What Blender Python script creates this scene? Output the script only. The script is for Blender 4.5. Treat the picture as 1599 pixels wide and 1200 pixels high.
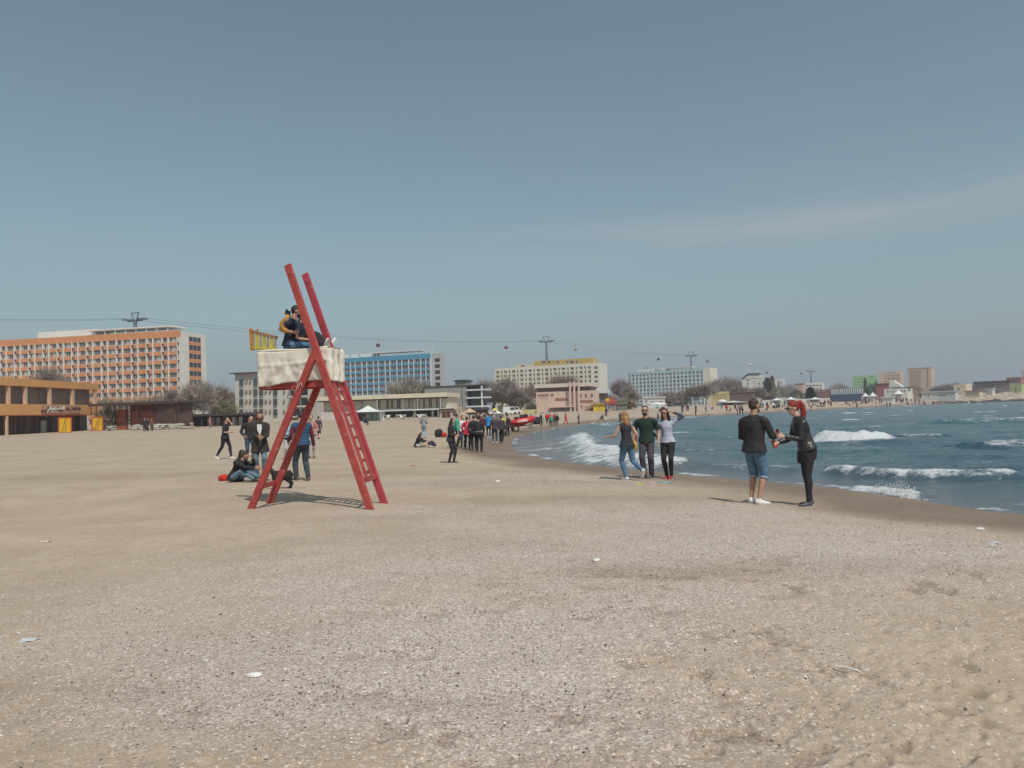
import bpy, math, random
import numpy as np
from mathutils import Vector, Matrix
random.seed(7); RNG = np.random.default_rng(7)
for o in list(bpy.data.objects): bpy.data.objects.remove(o, do_unlink=True)
scene = bpy.context.scene
COL = scene.collection
R_ = math.radians

# ---------------------------------------------------------------- camera
EYE = np.array([0.0, 0.0, 1.62]); FPX = 1243.0; CX, CY = 799.5, 600.0
PITCH = math.atan(43.0/FPX); ROLL = 0.030
_F = np.array([0, math.cos(PITCH), math.sin(PITCH)])
_U0 = np.array([0, -math.sin(PITCH), math.cos(PITCH)]); _R0 = np.array([1.0, 0, 0])
_R = _R0*math.cos(ROLL)-_U0*math.sin(ROLL); _U = _U0*math.cos(ROLL)+_R0*math.sin(ROLL)
cam_d = bpy.data.cameras.new("camera"); cam = bpy.data.objects.new("camera", cam_d); COL.objects.link(cam)
cam_d.sensor_width = 36; cam_d.lens = 36*FPX/1599.0; cam_d.clip_start = 0.05; cam_d.clip_end = 20000
m = Matrix([[_R[0], _U[0], -_F[0], EYE[0]], [_R[1], _U[1], -_F[1], EYE[1]], [_R[2], _U[2], -_F[2], EYE[2]], [0, 0, 0, 1]])
cam.matrix_world = m; scene.camera = cam

# ---------------------------------------------------------------- light
SUN_EL = R_(56); SUN_AZ = math.atan2(0.45, -0.89)      # azimuth from +Y towards +X: to the right and behind the camera
sun_vec = Vector((math.sin(SUN_AZ)*math.cos(SUN_EL), math.cos(SUN_AZ)*math.cos(SUN_EL), math.sin(SUN_EL)))
sd = bpy.data.lights.new("sun", 'SUN'); sd.energy = 3.1; sd.angle = R_(0.5); sd.color = (1.0, 0.94, 0.86)
so = bpy.data.objects.new("sun", sd); COL.objects.link(so)
so.rotation_euler = sun_vec.to_track_quat('Z', 'Y').to_euler()
world = bpy.data.worlds.new("World"); scene.world = world; world.use_nodes = True
wt = world.node_tree; wt.nodes.clear()
def wn(t, **k):
    n = wt.nodes.new(t)
    for a, b in k.items(): setattr(n, a, b)
    return n
w_out = wn('ShaderNodeOutputWorld'); w_bg = wn('ShaderNodeBackground'); w_bg.inputs[1].default_value = 0.084
w_sky = wn('ShaderNodeTexSky', sky_type='NISHITA', sun_disc=False, sun_elevation=SUN_EL, sun_rotation=SUN_AZ,
           air_density=1.0, dust_density=1.55, ozone_density=1.8, altitude=0)
w_tint = wn('ShaderNodeMixRGB', blend_type='MULTIPLY'); w_tint.inputs[0].default_value = 1.0
w_tint.inputs[2].default_value = (0.965, 1.17, 1.08, 1)
w_hsv = wn('ShaderNodeHueSaturation'); w_hsv.inputs['Saturation'].default_value = 0.66
wt.links.new(w_sky.outputs[0], w_hsv.inputs['Color']); wt.links.new(w_hsv.outputs[0], w_tint.inputs[1])
# thin cirrus streak: stretched noise on the sky direction
w_tc = wn('ShaderNodeTexCoord'); w_map = wn('ShaderNodeMapping')
w_map.inputs['Rotation'].default_value = (0, R_(8), 0); w_map.inputs['Scale'].default_value = (1.6, 1.6, 16)
w_noi = wn('ShaderNodeTexNoise'); w_noi.inputs['Scale'].default_value = 2.2; w_noi.inputs['Detail'].default_value = 5
w_noi.inputs['Roughness'].default_value = 0.55
wt.links.new(w_tc.outputs['Generated'], w_map.inputs[0]); wt.links.new(w_map.outputs[0], w_noi.inputs['Vector'])
w_sep = wn('ShaderNodeSeparateXYZ'); wt.links.new(w_tc.outputs['Generated'], w_sep.inputs[0])
def wmath(op, a, b=None, clamp=False):
    n = wn('ShaderNodeMath', operation=op, use_clamp=clamp)
    for i, v in enumerate((a, b)):
        if v is None: continue
        if isinstance(v, (int, float)): n.inputs[i].default_value = v
        else: wt.links.new(v, n.inputs[i])
    return n.outputs[0]
# band centre: elevation rises to the right  (z = .205 + .13*x for a unit direction)
band = wmath('SUBTRACT', w_sep.outputs[2], wmath('ADD', wmath('MULTIPLY', w_sep.outputs[0], 0.036), 0.197))
band = wmath('POWER', 2.718, wmath('MULTIPLY', wmath('MULTIPLY', band, band), -1900.0))
side = wmath('MULTIPLY', wmath('ADD', w_sep.outputs[0], 0.12), 5.0, True)
mr = wmath('MULTIPLY', wmath('SUBTRACT', w_noi.outputs[0], 0.30), 3.2, True)
cfac = wmath('MULTIPLY', wmath('MULTIPLY', wmath('MULTIPLY', band, side), mr), 0.46)
# wide soft veil of the same cirrus
cfac = wmath('ADD', cfac, wmath('MULTIPLY', wmath('MULTIPLY', mr, side), 0.035))
w_mix = wn('ShaderNodeMixRGB'); w_mix.inputs[2].default_value = (5.4, 5.5, 5.7, 1)
# pale haze low over the horizon
w_lo = wn('ShaderNodeMixRGB'); w_lo.inputs[2].default_value = (3.35, 3.9, 4.6, 1)
lo_ = wmath('SUBTRACT', 1.0, wmath('MULTIPLY', wmath('MAXIMUM', w_sep.outputs[2], 0.0), 3.6), True)
wt.links.new(wmath('MULTIPLY', wmath('POWER', lo_, 1.4), 0.72), w_lo.inputs[0]); wt.links.new(w_tint.outputs[0], w_lo.inputs[1])
wt.links.new(cfac, w_mix.inputs[0]); wt.links.new(w_lo.outputs[0], w_mix.inputs[1])
wt.links.new(w_mix.outputs[0], w_bg.inputs[0]); wt.links.new(w_bg.outputs[0], w_out.inputs[0])
scene.view_settings.view_transform = 'Standard'; scene.view_settings.look = 'None'
scene.view_settings.exposure = 0.0; scene.view_settings.gamma = 1.0
scene.cycles.use_denoising = True; scene.cycles.max_bounces = 5; scene.cycles.transparent_max_bounces = 6
scene.cycles.volume_bounces = 0; scene.cycles.caustics_reflective = False; scene.cycles.caustics_refractive = False

# ---------------------------------------------------------------- helpers
def ray(px, py):
    d = _F*FPX+_R*(px-CX)-_U*(py-CY); return d
def at_y(px, py, Y):
    d = ray(px, py); return EYE+d*(Y/d[1])
def on_z(px, py, z):
    d = ray(px, py); t = (z-EYE[2])/d[2]; return EYE+d*t
def hor(px): return 643.0-0.030*(px-800)
def project(p):
    v = np.asarray(p, float)-EYE; z = v@_F; return CX+FPX*(v@_R)/z, CY-FPX*(v@_U)/z

_perm = np.random.default_rng(3).integers(0, 1 << 30, 4096)
def _h(ix, iy, seed):
    v = (_perm[(ix+seed*131) & 4095]+_perm[(iy*7+seed*17) & 4095]*3) & 4095
    return _perm[v]/float(1 << 30)
def vnoise(x, y, seed=0):
    x = np.asarray(x, float); y = np.asarray(y, float)
    ix = np.floor(x).astype(np.int64); iy = np.floor(y).astype(np.int64)
    fx = x-ix; fy = y-iy; fx = fx*fx*(3-2*fx); fy = fy*fy*(3-2*fy)
    a = _h(ix, iy, seed); b = _h(ix+1, iy, seed); c = _h(ix, iy+1, seed); d = _h(ix+1, iy+1, seed)
    return (a*(1-fx)+b*fx)*(1-fy)+(c*(1-fx)+d*fx)*fy
def fbm(x, y, oct=4, seed=0):
    s = 0; a = .5; t = 0
    for i in range(oct):
        s = s+a*vnoise(x*2**i+i*17.3, y*2**i+i*9.1, seed+i); t += a; a *= .5
    return s/t
def sstep(x, a, b):
    t = np.clip((x-a)/(b-a), 0, 1); return t*t*(3-2*t)

def mesh_obj(name, V, Fc, mats=(), parent=None, matidx=None, smooth=False):
    me = bpy.data.meshes.new(name)
    me.from_pydata([tuple(map(float, v)) for v in V], [], [tuple(f) for f in Fc])
    for mt in (mats if isinstance(mats, (list, tuple)) else [mats]): me.materials.append(mt)
    if matidx is not None: me.polygons.foreach_set('material_index', matidx)
    if smooth: me.polygons.foreach_set('use_smooth', [True]*len(me.polygons))
    me.update()
    o = bpy.data.objects.new(name, me); COL.objects.link(o)
    if parent is not None: o.parent = parent
    return o
def empty(name, loc=(0, 0, 0), rz=0):
    o = bpy.data.objects.new(name, None); COL.objects.link(o); o.location = tuple(map(float, loc)); o.rotation_euler = (0, 0, rz)
    o.empty_display_size = .2
    return o
def tag(o, label=None, cat=None, group=None, kind=None):
    if label: o['label'] = label
    if cat: o['category'] = cat
    if group: o['group'] = group
    if kind: o['kind'] = kind
    return o

class MB:
    """collects closed shapes into one mesh"""
    def __init__(s): s.V = []; s.F = []; s.M = []
    def add(s, V, F, m=0):
        n = len(s.V); s.V.extend(V); s.F.extend([tuple(i+n for i in f) for f in F]); s.M.extend([m]*len(F)); return s
    def box(s, c, size, m=0, ax=None):
        """c centre, size full extents, ax optional 3 axis vectors"""
        c = np.asarray(c, float); h = np.asarray(size, float)/2
        A = np.eye(3) if ax is None else np.asarray(ax, float)
        V = [c+A[0]*h[0]*i+A[1]*h[1]*j+A[2]*h[2]*k for i in (-1, 1) for j in (-1, 1) for k in (-1, 1)]
        F = [(0, 1, 3, 2), (4, 6, 7, 5), (0, 4, 5, 1), (2, 3, 7, 6), (0, 2, 6, 4), (1, 5, 7, 3)]
        return s.add(V, F, m)
    def bar(s, a, b, w, d, m=0, up=(0, 0, 1)):
        a = np.asarray(a, float); b = np.asarray(b, float); z = b-a; L = np.linalg.norm(z); z = z/L
        x = np.cross(np.asarray(up, float), z)
        if np.linalg.norm(x) < 1e-5: x = np.cross((0, 1, 0), z)
        x /= np.linalg.norm(x); y = np.cross(z, x)
        return s.box((a+b)/2, (w, d, L), m, (x, y, z))
    def tube(s, pts, rad, n=8, m=0, ell=None):
        """pts list of points, rad list/scalar; ell=(axis, factor) flattens along axis"""
        P = [np.asarray(p, float) for p in pts]; k = len(P)
        rad = [rad]*k if np.isscalar(rad) else list(rad)
        V = []; F = []; x = None
        for i in range(k):
            t = P[min(i+1, k-1)]-P[max(i-1, 0)]; t = t/(np.linalg.norm(t)+1e-12)
            if x is None:
                x = np.cross(t, (0, 0, 1.0)); 
                if np.linalg.norm(x) < .2: x = np.cross(t, (0, 1.0, 0))
            x = x-t*(x@t); x = x/np.linalg.norm(x); y = np.cross(t, x)
            for j in range(n):
                a = 2*math.pi*j/n; o = (x*math.cos(a)+y*math.sin(a))*rad[i]
                if ell is not None: o = o+np.asarray(ell[0])*(o@np.asarray(ell[0]))*(ell[1]-1)
                V.append(P[i]+o)
        for i in range(k-1):
            for j in range(n):
                F.append((i*n+j, i*n+(j+1) % n, (i+1)*n+(j+1) % n, (i+1)*n+j))
        F.append(tuple(range(n-1, -1, -1))); F.append(tuple((k-1)*n+j for j in range(n)))
        return s.add(V, F, m)
    def rings(s, R, m=0):
        """R: list of rings (centre, axis a*ra, axis b*rb) -> closed loft"""
        n = 14; V = []; F = []
        for c, a, b in R:
            c = np.asarray(c, float); a = np.asarray(a, float); b = np.asarray(b, float)
            V += [c+a*math.cos(2*math.pi*j/n)+b*math.sin(2*math.pi*j/n) for j in range(n)]
        k = len(R)
        for i in range(k-1):
            for j in range(n): F.append((i*n+j, i*n+(j+1) % n, (i+1)*n+(j+1) % n, (i+1)*n+j))
        F.append(tuple(range(n-1, -1, -1))); F.append(tuple((k-1)*n+j for j in range(n)))
        return s.add(V, F, m)
    def ball(s, c, r, m=0, n=8):
        c = np.asarray(c, float); r = np.asarray([r]*3 if np.isscalar(r) else r, float)
        V = [c+np.array([0, 0, -r[2]])]; F = []; nl = n//2+1
        for i in range(1, nl):
            th = math.pi*i/nl
            for j in range(n):
                a = 2*math.pi*j/n; V.append(c+r*np.array([math.sin(th)*math.cos(a), math.sin(th)*math.sin(a), -math.cos(th)]))
        V.append(c+np.array([0, 0, r[2]])); L = len(V)-1
        for j in range(n): F.append((0, 1+(j+1) % n, 1+j))
        for i in range(nl-2):
            for j in range(n):
                a = 1+i*n; b = a+n; F.append((a+j, a+(j+1) % n, b+(j+1) % n, b+j))
        a = 1+(nl-2)*n
        for j in range(n): F.append((a+j, a+(j+1) % n, L))
        return s.add(V, F, m)
    def prism(s, poly, off, m=0):
        """poly: list of 3D points, extruded by vector off"""
        off = np.asarray(off, float); P = [np.asarray(p, float) for p in poly]; n = len(P)
        V = P+[p+off for p in P]
        F = [tuple(range(n-1, -1, -1)), tuple(range(n, 2*n))]+[(i, (i+1) % n, n+(i+1) % n, n+i) for i in range(n)]
        return s.add(V, F, m)
    def obj(s, name, mats, parent=None, smooth=False, bevel=0):
        o = mesh_obj(name, s.V, s.F, mats, parent, s.M, smooth)
        if bevel:
            b = o.modifiers.new('bevel', 'BEVEL'); b.width = bevel; b.segments = 2; b.limit_method = 'ANGLE'
        return o

_mats = {}
def mat(name, col, rough=.8, var=.12, vs=3.0, bump=0.0, bs=20.0, metal=0.0, spec=.5, col2=None, streak=False, emit=None):
    """procedural material: base colour broken up by noise, optional second colour and bump"""
    if name in _mats: return _mats[name]
    M = bpy.data.materials.new(name); M.use_nodes = True; nt = M.node_tree; N = nt.nodes; L = nt.links
    b = N['Principled BSDF']; b.inputs['Roughness'].default_value = rough; b.inputs['Metallic'].default_value = metal
    b.inputs['Specular IOR Level'].default_value = spec
    tc = N.new('ShaderNodeTexCoord'); mp = N.new('ShaderNodeMapping'); L.new(tc.outputs['Object'], mp.inputs[0])
    if streak: mp.inputs['Scale'].default_value = (1, 1, .12)
    n1 = N.new('ShaderNodeTexNoise'); n1.inputs['Scale'].default_value = vs; n1.inputs['Detail'].default_value = 5
    n1.inputs['Roughness'].default_value = .62
    L.new(mp.outputs[0], n1.inputs['Vector'])
    rmp = N.new('ShaderNodeMapRange'); rmp.inputs[1].default_value = .3; rmp.inputs[2].default_value = .7
    L.new(n1.outputs[0], rmp.inputs[0])
    mx = N.new('ShaderNodeMixRGB'); L.new(rmp.outputs[0], mx.inputs[0])
    c = np.array(col[:3]); c2 = np.array(col2[:3]) if col2 is not None else c*(1-var)
    c1 = c if col2 is not None else np.clip(c*(1+var), 0, 1)
    mx.inputs[1].default_value = (*c2, 1); mx.inputs[2].default_value = (*c1, 1)
    L.new(mx.outputs[0], b.inputs['Base Color'])
    if bump:
        n2 = N.new('ShaderNodeTexNoise'); n2.inputs['Scale'].default_value = bs; n2.inputs['Detail'].default_value = 4
        L.new(tc.outputs['Object'], n2.inputs['Vector'])
        bp = N.new('ShaderNodeBump'); bp.inputs['Strength'].default_value = bump; bp.inputs['Distance'].default_value = .02
        L.new(n2.outputs[0], bp.inputs['Height']); L.new(bp.outputs[0], b.inputs['Normal'])
    _mats[name] = M; return M

# ---------------------------------------------------------------- terrain
SEA_Z = -0.45
_shpx = [(1599, 805), (1500, 793), (1435, 781), (1325, 765), (1250, 757), (1180, 752), (1130, 746), (1060, 741), (1000, 733), (940, 728),
         (888, 722), (845, 717), (815, 709), (800, 701), (797, 690), (808, 681), (845, 673), (881, 667), (925, 661.5), (960, 657.5),
         (1060, 651.5), (1200, 645), (1300, 639.5), (1400, 634), (1500, 629.5), (1599, 627)]
SHORE = [on_z(a, b, SEA_Z)[:2] for a, b in _shpx]
SHORE = [(24.0, -22.0), (15.0, 2.0), (11.3, 9.5)]+[tuple(p) for p in SHORE]+[(330, 420), (900, 640), (4000, 1500)]
# Chaikin smoothing
for _ in range(2):
    q = [SHORE[0]]
    for a, b in zip(SHORE[:-1], SHORE[1:]):
        a = np.array(a); b = np.array(b); q += [tuple(a*.75+b*.25), tuple(a*.25+b*.75)]
    q.append(SHORE[-1]); SHORE = q
_SA = np.array(SHORE[:-1]); _SB = np.array(SHORE[1:])
_poly = np.array(SHORE+[(6000, 1500), (6000, -3000), (60, -3000)])
def polydist(x, y, A, B):
    x = np.asarray(x, float); y = np.asarray(y, float)
    best = np.full(x.shape, 1e9)
    for a, b in zip(A, B):
        d = b-a; L2 = d@d+1e-12
        t = np.clip(((x-a[0])*d[0]+(y-a[1])*d[1])/L2, 0, 1)
        best = np.minimum(best, (x-a[0]-t*d[0])**2+(y-a[1]-t*d[1])**2)
    return np.sqrt(best)
def inpoly(x, y, P):
    c = np.zeros(np.shape(x), bool); n = len(P)
    for i in range(n):
        a = P[i]; b = P[(i+1) % n]
        if a[1] == b[1]: continue
        cond = ((a[1] > y) != (b[1] > y)) & (x < (b[0]-a[0])*(y-a[1])/(b[1]-a[1])+a[0])
        c ^= cond
    return c
def shore_s(x, y):
    d = polydist(x, y, _SA, _SB); return np.where(inpoly(x, y, _poly), -d, d)
def terr(x, y, s=None, micro=False):
    x = np.asarray(x, float); y = np.asarray(y, float)
    if s is None: s = shore_s(x, y)
    z = np.interp(s, [-60, -20, -4, 0, 2, 5, 10, 20, 45, 90], [-4, -1.6, -.8, -.45, -.31, -.17, -.09, 0.0, .06, .10])
    rise = np.interp(y, [80, 130, 200, 300, 600, 1500], [0, .3, .9, 1.5, 2.0, 2.2])
    z = z+rise*np.clip(s/25, 0, 1)
    w = np.clip(s/3, 0, 1)
    z = z+(fbm(x*.22, y*.22, 3, 5)-.5)*.14*w+(fbm(x*1.1, y*1.1, 3, 9)-.5)*.05*np.clip(s/2, 0, 1)*np.clip(1.5-y/60, 0.1, 1)
    return z
def hit(px, py):
    d = ray(px, py); d = d/d[1]
    ts = np.concatenate([np.linspace(2, 60, 600), np.geomspace(60.1, 900, 500)])
    P = EYE[None, :]+d[None, :]*ts[:, None]
    h = P[:, 2]-terr(P[:, 0], P[:, 1]); i = int(np.argmax(h < 0))
    if h[i] >= 0: i = len(ts)-1
    if i == 0: i = 1
    t0, t1 = ts[i-1], ts[i]; a, b = h[i-1], h[i]; t = t0+(t1-t0)*a/(a-b+1e-9)
    p = EYE+d*t; p[2] = terr(p[0:1], p[1:2])[0]
    return p
def foot(px, Y):
    """ground point under pixel column px at distance Y"""
    p = at_y(px, hor(px), Y); p[2] = terr(np.array([p[0]]), np.array([Y]))[0]; return p

def attr(me, name, arr):
    a = me.attributes.new(name, 'FLOAT', 'POINT'); a.data.foreach_set('value', np.ascontiguousarray(arr, dtype=np.float32))
def grid_mesh(name, X, Y, Z, mask=None):
    n, k = X.shape; me = bpy.data.meshes.new(name)
    co = np.stack([X, Y, Z], -1).reshape(-1, 3).astype(np.float32)
    i = np.arange(n-1)[:, None]; j = np.arange(k-1)[None, :]
    q = np.stack([i*k+j, i*k+j+1, (i+1)*k+j+1, (i+1)*k+j], -1).reshape(-1, 4)
    if mask is not None:
        mk = mask.reshape(-1); q = q[mk[q].any(1)]
    me.vertices.add(len(co)); me.vertices.foreach_set('co', co.ravel())
    me.loops.add(q.size); me.loops.foreach_set('vertex_index', q.ravel().astype(np.int32))
    me.polygons.add(len(q)); me.polygons.foreach_set('loop_start', (np.arange(len(q))*4).astype(np.int32))
    me.polygons.foreach_set('use_smooth', np.ones(len(q), bool))
    me.update(calc_edges=True); me.validate()
    return me

def ell_px(x, y, cx, cy, rx, ry):
    """soft blob on the ground centred under a photo point, sizes in metres"""
    p = on_z(cx, cy, 0.0); return np.exp(-(((x-p[0])/rx)**2+((y-p[1])/ry)**2))

def build_ground():
    az = np.concatenate([np.arange(-math.pi, -.68, .04), np.arange(-.68, .68, .0019), np.arange(.68, math.pi+.04, .04)])
    rs = [0.15]; 
    while rs[-1] < 3.0: rs.append(rs[-1]*1.12)
    while rs[-1] < 110: rs.append(rs[-1]+max(.012, rs[-1]**2/1290*.85))
    while rs[-1] < 1500: rs.append(rs[-1]*1.045)
    rs = np.array(rs); A, Rr = np.meshgrid(az, rs)
    X = Rr*np.sin(A); Y = Rr*np.cos(A); s = shore_s(X, Y)
    Z = terr(X, Y, s)
    near = np.clip(1.6-Rr/22, 0, 1)*np.clip(s-.3, 0, 1)
    # trodden, lumpy sand and scattered footprints to the right of the camera
    tread = np.clip(ell_px(X, Y, 1450, 1000, 3.2, 3.4)*1.6+ell_px(X, Y, 1000, 1150, 2.2, 1.0)*.7+.12, 0, 1)*(fbm(X*.8, Y*.8, 2, 77) > .3)
    n1 = fbm(X*5.5, Y*5.5, 3, 21); n2 = fbm(X*16, Y*16, 2, 23)
    pits = np.clip(fbm(X*4.2+3, Y*4.2, 3, 41)-.60, 0, 1)*3.2
    Z = Z+near*((n1-.5)*.013+(n2-.5)*.006-np.minimum(pits, .5)*.045*(0.15+tread))
    # individual heel marks
    g = np.random.default_rng(5); cnt = 0
    for _ in range(800):
        px = g.uniform(850, 1650) if g.random() < .75 else g.uniform(-60, 850); py = g.uniform(860, 1230)
        p = on_z(px, py, 0); ang = g.uniform(0, 3.14); L = g.uniform(.022, .085)*(1 if px > 850 else .7); W = L*g.uniform(.35, .65); dep = min(g.uniform(.008, .025), W*.6)
        sl = (np.abs(Rr[:, 0]-math.hypot(p[0], p[1])) < .35); r0 = np.where(sl)[0]
        if len(r0) == 0: continue
        c0 = np.searchsorted(az, math.atan2(p[0], p[1])); w = 60
        ss = np.s_[r0[0]:r0[-1]+1, max(0, c0-w):c0+w]
        dx = X[ss]-p[0]; dy = Y[ss]-p[1]; u = dx*math.cos(ang)+dy*math.sin(ang); v = -dx*math.sin(ang)+dy*math.cos(ang)
        q = (u/L)**2+(v/W)**2
        Z[ss] += -dep*np.exp(-q)+dep*.22*np.exp(-((np.sqrt(q)-1.7)/.5)**2)
    me = grid_mesh("beach_sand", X, Y, Z)
    big = fbm(X*.35, Y*.35, 4, 61)
    shell = (ell_px(X, Y, 760, 960, 2.6, 1.9)*1.2+ell_px(X, Y, 900, 850, 3.5, 2.0)*.9+ell_px(X, Y, 690, 1060, 1.5, .55)*.9+ell_px(X, Y, 500, 1000, 2.0, 1.2)*.45
             + ell_px(X, Y, 1140, 790, 2.6, 1.7)*.75+ell_px(X, Y, 1330, 830, 2.6, 1.3)*.9+ell_px(X, Y, 1500, 850, 2.2, 1.0)*.9+ell_px(X, Y, 780, 790, 3.4, 1.5)*.6
             + ell_px(X, Y, 860, 740, 3.6, 2.5)*.8+ell_px(X, Y, 1560, 890, 1.6, .8)*.6+ell_px(X, Y, 250, 900, 3.4, 2.2)*.28+ell_px(X, Y, 900, 1130, 1.6, .4)*.3)
    shell = np.clip(shell*.72*(.30+1.5*(fbm(X*1.1, Y*1.5, 4, 31)-.18)), 0, 1)
    wet = sstep(-s+(fbm(X*.5, Y*.5, 3, 91)-.5)*1.6, -4.2, -2.0)
    damp = (ell_px(X, Y, 950, 768, 3.2, .9)*.8+ell_px(X, Y, 830, 745, 3.5, 1.2)*.6+ell_px(X, Y, 1300, 870, 3.0, .5)*.6+ell_px(X, Y, 1060, 880, 1.4, .35)*.5
            + ell_px(X, Y, 640, 800, 2.0, .35)*.35+ell_px(X, Y, 700, 1075, .8, .18)*.7+ell_px(X, Y, 40, 745, 9, 1.3)*.45+ell_px(X, Y, 80, 1065, .9, .3)*.4)
    damp = np.clip(damp*(.4+1.3*fbm(X*1.3, Y*1.3, 3, 12))+np.clip(big-.58, 0, 1)*1.2+np.clip(fbm(X*.06, Y*.25, 3, 44)-.55, 0, 1)*1.8*(Rr > 18), 0, 1)*np.clip(s, 0, 1)
    attr(me, 'shell', shell.ravel()); attr(me, 'wet', wet.ravel()); attr(me, 'damp', damp.ravel())
    attr(me, 'trod', (np.clip(pits, 0, .5)*2*tread*near).ravel())
    M = bpy.data.materials.new("sand"); M.use_nodes = True; nt = M.node_tree; N = nt.nodes; L = nt.links; b = N['Principled BSDF']
    tc = N.new('ShaderNodeTexCoord')
    def at(n): a = N.new('ShaderNodeAttribute'); a.attribute_name = n; return a.outputs['Fac']
    def noise(sc, det=5, ro=.6):
        n = N.new('ShaderNodeTexNoise'); n.inputs['Scale'].default_value = sc; n.inputs['Detail'].default_value = det; n.inputs['Roughness'].default_value = ro
        L.new(tc.outputs['Object'], n.inputs['Vector']); return n.outputs[0]
    def mth(op, a, b_=None, cl=False):
        n = N.new('ShaderNodeMath'); n.operation = op; n.use_clamp = cl
        for i, v in enumerate((a, b_)):
            if v is None: continue
            if isinstance(v, (int, float)): n.inputs[i].default_value = v
            else: L.new(v, n.inputs[i])
        return n.outputs[0]
    def mix(f, c1, c2, bt='MIX'):
        n = N.new('ShaderNodeMixRGB'); n.blend_type = bt
        for i, v in ((0, f), (1, c1), (2, c2)):
            if isinstance(v, (int, float)): n.inputs[i].default_value = v
            elif isinstance(v, tuple): n.inputs[i].default_value = (*v, 1)
            else: L.new(v, n.inputs[i])
        return n.outputs[0]
    def rng(v, a, b_, c=0.0, d=1.0):
        n = N.new('ShaderNodeMapRange'); n.inputs[1].default_value = a; n.inputs[2].default_value = b_; n.inputs[3].default_value = c; n.inputs[4].default_value = d
        L.new(v, n.inputs[0]); return n.outputs[0]
    base = mix(rng(noise(.55, 6), .35, .65), SAND_A, SAND_B)
    base = mix(rng(noise(7, 5, .7), .35, .7), base, mix(1.0, base, (.86, .85, .83), 'MULTIPLY'))
    gr = noise(170, 3, .8); base = mix(rng(gr, .32, .68), mix(1.0, base, (.70, .68, .66), 'MULTIPLY'), mix(1.0, base, (1.16, 1.16, 1.16), 'MULTIPLY'))
    # shell grit: two scales of cells, each cell with its own shade
    vals = []
    for sc, th in ((75, .0), (34, .0)):
        v = N.new('ShaderNodeTexVoronoi'); v.inputs['Scale'].default_value = sc; L.new(tc.outputs['Object'], v.inputs['Vector'])
        sp = N.new('ShaderNodeSeparateColor'); L.new(v.outputs['Color'], sp.inputs[0]); vals.append((sp, v))
    sh = at('shell')
    dens = mth('ADD', mth('MULTIPLY', sh, 1.1), .035)
    grit = N.new('ShaderNodeValToRGB'); e = grit.color_ramp; e.elements[0].position = 0; e.elements[0].color = (.20, .155, .135, 1)
    e.elements[1].position = 1; e.elements[1].color = (.75, .70, .64, 1)
    for p, c in ((.18, (.28, .215, .19, 1)), (.4, (.42, .34, .30, 1)), (.62, (.54, .45, .41, 1)), (.8, (.60, .52, .46, 1))):
        q = e.elements.new(p); q.color = c
    L.new(vals[0][0].outputs[0], grit.inputs[0])
    isg = mth('LESS_THAN', vals[0][0].outputs[1], dens)
    base = mix(mth('MULTIPLY', isg, .85), base, grit.outputs[0])
    grit2 = N.new('ShaderNodeValToRGB'); e = grit2.color_ramp; e.elements[0].color = (.22, .165, .145, 1); e.elements[1].color = (.76, .70, .64, 1)
    q = e.elements.new(.5); q.color = (.40, .32, .29, 1)
    L.new(vals[1][0].outputs[0], grit2.inputs[0])
    isg2 = mth('MULTIPLY', mth('LESS_THAN', vals[1][0].outputs[1], mth('MULTIPLY', dens, .45)), mth('LESS_THAN', vals[1][1].outputs['Distance'], .33))
    base = mix(isg2, base, grit2.outputs[0])
    base = mix(mth('MULTIPLY', sh, .30), base, (.50, .42, .39))
    base = mix(mth('MULTIPLY', at('damp'), .55), base, mix(1.0, base, (.60, .56, .51), 'MULTIPLY'))
    base = mix(mth('MULTIPLY', at('trod'), .55), base, mix(1.0, base, (.55, .5, .45), 'MULTIPLY'))
    base = mix(at('wet'), base, mix(1.0, base, (.54, .47, .42), 'MULTIPLY'))
    L.new(base, b.inputs['Base Color'])
    L.new(rng(at('wet'), 0, 1, .95, .5), b.inputs['Roughness']); b.inputs['Specular IOR Level'].default_value = .35
    hgt = mth('ADD', mth('MULTIPLY', noise(22, 5, .7), .6), mth('ADD', mth('MULTIPLY', gr, .25), mth('MULTIPLY', isg2, .3)))
    bp = N.new('ShaderNodeBump'); bp.inputs['Strength'].default_value = .6; bp.inputs['Distance'].default_value = .014
    L.new(hgt, bp.inputs['Height']); L.new(bp.outputs[0], b.inputs['Normal'])
    me.materials.append(M); o = bpy.data.objects.new("beach_sand", me); COL.objects.link(o)
    tag(o, kind='structure')
SAND_A = (.435, .342, .258); SAND_B = (.520, .416, .322)
build_ground()

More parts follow.
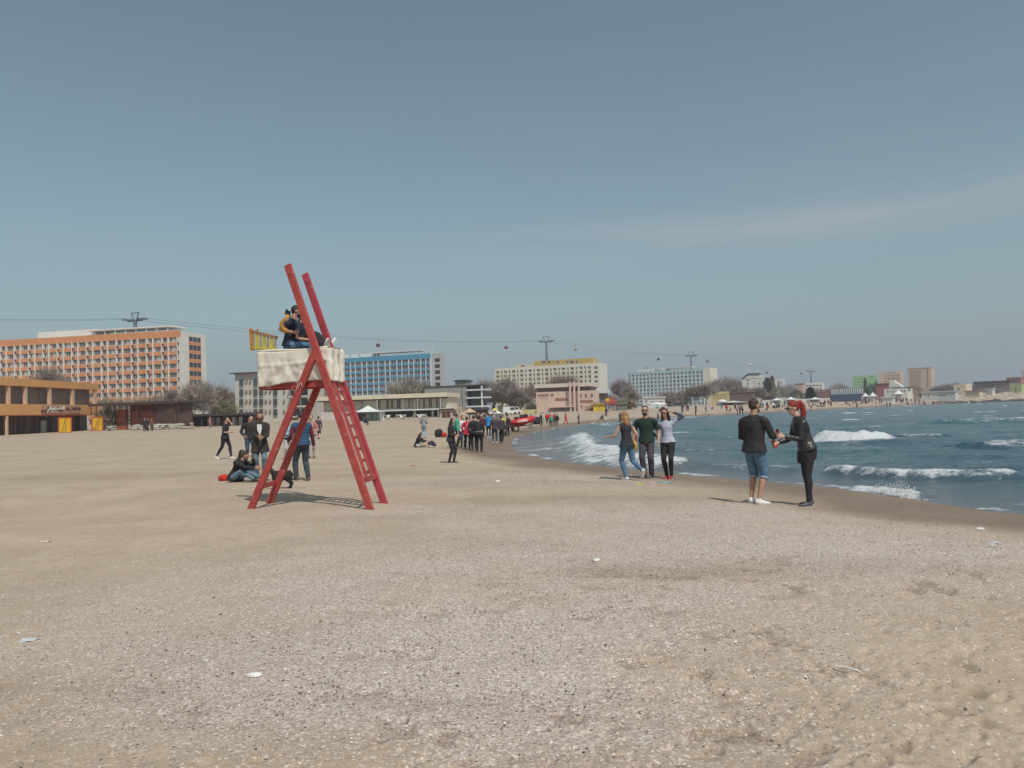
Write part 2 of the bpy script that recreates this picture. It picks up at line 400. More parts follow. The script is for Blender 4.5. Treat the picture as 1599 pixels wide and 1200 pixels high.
# ---- loose shells and grit lying on the sand (a mass nobody could count)
def build_shells():
    g = np.random.default_rng(11); n = 110000
    r = np.where(g.random(n) < .8, g.uniform(2.6, 24, n), g.uniform(20, 60, n)); a = g.uniform(-.62, .62, n); x = r*np.sin(a); y = r*np.cos(a); s = shore_s(x, y)
    dn = (ell_px(x, y, 760, 960, 2.6, 1.9)+ell_px(x, y, 900, 850, 3.5, 2.0)*.8+ell_px(x, y, 690, 1060, 1.5, .55)*.6+ell_px(x, y, 1140, 790, 2.6, 1.7)*.8
          + ell_px(x, y, 1330, 830, 2.6, 1.3)+ell_px(x, y, 1500, 850, 2.2, 1.0)+ell_px(x, y, 780, 790, 3.4, 1.5)*.6+ell_px(x, y, 860, 740, 3.6, 2.5)*.9+ell_px(x, y, 500, 1000, 2, 1.2)*.4)
    dn = dn*(.3+1.3*fbm(x*1.4, y*1.4, 3, 31))
    k = (g.random(n) < np.clip(dn*.62, .022, 1)) & (s > 1.0); x = x[k]; y = y[k]; n = len(x)
    z = terr(x, y)+.004
    sz = g.uniform(.004, .011, n)*np.clip(np.hypot(x, y)/16, 1, 2.6)*np.where(g.random(n) < .04, 1.6, 1)
    th = g.uniform(0, 6.28, n); V = np.zeros((n, 5, 3)); el = g.uniform(.5, 1, n)
    for q in range(4):
        aa = th+q*math.pi/2; rr = sz*(el if q % 2 else 1)
        V[:, q] = np.stack([x+np.cos(aa)*rr, y+np.sin(aa)*rr, z+g.uniform(-.003, .004, n)], -1)
    V[:, 4] = np.stack([x, y, z+sz*g.uniform(.35, .8, n)], -1)
    me = bpy.data.meshes.new("shell_litter"); me.vertices.add(n*5); me.vertices.foreach_set('co', V.astype(np.float32).ravel())
    b = np.arange(n)[:, None]*5; tri = np.concatenate([b+[0, 1, 4], b+[1, 2, 4], b+[2, 3, 4], b+[3, 0, 4]], 1).reshape(-1, 3)
    me.loops.add(tri.size); me.loops.foreach_set('vertex_index', tri.ravel().astype(np.int32)); me.polygons.add(len(tri))
    me.polygons.foreach_set('loop_start', (np.arange(len(tri))*3).astype(np.int32)); me.update(calc_edges=True)
    attr(me, 'shade', np.repeat(g.random(n), 5))
    M = bpy.data.materials.new("shell_bits"); M.use_nodes = True; N = M.node_tree.nodes; L = M.node_tree.links
    a_ = N.new('ShaderNodeAttribute'); a_.attribute_name = 'shade'; rp = N.new('ShaderNodeValToRGB'); e = rp.color_ramp
    e.interpolation = 'CONSTANT'; e.elements[0].color = (.10, .075, .065, 1); e.elements[1].position = .88; e.elements[1].color = (.78, .74, .68, 1)
    for p, c in ((.11, (.25, .19, .16, 1)), (.3, (.44, .36, .31, 1)), (.6, (.50, .37, .35, 1)), (.75, (.52, .46, .40, 1))):
        q = e.elements.new(p); q.color = c
    L.new(a_.outputs['Fac'], rp.inputs[0]); L.new(rp.outputs[0], N['Principled BSDF'].inputs['Base Color']); N['Principled BSDF'].inputs['Roughness'].default_value = .6
    me.materials.append(M); o = bpy.data.objects.new("shell_litter", me); COL.objects.link(o)
    tag(o, 'broken shells and grit strewn in pale patches over the sand', 'shell grit', kind='stuff')
build_shells()

# ---------------------------------------------------------------- sea
def px_line(pts): return [on_z(a, b, SEA_Z)[:2] for a, b in pts]
RIDGES = [  # photo points of the crest line, height, width towards the shore, width seaward, foam
    (px_line([(1274, 690), (1295, 691.5), (1330, 692.5), (1360, 691.5), (1380, 689)]), .52, .8, 1.3, 2.0),
    (px_line([(1392, 688), (1430, 686), (1476, 687)]), .22, .5, 1.5, .75),
    (px_line([(1278, 737), (1320, 741), (1370, 744), (1430, 748), (1500, 750), (1560, 749), (1620, 750)]), .24, .26, .75, .82),
    (px_line([(1090, 731), (1150, 731), (1200, 734), (1240, 736)]), .12, .5, 1.0, .62),
    (px_line([(903, 676), (915, 690), (926, 702), (948, 714), (985, 724), (1040, 730), (1075, 732)]), .36, 1.1, 1.5, 1.05),
    (px_line([(1480, 664), (1540, 661), (1620, 659)]), .30, 2.2, 4.0, .55),
    (px_line([(1530, 701), (1570, 698), (1620, 695)]), .20, 1.0, 2.0, .62),
    (px_line([(1430, 712), (1500, 714), (1600, 716)]), .10, .7, 1.4, .35),
    (px_line([(1100, 688), (1180, 684), (1240, 686)]), .12, .8, 1.8, .45),
    (px_line([(930, 668), (960, 664), (1010, 661)]), .25, 1.0, 3.0, .75),
    (px_line([(1040, 706), (1090, 704), (1150, 706)]), .12, .6, 1.2, .5),
    (px_line([(1380, 655), (1400, 654.5)]), .3, 1.0, 2.0, .9),
    (px_line([(1325, 764), (1350, 766), (1385, 769), (1415, 774), (1436, 778)]), .10, .25, .35, 1.25),
]
def build_sea():
    az = np.concatenate([np.arange(-.1, -.02, .004), np.arange(-.02, .66, .00125), np.arange(.66, 1.9, .02)])
    rs = [8.0]
    while rs[-1] < 420: rs.append(rs[-1]+max(.03, rs[-1]**2/1650*.42))
    while rs[-1] < 1500: rs.append(rs[-1]*1.05)
    rs = np.array(rs); A, Rr = np.meshgrid(az, rs); X = Rr*np.sin(A); Y = Rr*np.cos(A)
    s = shore_s(X, Y); dep = np.clip(-s, 0, 1e9)
    amp = np.clip(dep/9, 0, 1)
    wx = X+(fbm(X*.09, Y*.09, 3, 2)-.5)*14; wy = Y+(fbm(X*.11+9, Y*.11, 3, 4)-.5)*9
    sw = np.sin((wy*.95+wx*.22)*.95)*.5+np.sin((wy*.8-wx*.35)*.52+1)*.6
    sharp = (np.clip(sw*.5+.5, 0, 1)**2)
    mod = .35+1.1*fbm(X*.07, Y*.16, 3, 14)
    Z = SEA_Z+amp*(sharp*.17*mod+(fbm(X*.9, Y*1.6, 3, 8)-.5)*.13+(fbm(X*2.6, Y*4.4, 3, 18)-.5)*.07)
    foam = np.zeros_like(X)
    lump = fbm(X*3.2, Y*3.2, 4, 51); fine = fbm(X*7, Y*7, 3, 53)
    for pts, h, w1, w2, f in RIDGES:
        P = np.array(pts); Pf = np.stack([np.interp(np.linspace(0, len(P)-1, 9*len(P)), np.arange(len(P)), P[:, i]) for i in (0, 1)], 1)
        ker = np.ones(9)/9; Pp = np.pad(Pf, ((4, 4), (0, 0)), 'edge'); Pf = np.stack([np.convolve(Pp[:, i], ker, 'valid') for i in (0, 1)], 1)
        reach = max(w1, w2)*4; box_ = (X > Pf[:, 0].min()-reach) & (X < Pf[:, 0].max()+reach) & (Y > Pf[:, 1].min()-reach) & (Y < Pf[:, 1].max()+reach)
        xs, ys = X[box_], Y[box_]; best = np.full(xs.shape, 1e9); sv = np.zeros(xs.shape); tt = np.zeros(xs.shape); L_ = len(Pf)-1
        for i in range(L_):
            a0 = Pf[i]; d0 = Pf[i+1]-a0; l2 = d0@d0+1e-9; t = ((xs-a0[0])*d0[0]+(ys-a0[1])*d0[1])/l2; tc_ = np.clip(t, 0, 1)
            dd = np.hypot(xs-a0[0]-tc_*d0[0], ys-a0[1]-tc_*d0[1]); k_ = dd < best; best[k_] = dd[k_]
            cr = d0[0]*(ys-a0[1])-d0[1]*(xs-a0[0]); sv[k_] = np.sign(cr[k_]); tt[k_] = (i+(t if i in (0, L_-1) else tc_)[k_])/L_
        sgn = 1.0
        v = np.full(X.shape, 1e3); v[box_] = best*sv*sgn; T_ = np.full(X.shape, -1.0); T_[box_] = tt
        if pts[0][1] > pts[-1][1] and abs(pts[0][1]-pts[-1][1]) > 2*abs(pts[0][0]-pts[-1][0]): pass
        v = v+(fbm(X*.7, Y*.35, 3, 71)-.5)*w1*1.1
        prof = np.where(v < 0, np.exp(-(v/w1)**2), np.exp(-(v/w2)**2))
        edge = np.clip(np.minimum(T_, 1-T_)/.16+.1, 0, 1); edge = edge*edge*(3-2*edge)*(T_ > -.2)*(T_ < 1.2)
        nn = .70+.6*fbm(X*.45, Y*.3, 2, 33)
        Z = Z+h*prof*edge*nn*(1.0 if f < 1.9 else np.interp(T_, [0, .22, .5, 1], [.7, 1.25, .9, .62]))
        body = np.where(v < 0, np.exp(-(v/(w1*1.5))**2), np.exp(-(v/(w2*(.35 if f < 2 else .55)))**2))
        foam = np.maximum(foam, f*body*edge*(.35+1.1*lump))
    foam_hi = np.clip(foam-.35, 0, 1)
    Z = Z+foam_hi*((lump-.5)*.13+(fine-.5)*.10)*amp.clip(.35, 1)
    # thin foam along the water's edge, broken lines in the backwash
    edge_n = fbm(X*.9, Y*.9, 4, 81)
    foam = np.maximum(foam, np.exp(-((dep-.25)/.32)**2)*np.clip(edge_n*2.6-.95, 0, 1)*np.clip(1.25-Rr/900, 0, 1))
    p0 = on_z(860, 700, SEA_Z); sz = np.exp(-(((X-p0[0])/6.5)**2+((Y-p0[1])/16)**2))   # swash zone
    st = fbm(X*.16+3, Y*.32+X*.05, 4, 83); st2 = fbm(X*.3, Y*.3, 3, 87)
    foam = np.maximum(foam, sz*np.clip(1.15-np.abs(np.mod(st*5, 1)-.5)*5.5, 0, 1)*np.clip(st2*3.4-1.1, 0, 1)*.8)
    # shallow water marbled with old foam
    mar = fbm(X*.8, Y*1.5, 4, 96); zone = np.exp(-((dep-5.5)/5.5)**2)*(Rr < 150)
    foam = np.maximum(foam, zone*np.clip(1-np.abs(mar-.5)*16, 0, 1)*np.clip(fbm(X*.25, Y*.4, 3, 97)*2.8-1.05, 0, 1)*.95)
    # distant whitecaps
    wc = fbm(X*.10, Y*.5, 4, 99); foam = np.maximum(foam, np.clip(wc-.70, 0, 1)*9*(Rr > 30)*np.clip(1.6-Rr/500, 0, 1))
    foam = np.maximum(foam, (dep > 1)*(dep < 9)*(Rr > 150)*np.clip(fbm(X*.12, Y*.25, 4, 101)-.55, 0, 1)*5)
    shal = np.clip(np.exp(-dep/2.2)+sz*.95, 0, 1)
    Z = np.maximum(Z, SEA_Z-.02+.02*np.clip(dep, 0, 1))
    # the run-up is a thin film lying on the sand
    T = terr(X, Y, s); 
    me = grid_mesh("sea_water", X, Y, Z, mask=(s < 2.5))
    attr(me, 'foam', foam.ravel()); attr(me, 'shal', shal.ravel())
    M = bpy.data.materials.new("sea"); M.use_nodes = True; nt = M.node_tree; N = nt.nodes; L = nt.links; b = N['Principled BSDF']
    tc = N.new('ShaderNodeTexCoord')
    def at(n): a = N.new('ShaderNodeAttribute'); a.attribute_name = n; return a.outputs['Fac']
    def noise(sc, scale=(1, 1, 1), det=5, ro=.6):
        mp = N.new('ShaderNodeMapping'); mp.inputs['Scale'].default_value = scale; L.new(tc.outputs['Object'], mp.inputs[0])
        n = N.new('ShaderNodeTexNoise'); n.inputs['Scale'].default_value = sc; n.inputs['Detail'].default_value = det; n.inputs['Roughness'].default_value = ro
        L.new(mp.outputs[0], n.inputs['Vector']); return n.outputs[0]
    def mth(op, a, b_=None, cl=False):
        n = N.new('ShaderNodeMath'); n.operation = op; n.use_clamp = cl
        for i, v in enumerate((a, b_)):
            if v is None: continue
            if isinstance(v, (int, float)): n.inputs[i].default_value = v
            else: L.new(v, n.inputs[i])
        return n.outputs[0]
    def mix(f, c1, c2):
        n = N.new('ShaderNodeMixRGB')
        for i, v in ((0, f), (1, c1), (2, c2)):
            if isinstance(v, tuple): n.inputs[i].default_value = (*v, 1)
            elif isinstance(v, float): n.inputs[i].default_value = v
            else: L.new(v, n.inputs[i])
        return n.outputs[0]
    def rng(v, a, b_, c=0.0, d=1.0):
        n = N.new('ShaderNodeMapRange'); n.inputs[1].default_value = a; n.inputs[2].default_value = b_; n.inputs[3].default_value = c; n.inputs[4].default_value = d
        L.new(v, n.inputs[0]); return n.outputs[0]
    wcol = mix(rng(noise(.035, (1, 2.5, 1), 4), .4, .62), WATER_A, WATER_B)
    wcol = mix(rng(noise(.9, (1, 3, 1), 5), .35, .7), wcol, WATER_C)
    wcol = mix(rng(at('shal'), 0, 1, 0, .92), wcol, WATER_SHAL)
    nz = mth('ADD', mth('MULTIPLY', mth('SUBTRACT', noise(3.0, (1, 1.4, 1), 10, .8), .5), 2.4), mth('MULTIPLY', mth('SUBTRACT', noise(.9, (1, 1.6, 1), 4, .6), .5), 1.2))
    fm = mth('ADD', at('foam'), mth('MULTIPLY', nz, mth('MULTIPLY', at('foam'), 2.2, True)))
    ff = rng(fm, .40, .86)
    col = mix(ff, wcol, mix(rng(noise(11, (1, 1, 1), 4), .3, .7), (.42, .45, .48), (.76, .76, .77)))
    L.new(col, b.inputs['Base Color']); L.new(rng(ff, 0, 1, .16, .85), b.inputs['Roughness']); b.inputs['IOR'].default_value = 1.333
    b.inputs['Specular IOR Level'].default_value = .5
    h = mth('ADD', mth('MULTIPLY', noise(1.6, (1, 2.2, 1), 6, .65), .55), mth('MULTIPLY', noise(.35, (1, 2.5, 1), 4, .6), .8))
    bp = N.new('ShaderNodeBump'); bp.inputs['Strength'].default_value = .8; bp.inputs['Distance'].default_value = .22
    L.new(h, bp.inputs['Height'])
    bp2 = N.new('ShaderNodeBump'); bp2.inputs['Strength'].default_value = .7; bp2.inputs['Distance'].default_value = .05
    L.new(mth('MULTIPLY', noise(9, (1, 1, 1), 5, .7), 1.0), bp2.inputs['Height']); L.new(bp.outputs[0], bp2.inputs['Normal'])
    L.new(bp2.outputs[0], b.inputs['Normal'])
    me.materials.append(M); o = bpy.data.objects.new("sea_water", me); COL.objects.link(o); tag(o, kind='structure')
    # droplets thrown up where the wave slaps the sand
    g = np.random.default_rng(3); mb = MB()
    for i in range(700):
        px = np.clip(g.normal(1390, 22), 1335, 1436); base = 765+(px-1335)*.17; top = 22*math.exp(-((px-1398)/28)**2)+4
        py = base-abs(g.normal(0, .5))*top; q = on_z(px, base, SEA_Z); d_ = ray(px, py); p = EYE+d_*(q[1]/d_[1]); p[1] += g.uniform(-.25, .25)
        mb.ball(p, g.uniform(.003, .011), n=4)
    for i in range(260):
        px = g.normal(1421, 6); py = 780-abs(g.normal(0, .5))*14; q = on_z(px, 779, SEA_Z); d_ = ray(px, py); p = EYE+d_*(q[1]/d_[1])
        mb.ball(p, g.uniform(.008, .024), n=5)
    o = mb.obj("sea_spray", mat("spray", (.78, .79, .80), .5, .05)); tag(o, 'white spray thrown up where a small wave slaps the wet sand', 'sea spray', kind='stuff')
WATER_A = (.021, .064, .098); WATER_B = (.018, .105, .102); WATER_C = (.060, .108, .142); WATER_SHAL = (.150, .155, .165)
build_sea()

# ================================================================ BUILDINGS
WHITE = mat('white_render', (.62, .61, .58), .85, .10, .6); CREAM = mat('cream_render', (.62, .55, .40), .85, .10, .5)
GLASS = mat('dark_glass', (.045, .05, .06), .25, .5, .7); GLASS_BR = mat('brown_glass', (.085, .062, .055), .35, .35, 1.5)
CURT = mat('pale_curtain', (.42, .40, .38), .8, .3, 2.0); CURT_R = mat('wine_curtain', (.22, .09, .08), .8, .3, 2.0)
FRAME_W = mat('white_frame', (.62, .62, .62), .6, .06); GREYM = mat('grey_metal', (.20, .21, .22), .5, .15)
DARK = mat('dark_recess', (.035, .032, .032), .9, .3, 1.0); DARKR = mat('dark_roofing', (.06, .052, .05), .8, .25, 1.2)
AC = mat('air_unit', (.30, .24, .22), .7, .35, 3)

class Bld:
    """a building whose front runs from photo column px0 (distance Y0) to px1 (distance Y1); local x along the front, y into the depth"""
    def __init__(s, name, label, cat, px0, Y0, px1, Y1, depth, group=None, base=None):
        a = foot(px0, Y0); b = foot(px1, Y1); s.a = a
        zb = min(a[2], b[2])-.4 if base is None else base
        d = b[:2]-a[:2]; s.W = float(np.linalg.norm(d)); s.ang = math.atan2(d[1], d[0]); s.zb = zb; s.D = depth
        s.ux = np.array([math.cos(s.ang), math.sin(s.ang), 0]); s.uy = np.array([-math.sin(s.ang), math.cos(s.ang), 0])
        s.o = np.array([a[0], a[1], zb]); s.root = empty(name, s.o, s.ang); tag(s.root, label, cat, group)
        s.px = (px0, px1)
    def loc(s, px, py, off=0.0):
        """photo point -> local (x, z) on the plane off metres behind the front"""
        d = ray(px, py); o = s.o+s.uy*off; t = ((o-EYE)@s.uy)/(d@s.uy); p = EYE+d*t-s.o; return p@s.ux, p[2]
    def part(s, name, mb, mats, smooth=False):
        return mb.obj(name, mats, s.root, smooth)
    def slab(s, name, x0, x1, y0, y1, z0, z1, m, parent=None, mb=None):
        q = MB() if mb is None else mb
        q.box(((x0+x1)/2, (y0+y1)/2, (z0+z1)/2), (abs(x1-x0), abs(y1-y0), abs(z1-z0)))
        if mb is None: return q.obj(name, m, parent or s.root)
    def rect(s, px0, py0, px1, py1, off=0.0):
        xa, za = s.loc(px0, py0, off); xb, zb = s.loc(px1, py1, off); 
        xc, zc = s.loc(px1, py0, off); xd, zd = s.loc(px0, py1, off)
        return (xa+xd)/2, (xb+xc)/2, (zb+zd)/2, (za+zc)/2
    def pslab(s, name, px0, py0, px1, py1, y0, y1, m, off=0.0):
        x0, x1, z0, z1 = s.rect(px0, py0, px1, py1, off); return s.slab(name, x0, x1, y0, y1, z0, z1, m)
    def window(s, px0, py0, px1, py1, y=0.0, glass=None, frame=None, name='window'):
        x0, x1, z0, z1 = s.rect(px0, py0, px1, py1); return s.win(x0, x1, z0, z1, y, glass, frame, name)
    def win(s, x0, x1, z0, z1, y=0.0, glass=None, frame=None, name='window', nm=1):
        mb = win_mb(x1-x0, z1-z0, nm); o = mb.obj(name, [frame or FRAME_W, glass or GLASS, CURT], s.root)
        o.location = (x0, y, z0); return o
def win_mb(w, h, nm=1, curtain=None, t=.07):
    """window at origin: x 0..w, z 0..h, in front of y=0; material 0 frame, 1 glass, 2 curtain"""
    mb = MB()
    mb.box((w/2, -.02, h/2), (w-.02, .04, h-.02), 1)
    for x in (t/2, w-t/2): mb.box((x, -.065, h/2), (t, .09, h), 0)
    for z in (t/2, h-t/2): mb.box((w/2, -.06, z), (w-2*t, .08, t), 0)
    for i in range(nm): mb.box((w*(i+1)/(nm+1), -.058, h/2), (t, .07, h-2*t), 0)
    if curtain:
        for a, b in curtain: mb.box((w*(a+b)/2, -.047, h/2), (w*(b-a)-.02, .01, h-2*t-.04), 2)
    return mb

def hotel(name, label, px0, Y0, px1, Y1, ytop, depth, floors, pat, wallc, bandc, pilc, fh=2.76, band=.42, pilw=.45, curt=CURT,
          side=None, topband=1.3, acs=False, glass=GLASS, zoff=0.0, group='big beach hotels', frame=FRAME_W, seed=1):
    b = Bld(name, label, 'hotel', px0, Y0, px1, Y1, depth, group)
    H = b.loc(px1, ytop)[1]; W = b.W; b.H = H
    mb = MB(); mb.box((W/2, .55+depth/2-.25, H/2), (W, depth-.5, H)); b.part('wall', mb, wallc)
    g = random.Random(seed)
    # top band
    b.slab('parapet', -.1, W+.1, -.12, .29, H-topband, H+.25, bandc)
    zt = H-topband; bm = MB(); bm.box((W/2, .1, fh*band/2), (W, .4, fh*band)); bo = None
    for f in range(floors):
        z = zt-(f+1)*fh
        if z < -.5: break
        if bo is None: bo = bm.obj('balcony_band', bandc, b.root); o = bo
        else: o = bo.copy(); COL.objects.link(o)
        o.location = (0, 0, z)
    nf = f+1 if z >= -.5 else f
    # bays
    x = 0; bays = []; i = 0
    while x < W-.8:
        w = pat[i % len(pat)]; w = min(w, W-x); bays.append((x, w)); x += w; i += 1
    pm = MB(); pm.box((0, -.02, H/2-topband/2), (pilw, .66, H-topband)); po = None
    for (x, w) in bays+[(W, 0)]:
        if po is None: po = pm.obj('pilaster', pilc, b.root); o = po
        else: o = po.copy(); COL.objects.link(o)
        o.location = (x, 0, 0)
    protos = {}; cells = []
    for f in range(nf):
        z = zt-(f+1)*fh+fh*band
        for bi, (x, w) in enumerate(bays): cells.append((f, bi, x+pilw/2, w-pilw, z))
    cells.sort(key=lambda c: (c[2]+c[0]*.0)*(-1 if Y1 < Y0 else 1)+c[0]*3)
    rest = MB(); n = 0
    for f, bi, x, w, z in cells:
        v = g.randrange(5); key = (round(w, 2), v); nm = 3 if w > 2.4 else 1
        cur = {0: [(0.02, .3)], 1: [(.68, .98)], 2: [(.02, .2), (.8, .98)], 3: None, 4: [(.3, .75)]}[v]
        hh = fh*(1-band)
        if n < 100:
            if key not in protos: protos[key] = o = win_mb(w, hh, nm, cur, .11).obj('window', [frame, glass, curt], b.root)
            else: o = protos[key].copy(); COL.objects.link(o)
            o.location = (x, .3, z)
        else:
            q = win_mb(w, hh, nm, cur, .11); rest.add([v_+np.array([x, .3, z]) for v_ in q.V], q.F); rest.M[-len(q.M):] = q.M
        n += 1
    if rest.V:
        o = rest.obj('window', [frame, glass, curt], b.root); o['kind'] = 'stuff'
    if acs:
        am = MB(); am.box((0, -.25, 0), (.75, .3, .5)); am.box((0, -.42, 0), (.4, .04, .4), 1); ao = None; k = 0
        for f in range(nf):
            for bi, (x, w) in enumerate(bays):
                if bi % 2 == 1 and g.random() < .93 and k < 98:
                    if ao is None: ao = am.obj('air_conditioner', [AC, DARK], b.root); o = ao
                    else: o = ao.copy(); COL.objects.link(o)
                    o.location = (x+.45, 0, zt-(f+1)*fh+.75+g.uniform(-.1, .1)); k += 1
    return b
def end_wall(b, strips, fh, floors, zt, wm, glass=GLASS, band=None, sash=.45):
    """windows on the right hand end wall; strips: (y0, y1) along the depth"""
    pr = None
    for (y0, y1) in strips:
        for f in range(floors):
            z = zt-(f+1)*fh+fh*sash
            if z < .5: break
            mb = MB(); mb.box((b.W+.03, (y0+y1)/2, z+fh*.27), (.08, y1-y0, fh*.54), 1)
            for yy in np.linspace(y0, y1, 4): mb.box((b.W+.07, yy, z+fh*.27), (.08, .12, fh*.54), 0)
            mb.obj('end_window', [FRAME_W, glass], b.root)
            if band is not None:
                mb = MB(); mb.box((b.W+.05, (y0+y1)/2, z-fh*.23), (.14, y1-y0, fh*.44)); mb.obj('end_band', band, b.root)
def roof_canopy(b, x0, x1, y0, y1, z0, h, mt, cols=8, name='roof_canopy', th=.5, parts=True):
    b.slab(name, x0, x1, y0, y1, b.H+h-th, b.H+h, mt)
    for i in range(cols):
        x = x0+(x1-x0)*(i+.5)/cols; mb = MB(); mb.box((x, y0+.6, b.H+(h-th)/2+.1), (.35, .35, h-th-.2)); mb.obj('canopy_post', mt, b.root)

# ---- orange hotel, far left
ORANGE = mat('orange_render', (.62, .27, .12), .85, .10, .4); OR_PIL = mat('pilaster_white', (.70, .67, .62), .85, .08, .5)
oh = hotel('orange_hotel', 'long orange and white hotel block at the left edge with a white roof canopy', -75, 268, 283, 250, 517, 14, 10, (3.25, 2.25),
           OR_PIL, ORANGE, OR_PIL, fh=2.78, band=.43, pilw=.34, curt=CURT, topband=1.9, acs=True, glass=GLASS_BR, seed=3)
end_wall(oh, [(4.5, 11)], 2.78, 6, oh.H-1.9+.6, None, band=ORANGE)
b = oh; xw = b.loc(48, 530)[0]
b.slab('penthouse', xw, b.loc(140, 530)[0], 3, 10, b.H, b.H+2.6, OR_PIL)
roof_canopy(b, b.loc(135, 520)[0], b.loc(266, 515)[0], .8, 9, 0, 2.1, OR_PIL, 8, th=.45)
# ---- white guest house
wh = Bld('white_guesthouse', 'four storey off-white guest house with grey windows behind the lifeguard tower legs', 'guest house', 367, 207, 486, 203, 12)
WH = mat('warm_white_render', (.54, .51, .46), .9, .07, .4); H = wh.loc(367, 584)[1]; wh.H = H
wh.part('wall', MB().box((wh.W/2-.9, 6.3, H/2), (wh.W-1.8, 12, H)), WH)
wh.slab('roof_overhang', -1.1, wh.W-1, -.7, 6, H, H+.22, DARKR)
GW = mat('grey_blue_glass', (.075, .09, .10), .25, .4, 1.0); FR_D = mat('dark_frame', (.10, .10, .10), .6, .1)
for j, y0 in enumerate((592.5, 608, 623.5, 639.5)):
    for (a, c) in ((374, 380), (396, 402), (405, 411), (427, 433)):
        if j == 0 and a == 405: a, c = 404, 410
        wh.window(a, y0+(a-374)*-.01, c, y0+9.6, 0, GW, FR_D)
    for a in (384.5, 390.5, 415, 421.5, 443.5):
        x0, x1, z0, z1 = wh.rect(a-1, y0+2, a+1, y0+5); mb = MB(); mb.box(((x0+x1)/2, .1, (z0+z1)/2), (.5, .4, .5)); mb.box(((x0+x1)/2-.1, .05, (z0+z1)/2+.4), (.25, .3, .3)); mb.obj('air_conditioner', AC, wh.root)
    x0, x1, z0, z1 = wh.rect(454, y0-1, 467, y0+10); wh.win(x0, x1, z0, z1, .28, GLASS, FR_D, nm=3)
    wh.slab('balcony_slab', x0-.3, wh.W+.2, -1.2, .3, z0-.45, z0-.1, WH)
    x0, x1, z0, z1 = wh.rect(470, y0-1, 480, y0+10); wh.win(x0, x1, z0, z1, .28, GLASS, FR_D, nm=2)
    wh.slab('balcony_post', wh.W-.2, wh.W, -1.2, -1.0, z0-.1, z1+.5, WH)
# ---- blue hotel
BLUE = mat('blue_render', (.075, .27, .42), .8, .12, .4); LW = mat('cool_white', (.60, .62, .63), .85, .08, .5)
bh = hotel('blue_hotel', 'blue banded hotel with white fins and wine coloured curtains left of centre', 470, 380, 674, 358, 553, 14, 9, (3.5, 2.5), LW, BLUE, LW,
           fh=2.72, band=.40, pilw=.30, curt=CURT_R, topband=1.9, seed=8)
GREYR = mat('grey_render', (.42, .42, .41), .9, .08, .4)
bh.slab('stair_tower', bh.W+.05, bh.W+4.2, 1.5, 6, 0, bh.H+.2, GREYR)
for f in range(7):
    z = bh.H-2.6-f*2.72; bh.slab('stair_opening', bh.W+1.6, bh.W+4.0, 1.46, 1.56, z-1.0, z+.6, DARK)
bh.slab('penthouse', bh.loc(525, 560)[0], bh.loc(580, 560)[0], 3, 10, bh.H, bh.H+2.2, LW)
roof_canopy(bh, bh.loc(578, 555)[0], bh.loc(657, 550)[0], .8, 8, 0, 2.3, LW, 5, th=.45)
for px in (545, 559, 670, 674): 
    x = bh.loc(px, 556)[0]; bh.part('antenna', MB().box((x, 2, bh.H+2.2), (.18, .18, 4.4)).box((x, 2, bh.H+3.6), (.9, .5, .15)), LW)
# ---- yellow hotel
YEL = mat('pale_yellow_render', (.60, .52, .33), .85, .1, .4); OCH = mat('ochre_render', (.50, .34, .09), .85, .12, .4); PY = mat('cream_white', (.66, .63, .55), .85, .07, .5)
yh = hotel('yellow_hotel', 'long cream and yellow hotel block with an ochre roof storey in the centre', 775, 505, 926, 478, 568, 15, 9, (3.3, 2.3), PY, YEL, PY,
           fh=2.75, band=.44, pilw=1.0, curt=CURT, topband=1.5, acs=False, glass=GLASS_BR, seed=5)
yh.slab('parapet', -.1, yh.W+.1, -.16, -.12, yh.H-1.5, yh.H+.25, PY)
yh.slab('roof_storey', yh.loc(832, 560)[0], yh.W+.5, 2.5, 12, yh.H, yh.loc(926, 558.5)[1], OCH)
yh.slab('roof_storey', yh.loc(803, 570)[0], yh.loc(831.5, 570)[0], 2.5, 12, yh.H, yh.H+1.9, YEL)
for a, c in ((846, 852), (855, 860), (869, 873), (884, 888), (890, 896), (899, 903)):
    x0, x1, z0, z1 = yh.rect(a, 563.5, c, 567.8, 2.5); yh.win(x0, x1, z0, z1, 2.5, GLASS_BR)
x0 = yh.loc(811, 570)[0]; yh.win(x0, x0+2.6, yh.H+.5, yh.H+1.6, 2.5, GLASS_BR)
yh.slab('end_wall', yh.W+.05, yh.W+4.8, .6, 15, 0, yh.H+.3, PY)
for f in range(6):
    z = yh.H-2.6-f*2.75; yh.win(yh.W+1.4, yh.W+3.6, z-.6, z+.8, .6, GLASS_BR)
for px in (795, 829, 925): x = yh.loc(px, 565)[0]; yh.part('antenna', MB().box((x, 3, yh.H+2.6), (.3, .3, 5.0)).box((x, 3, yh.H+4.2), (.9, .7, .2)), LW)
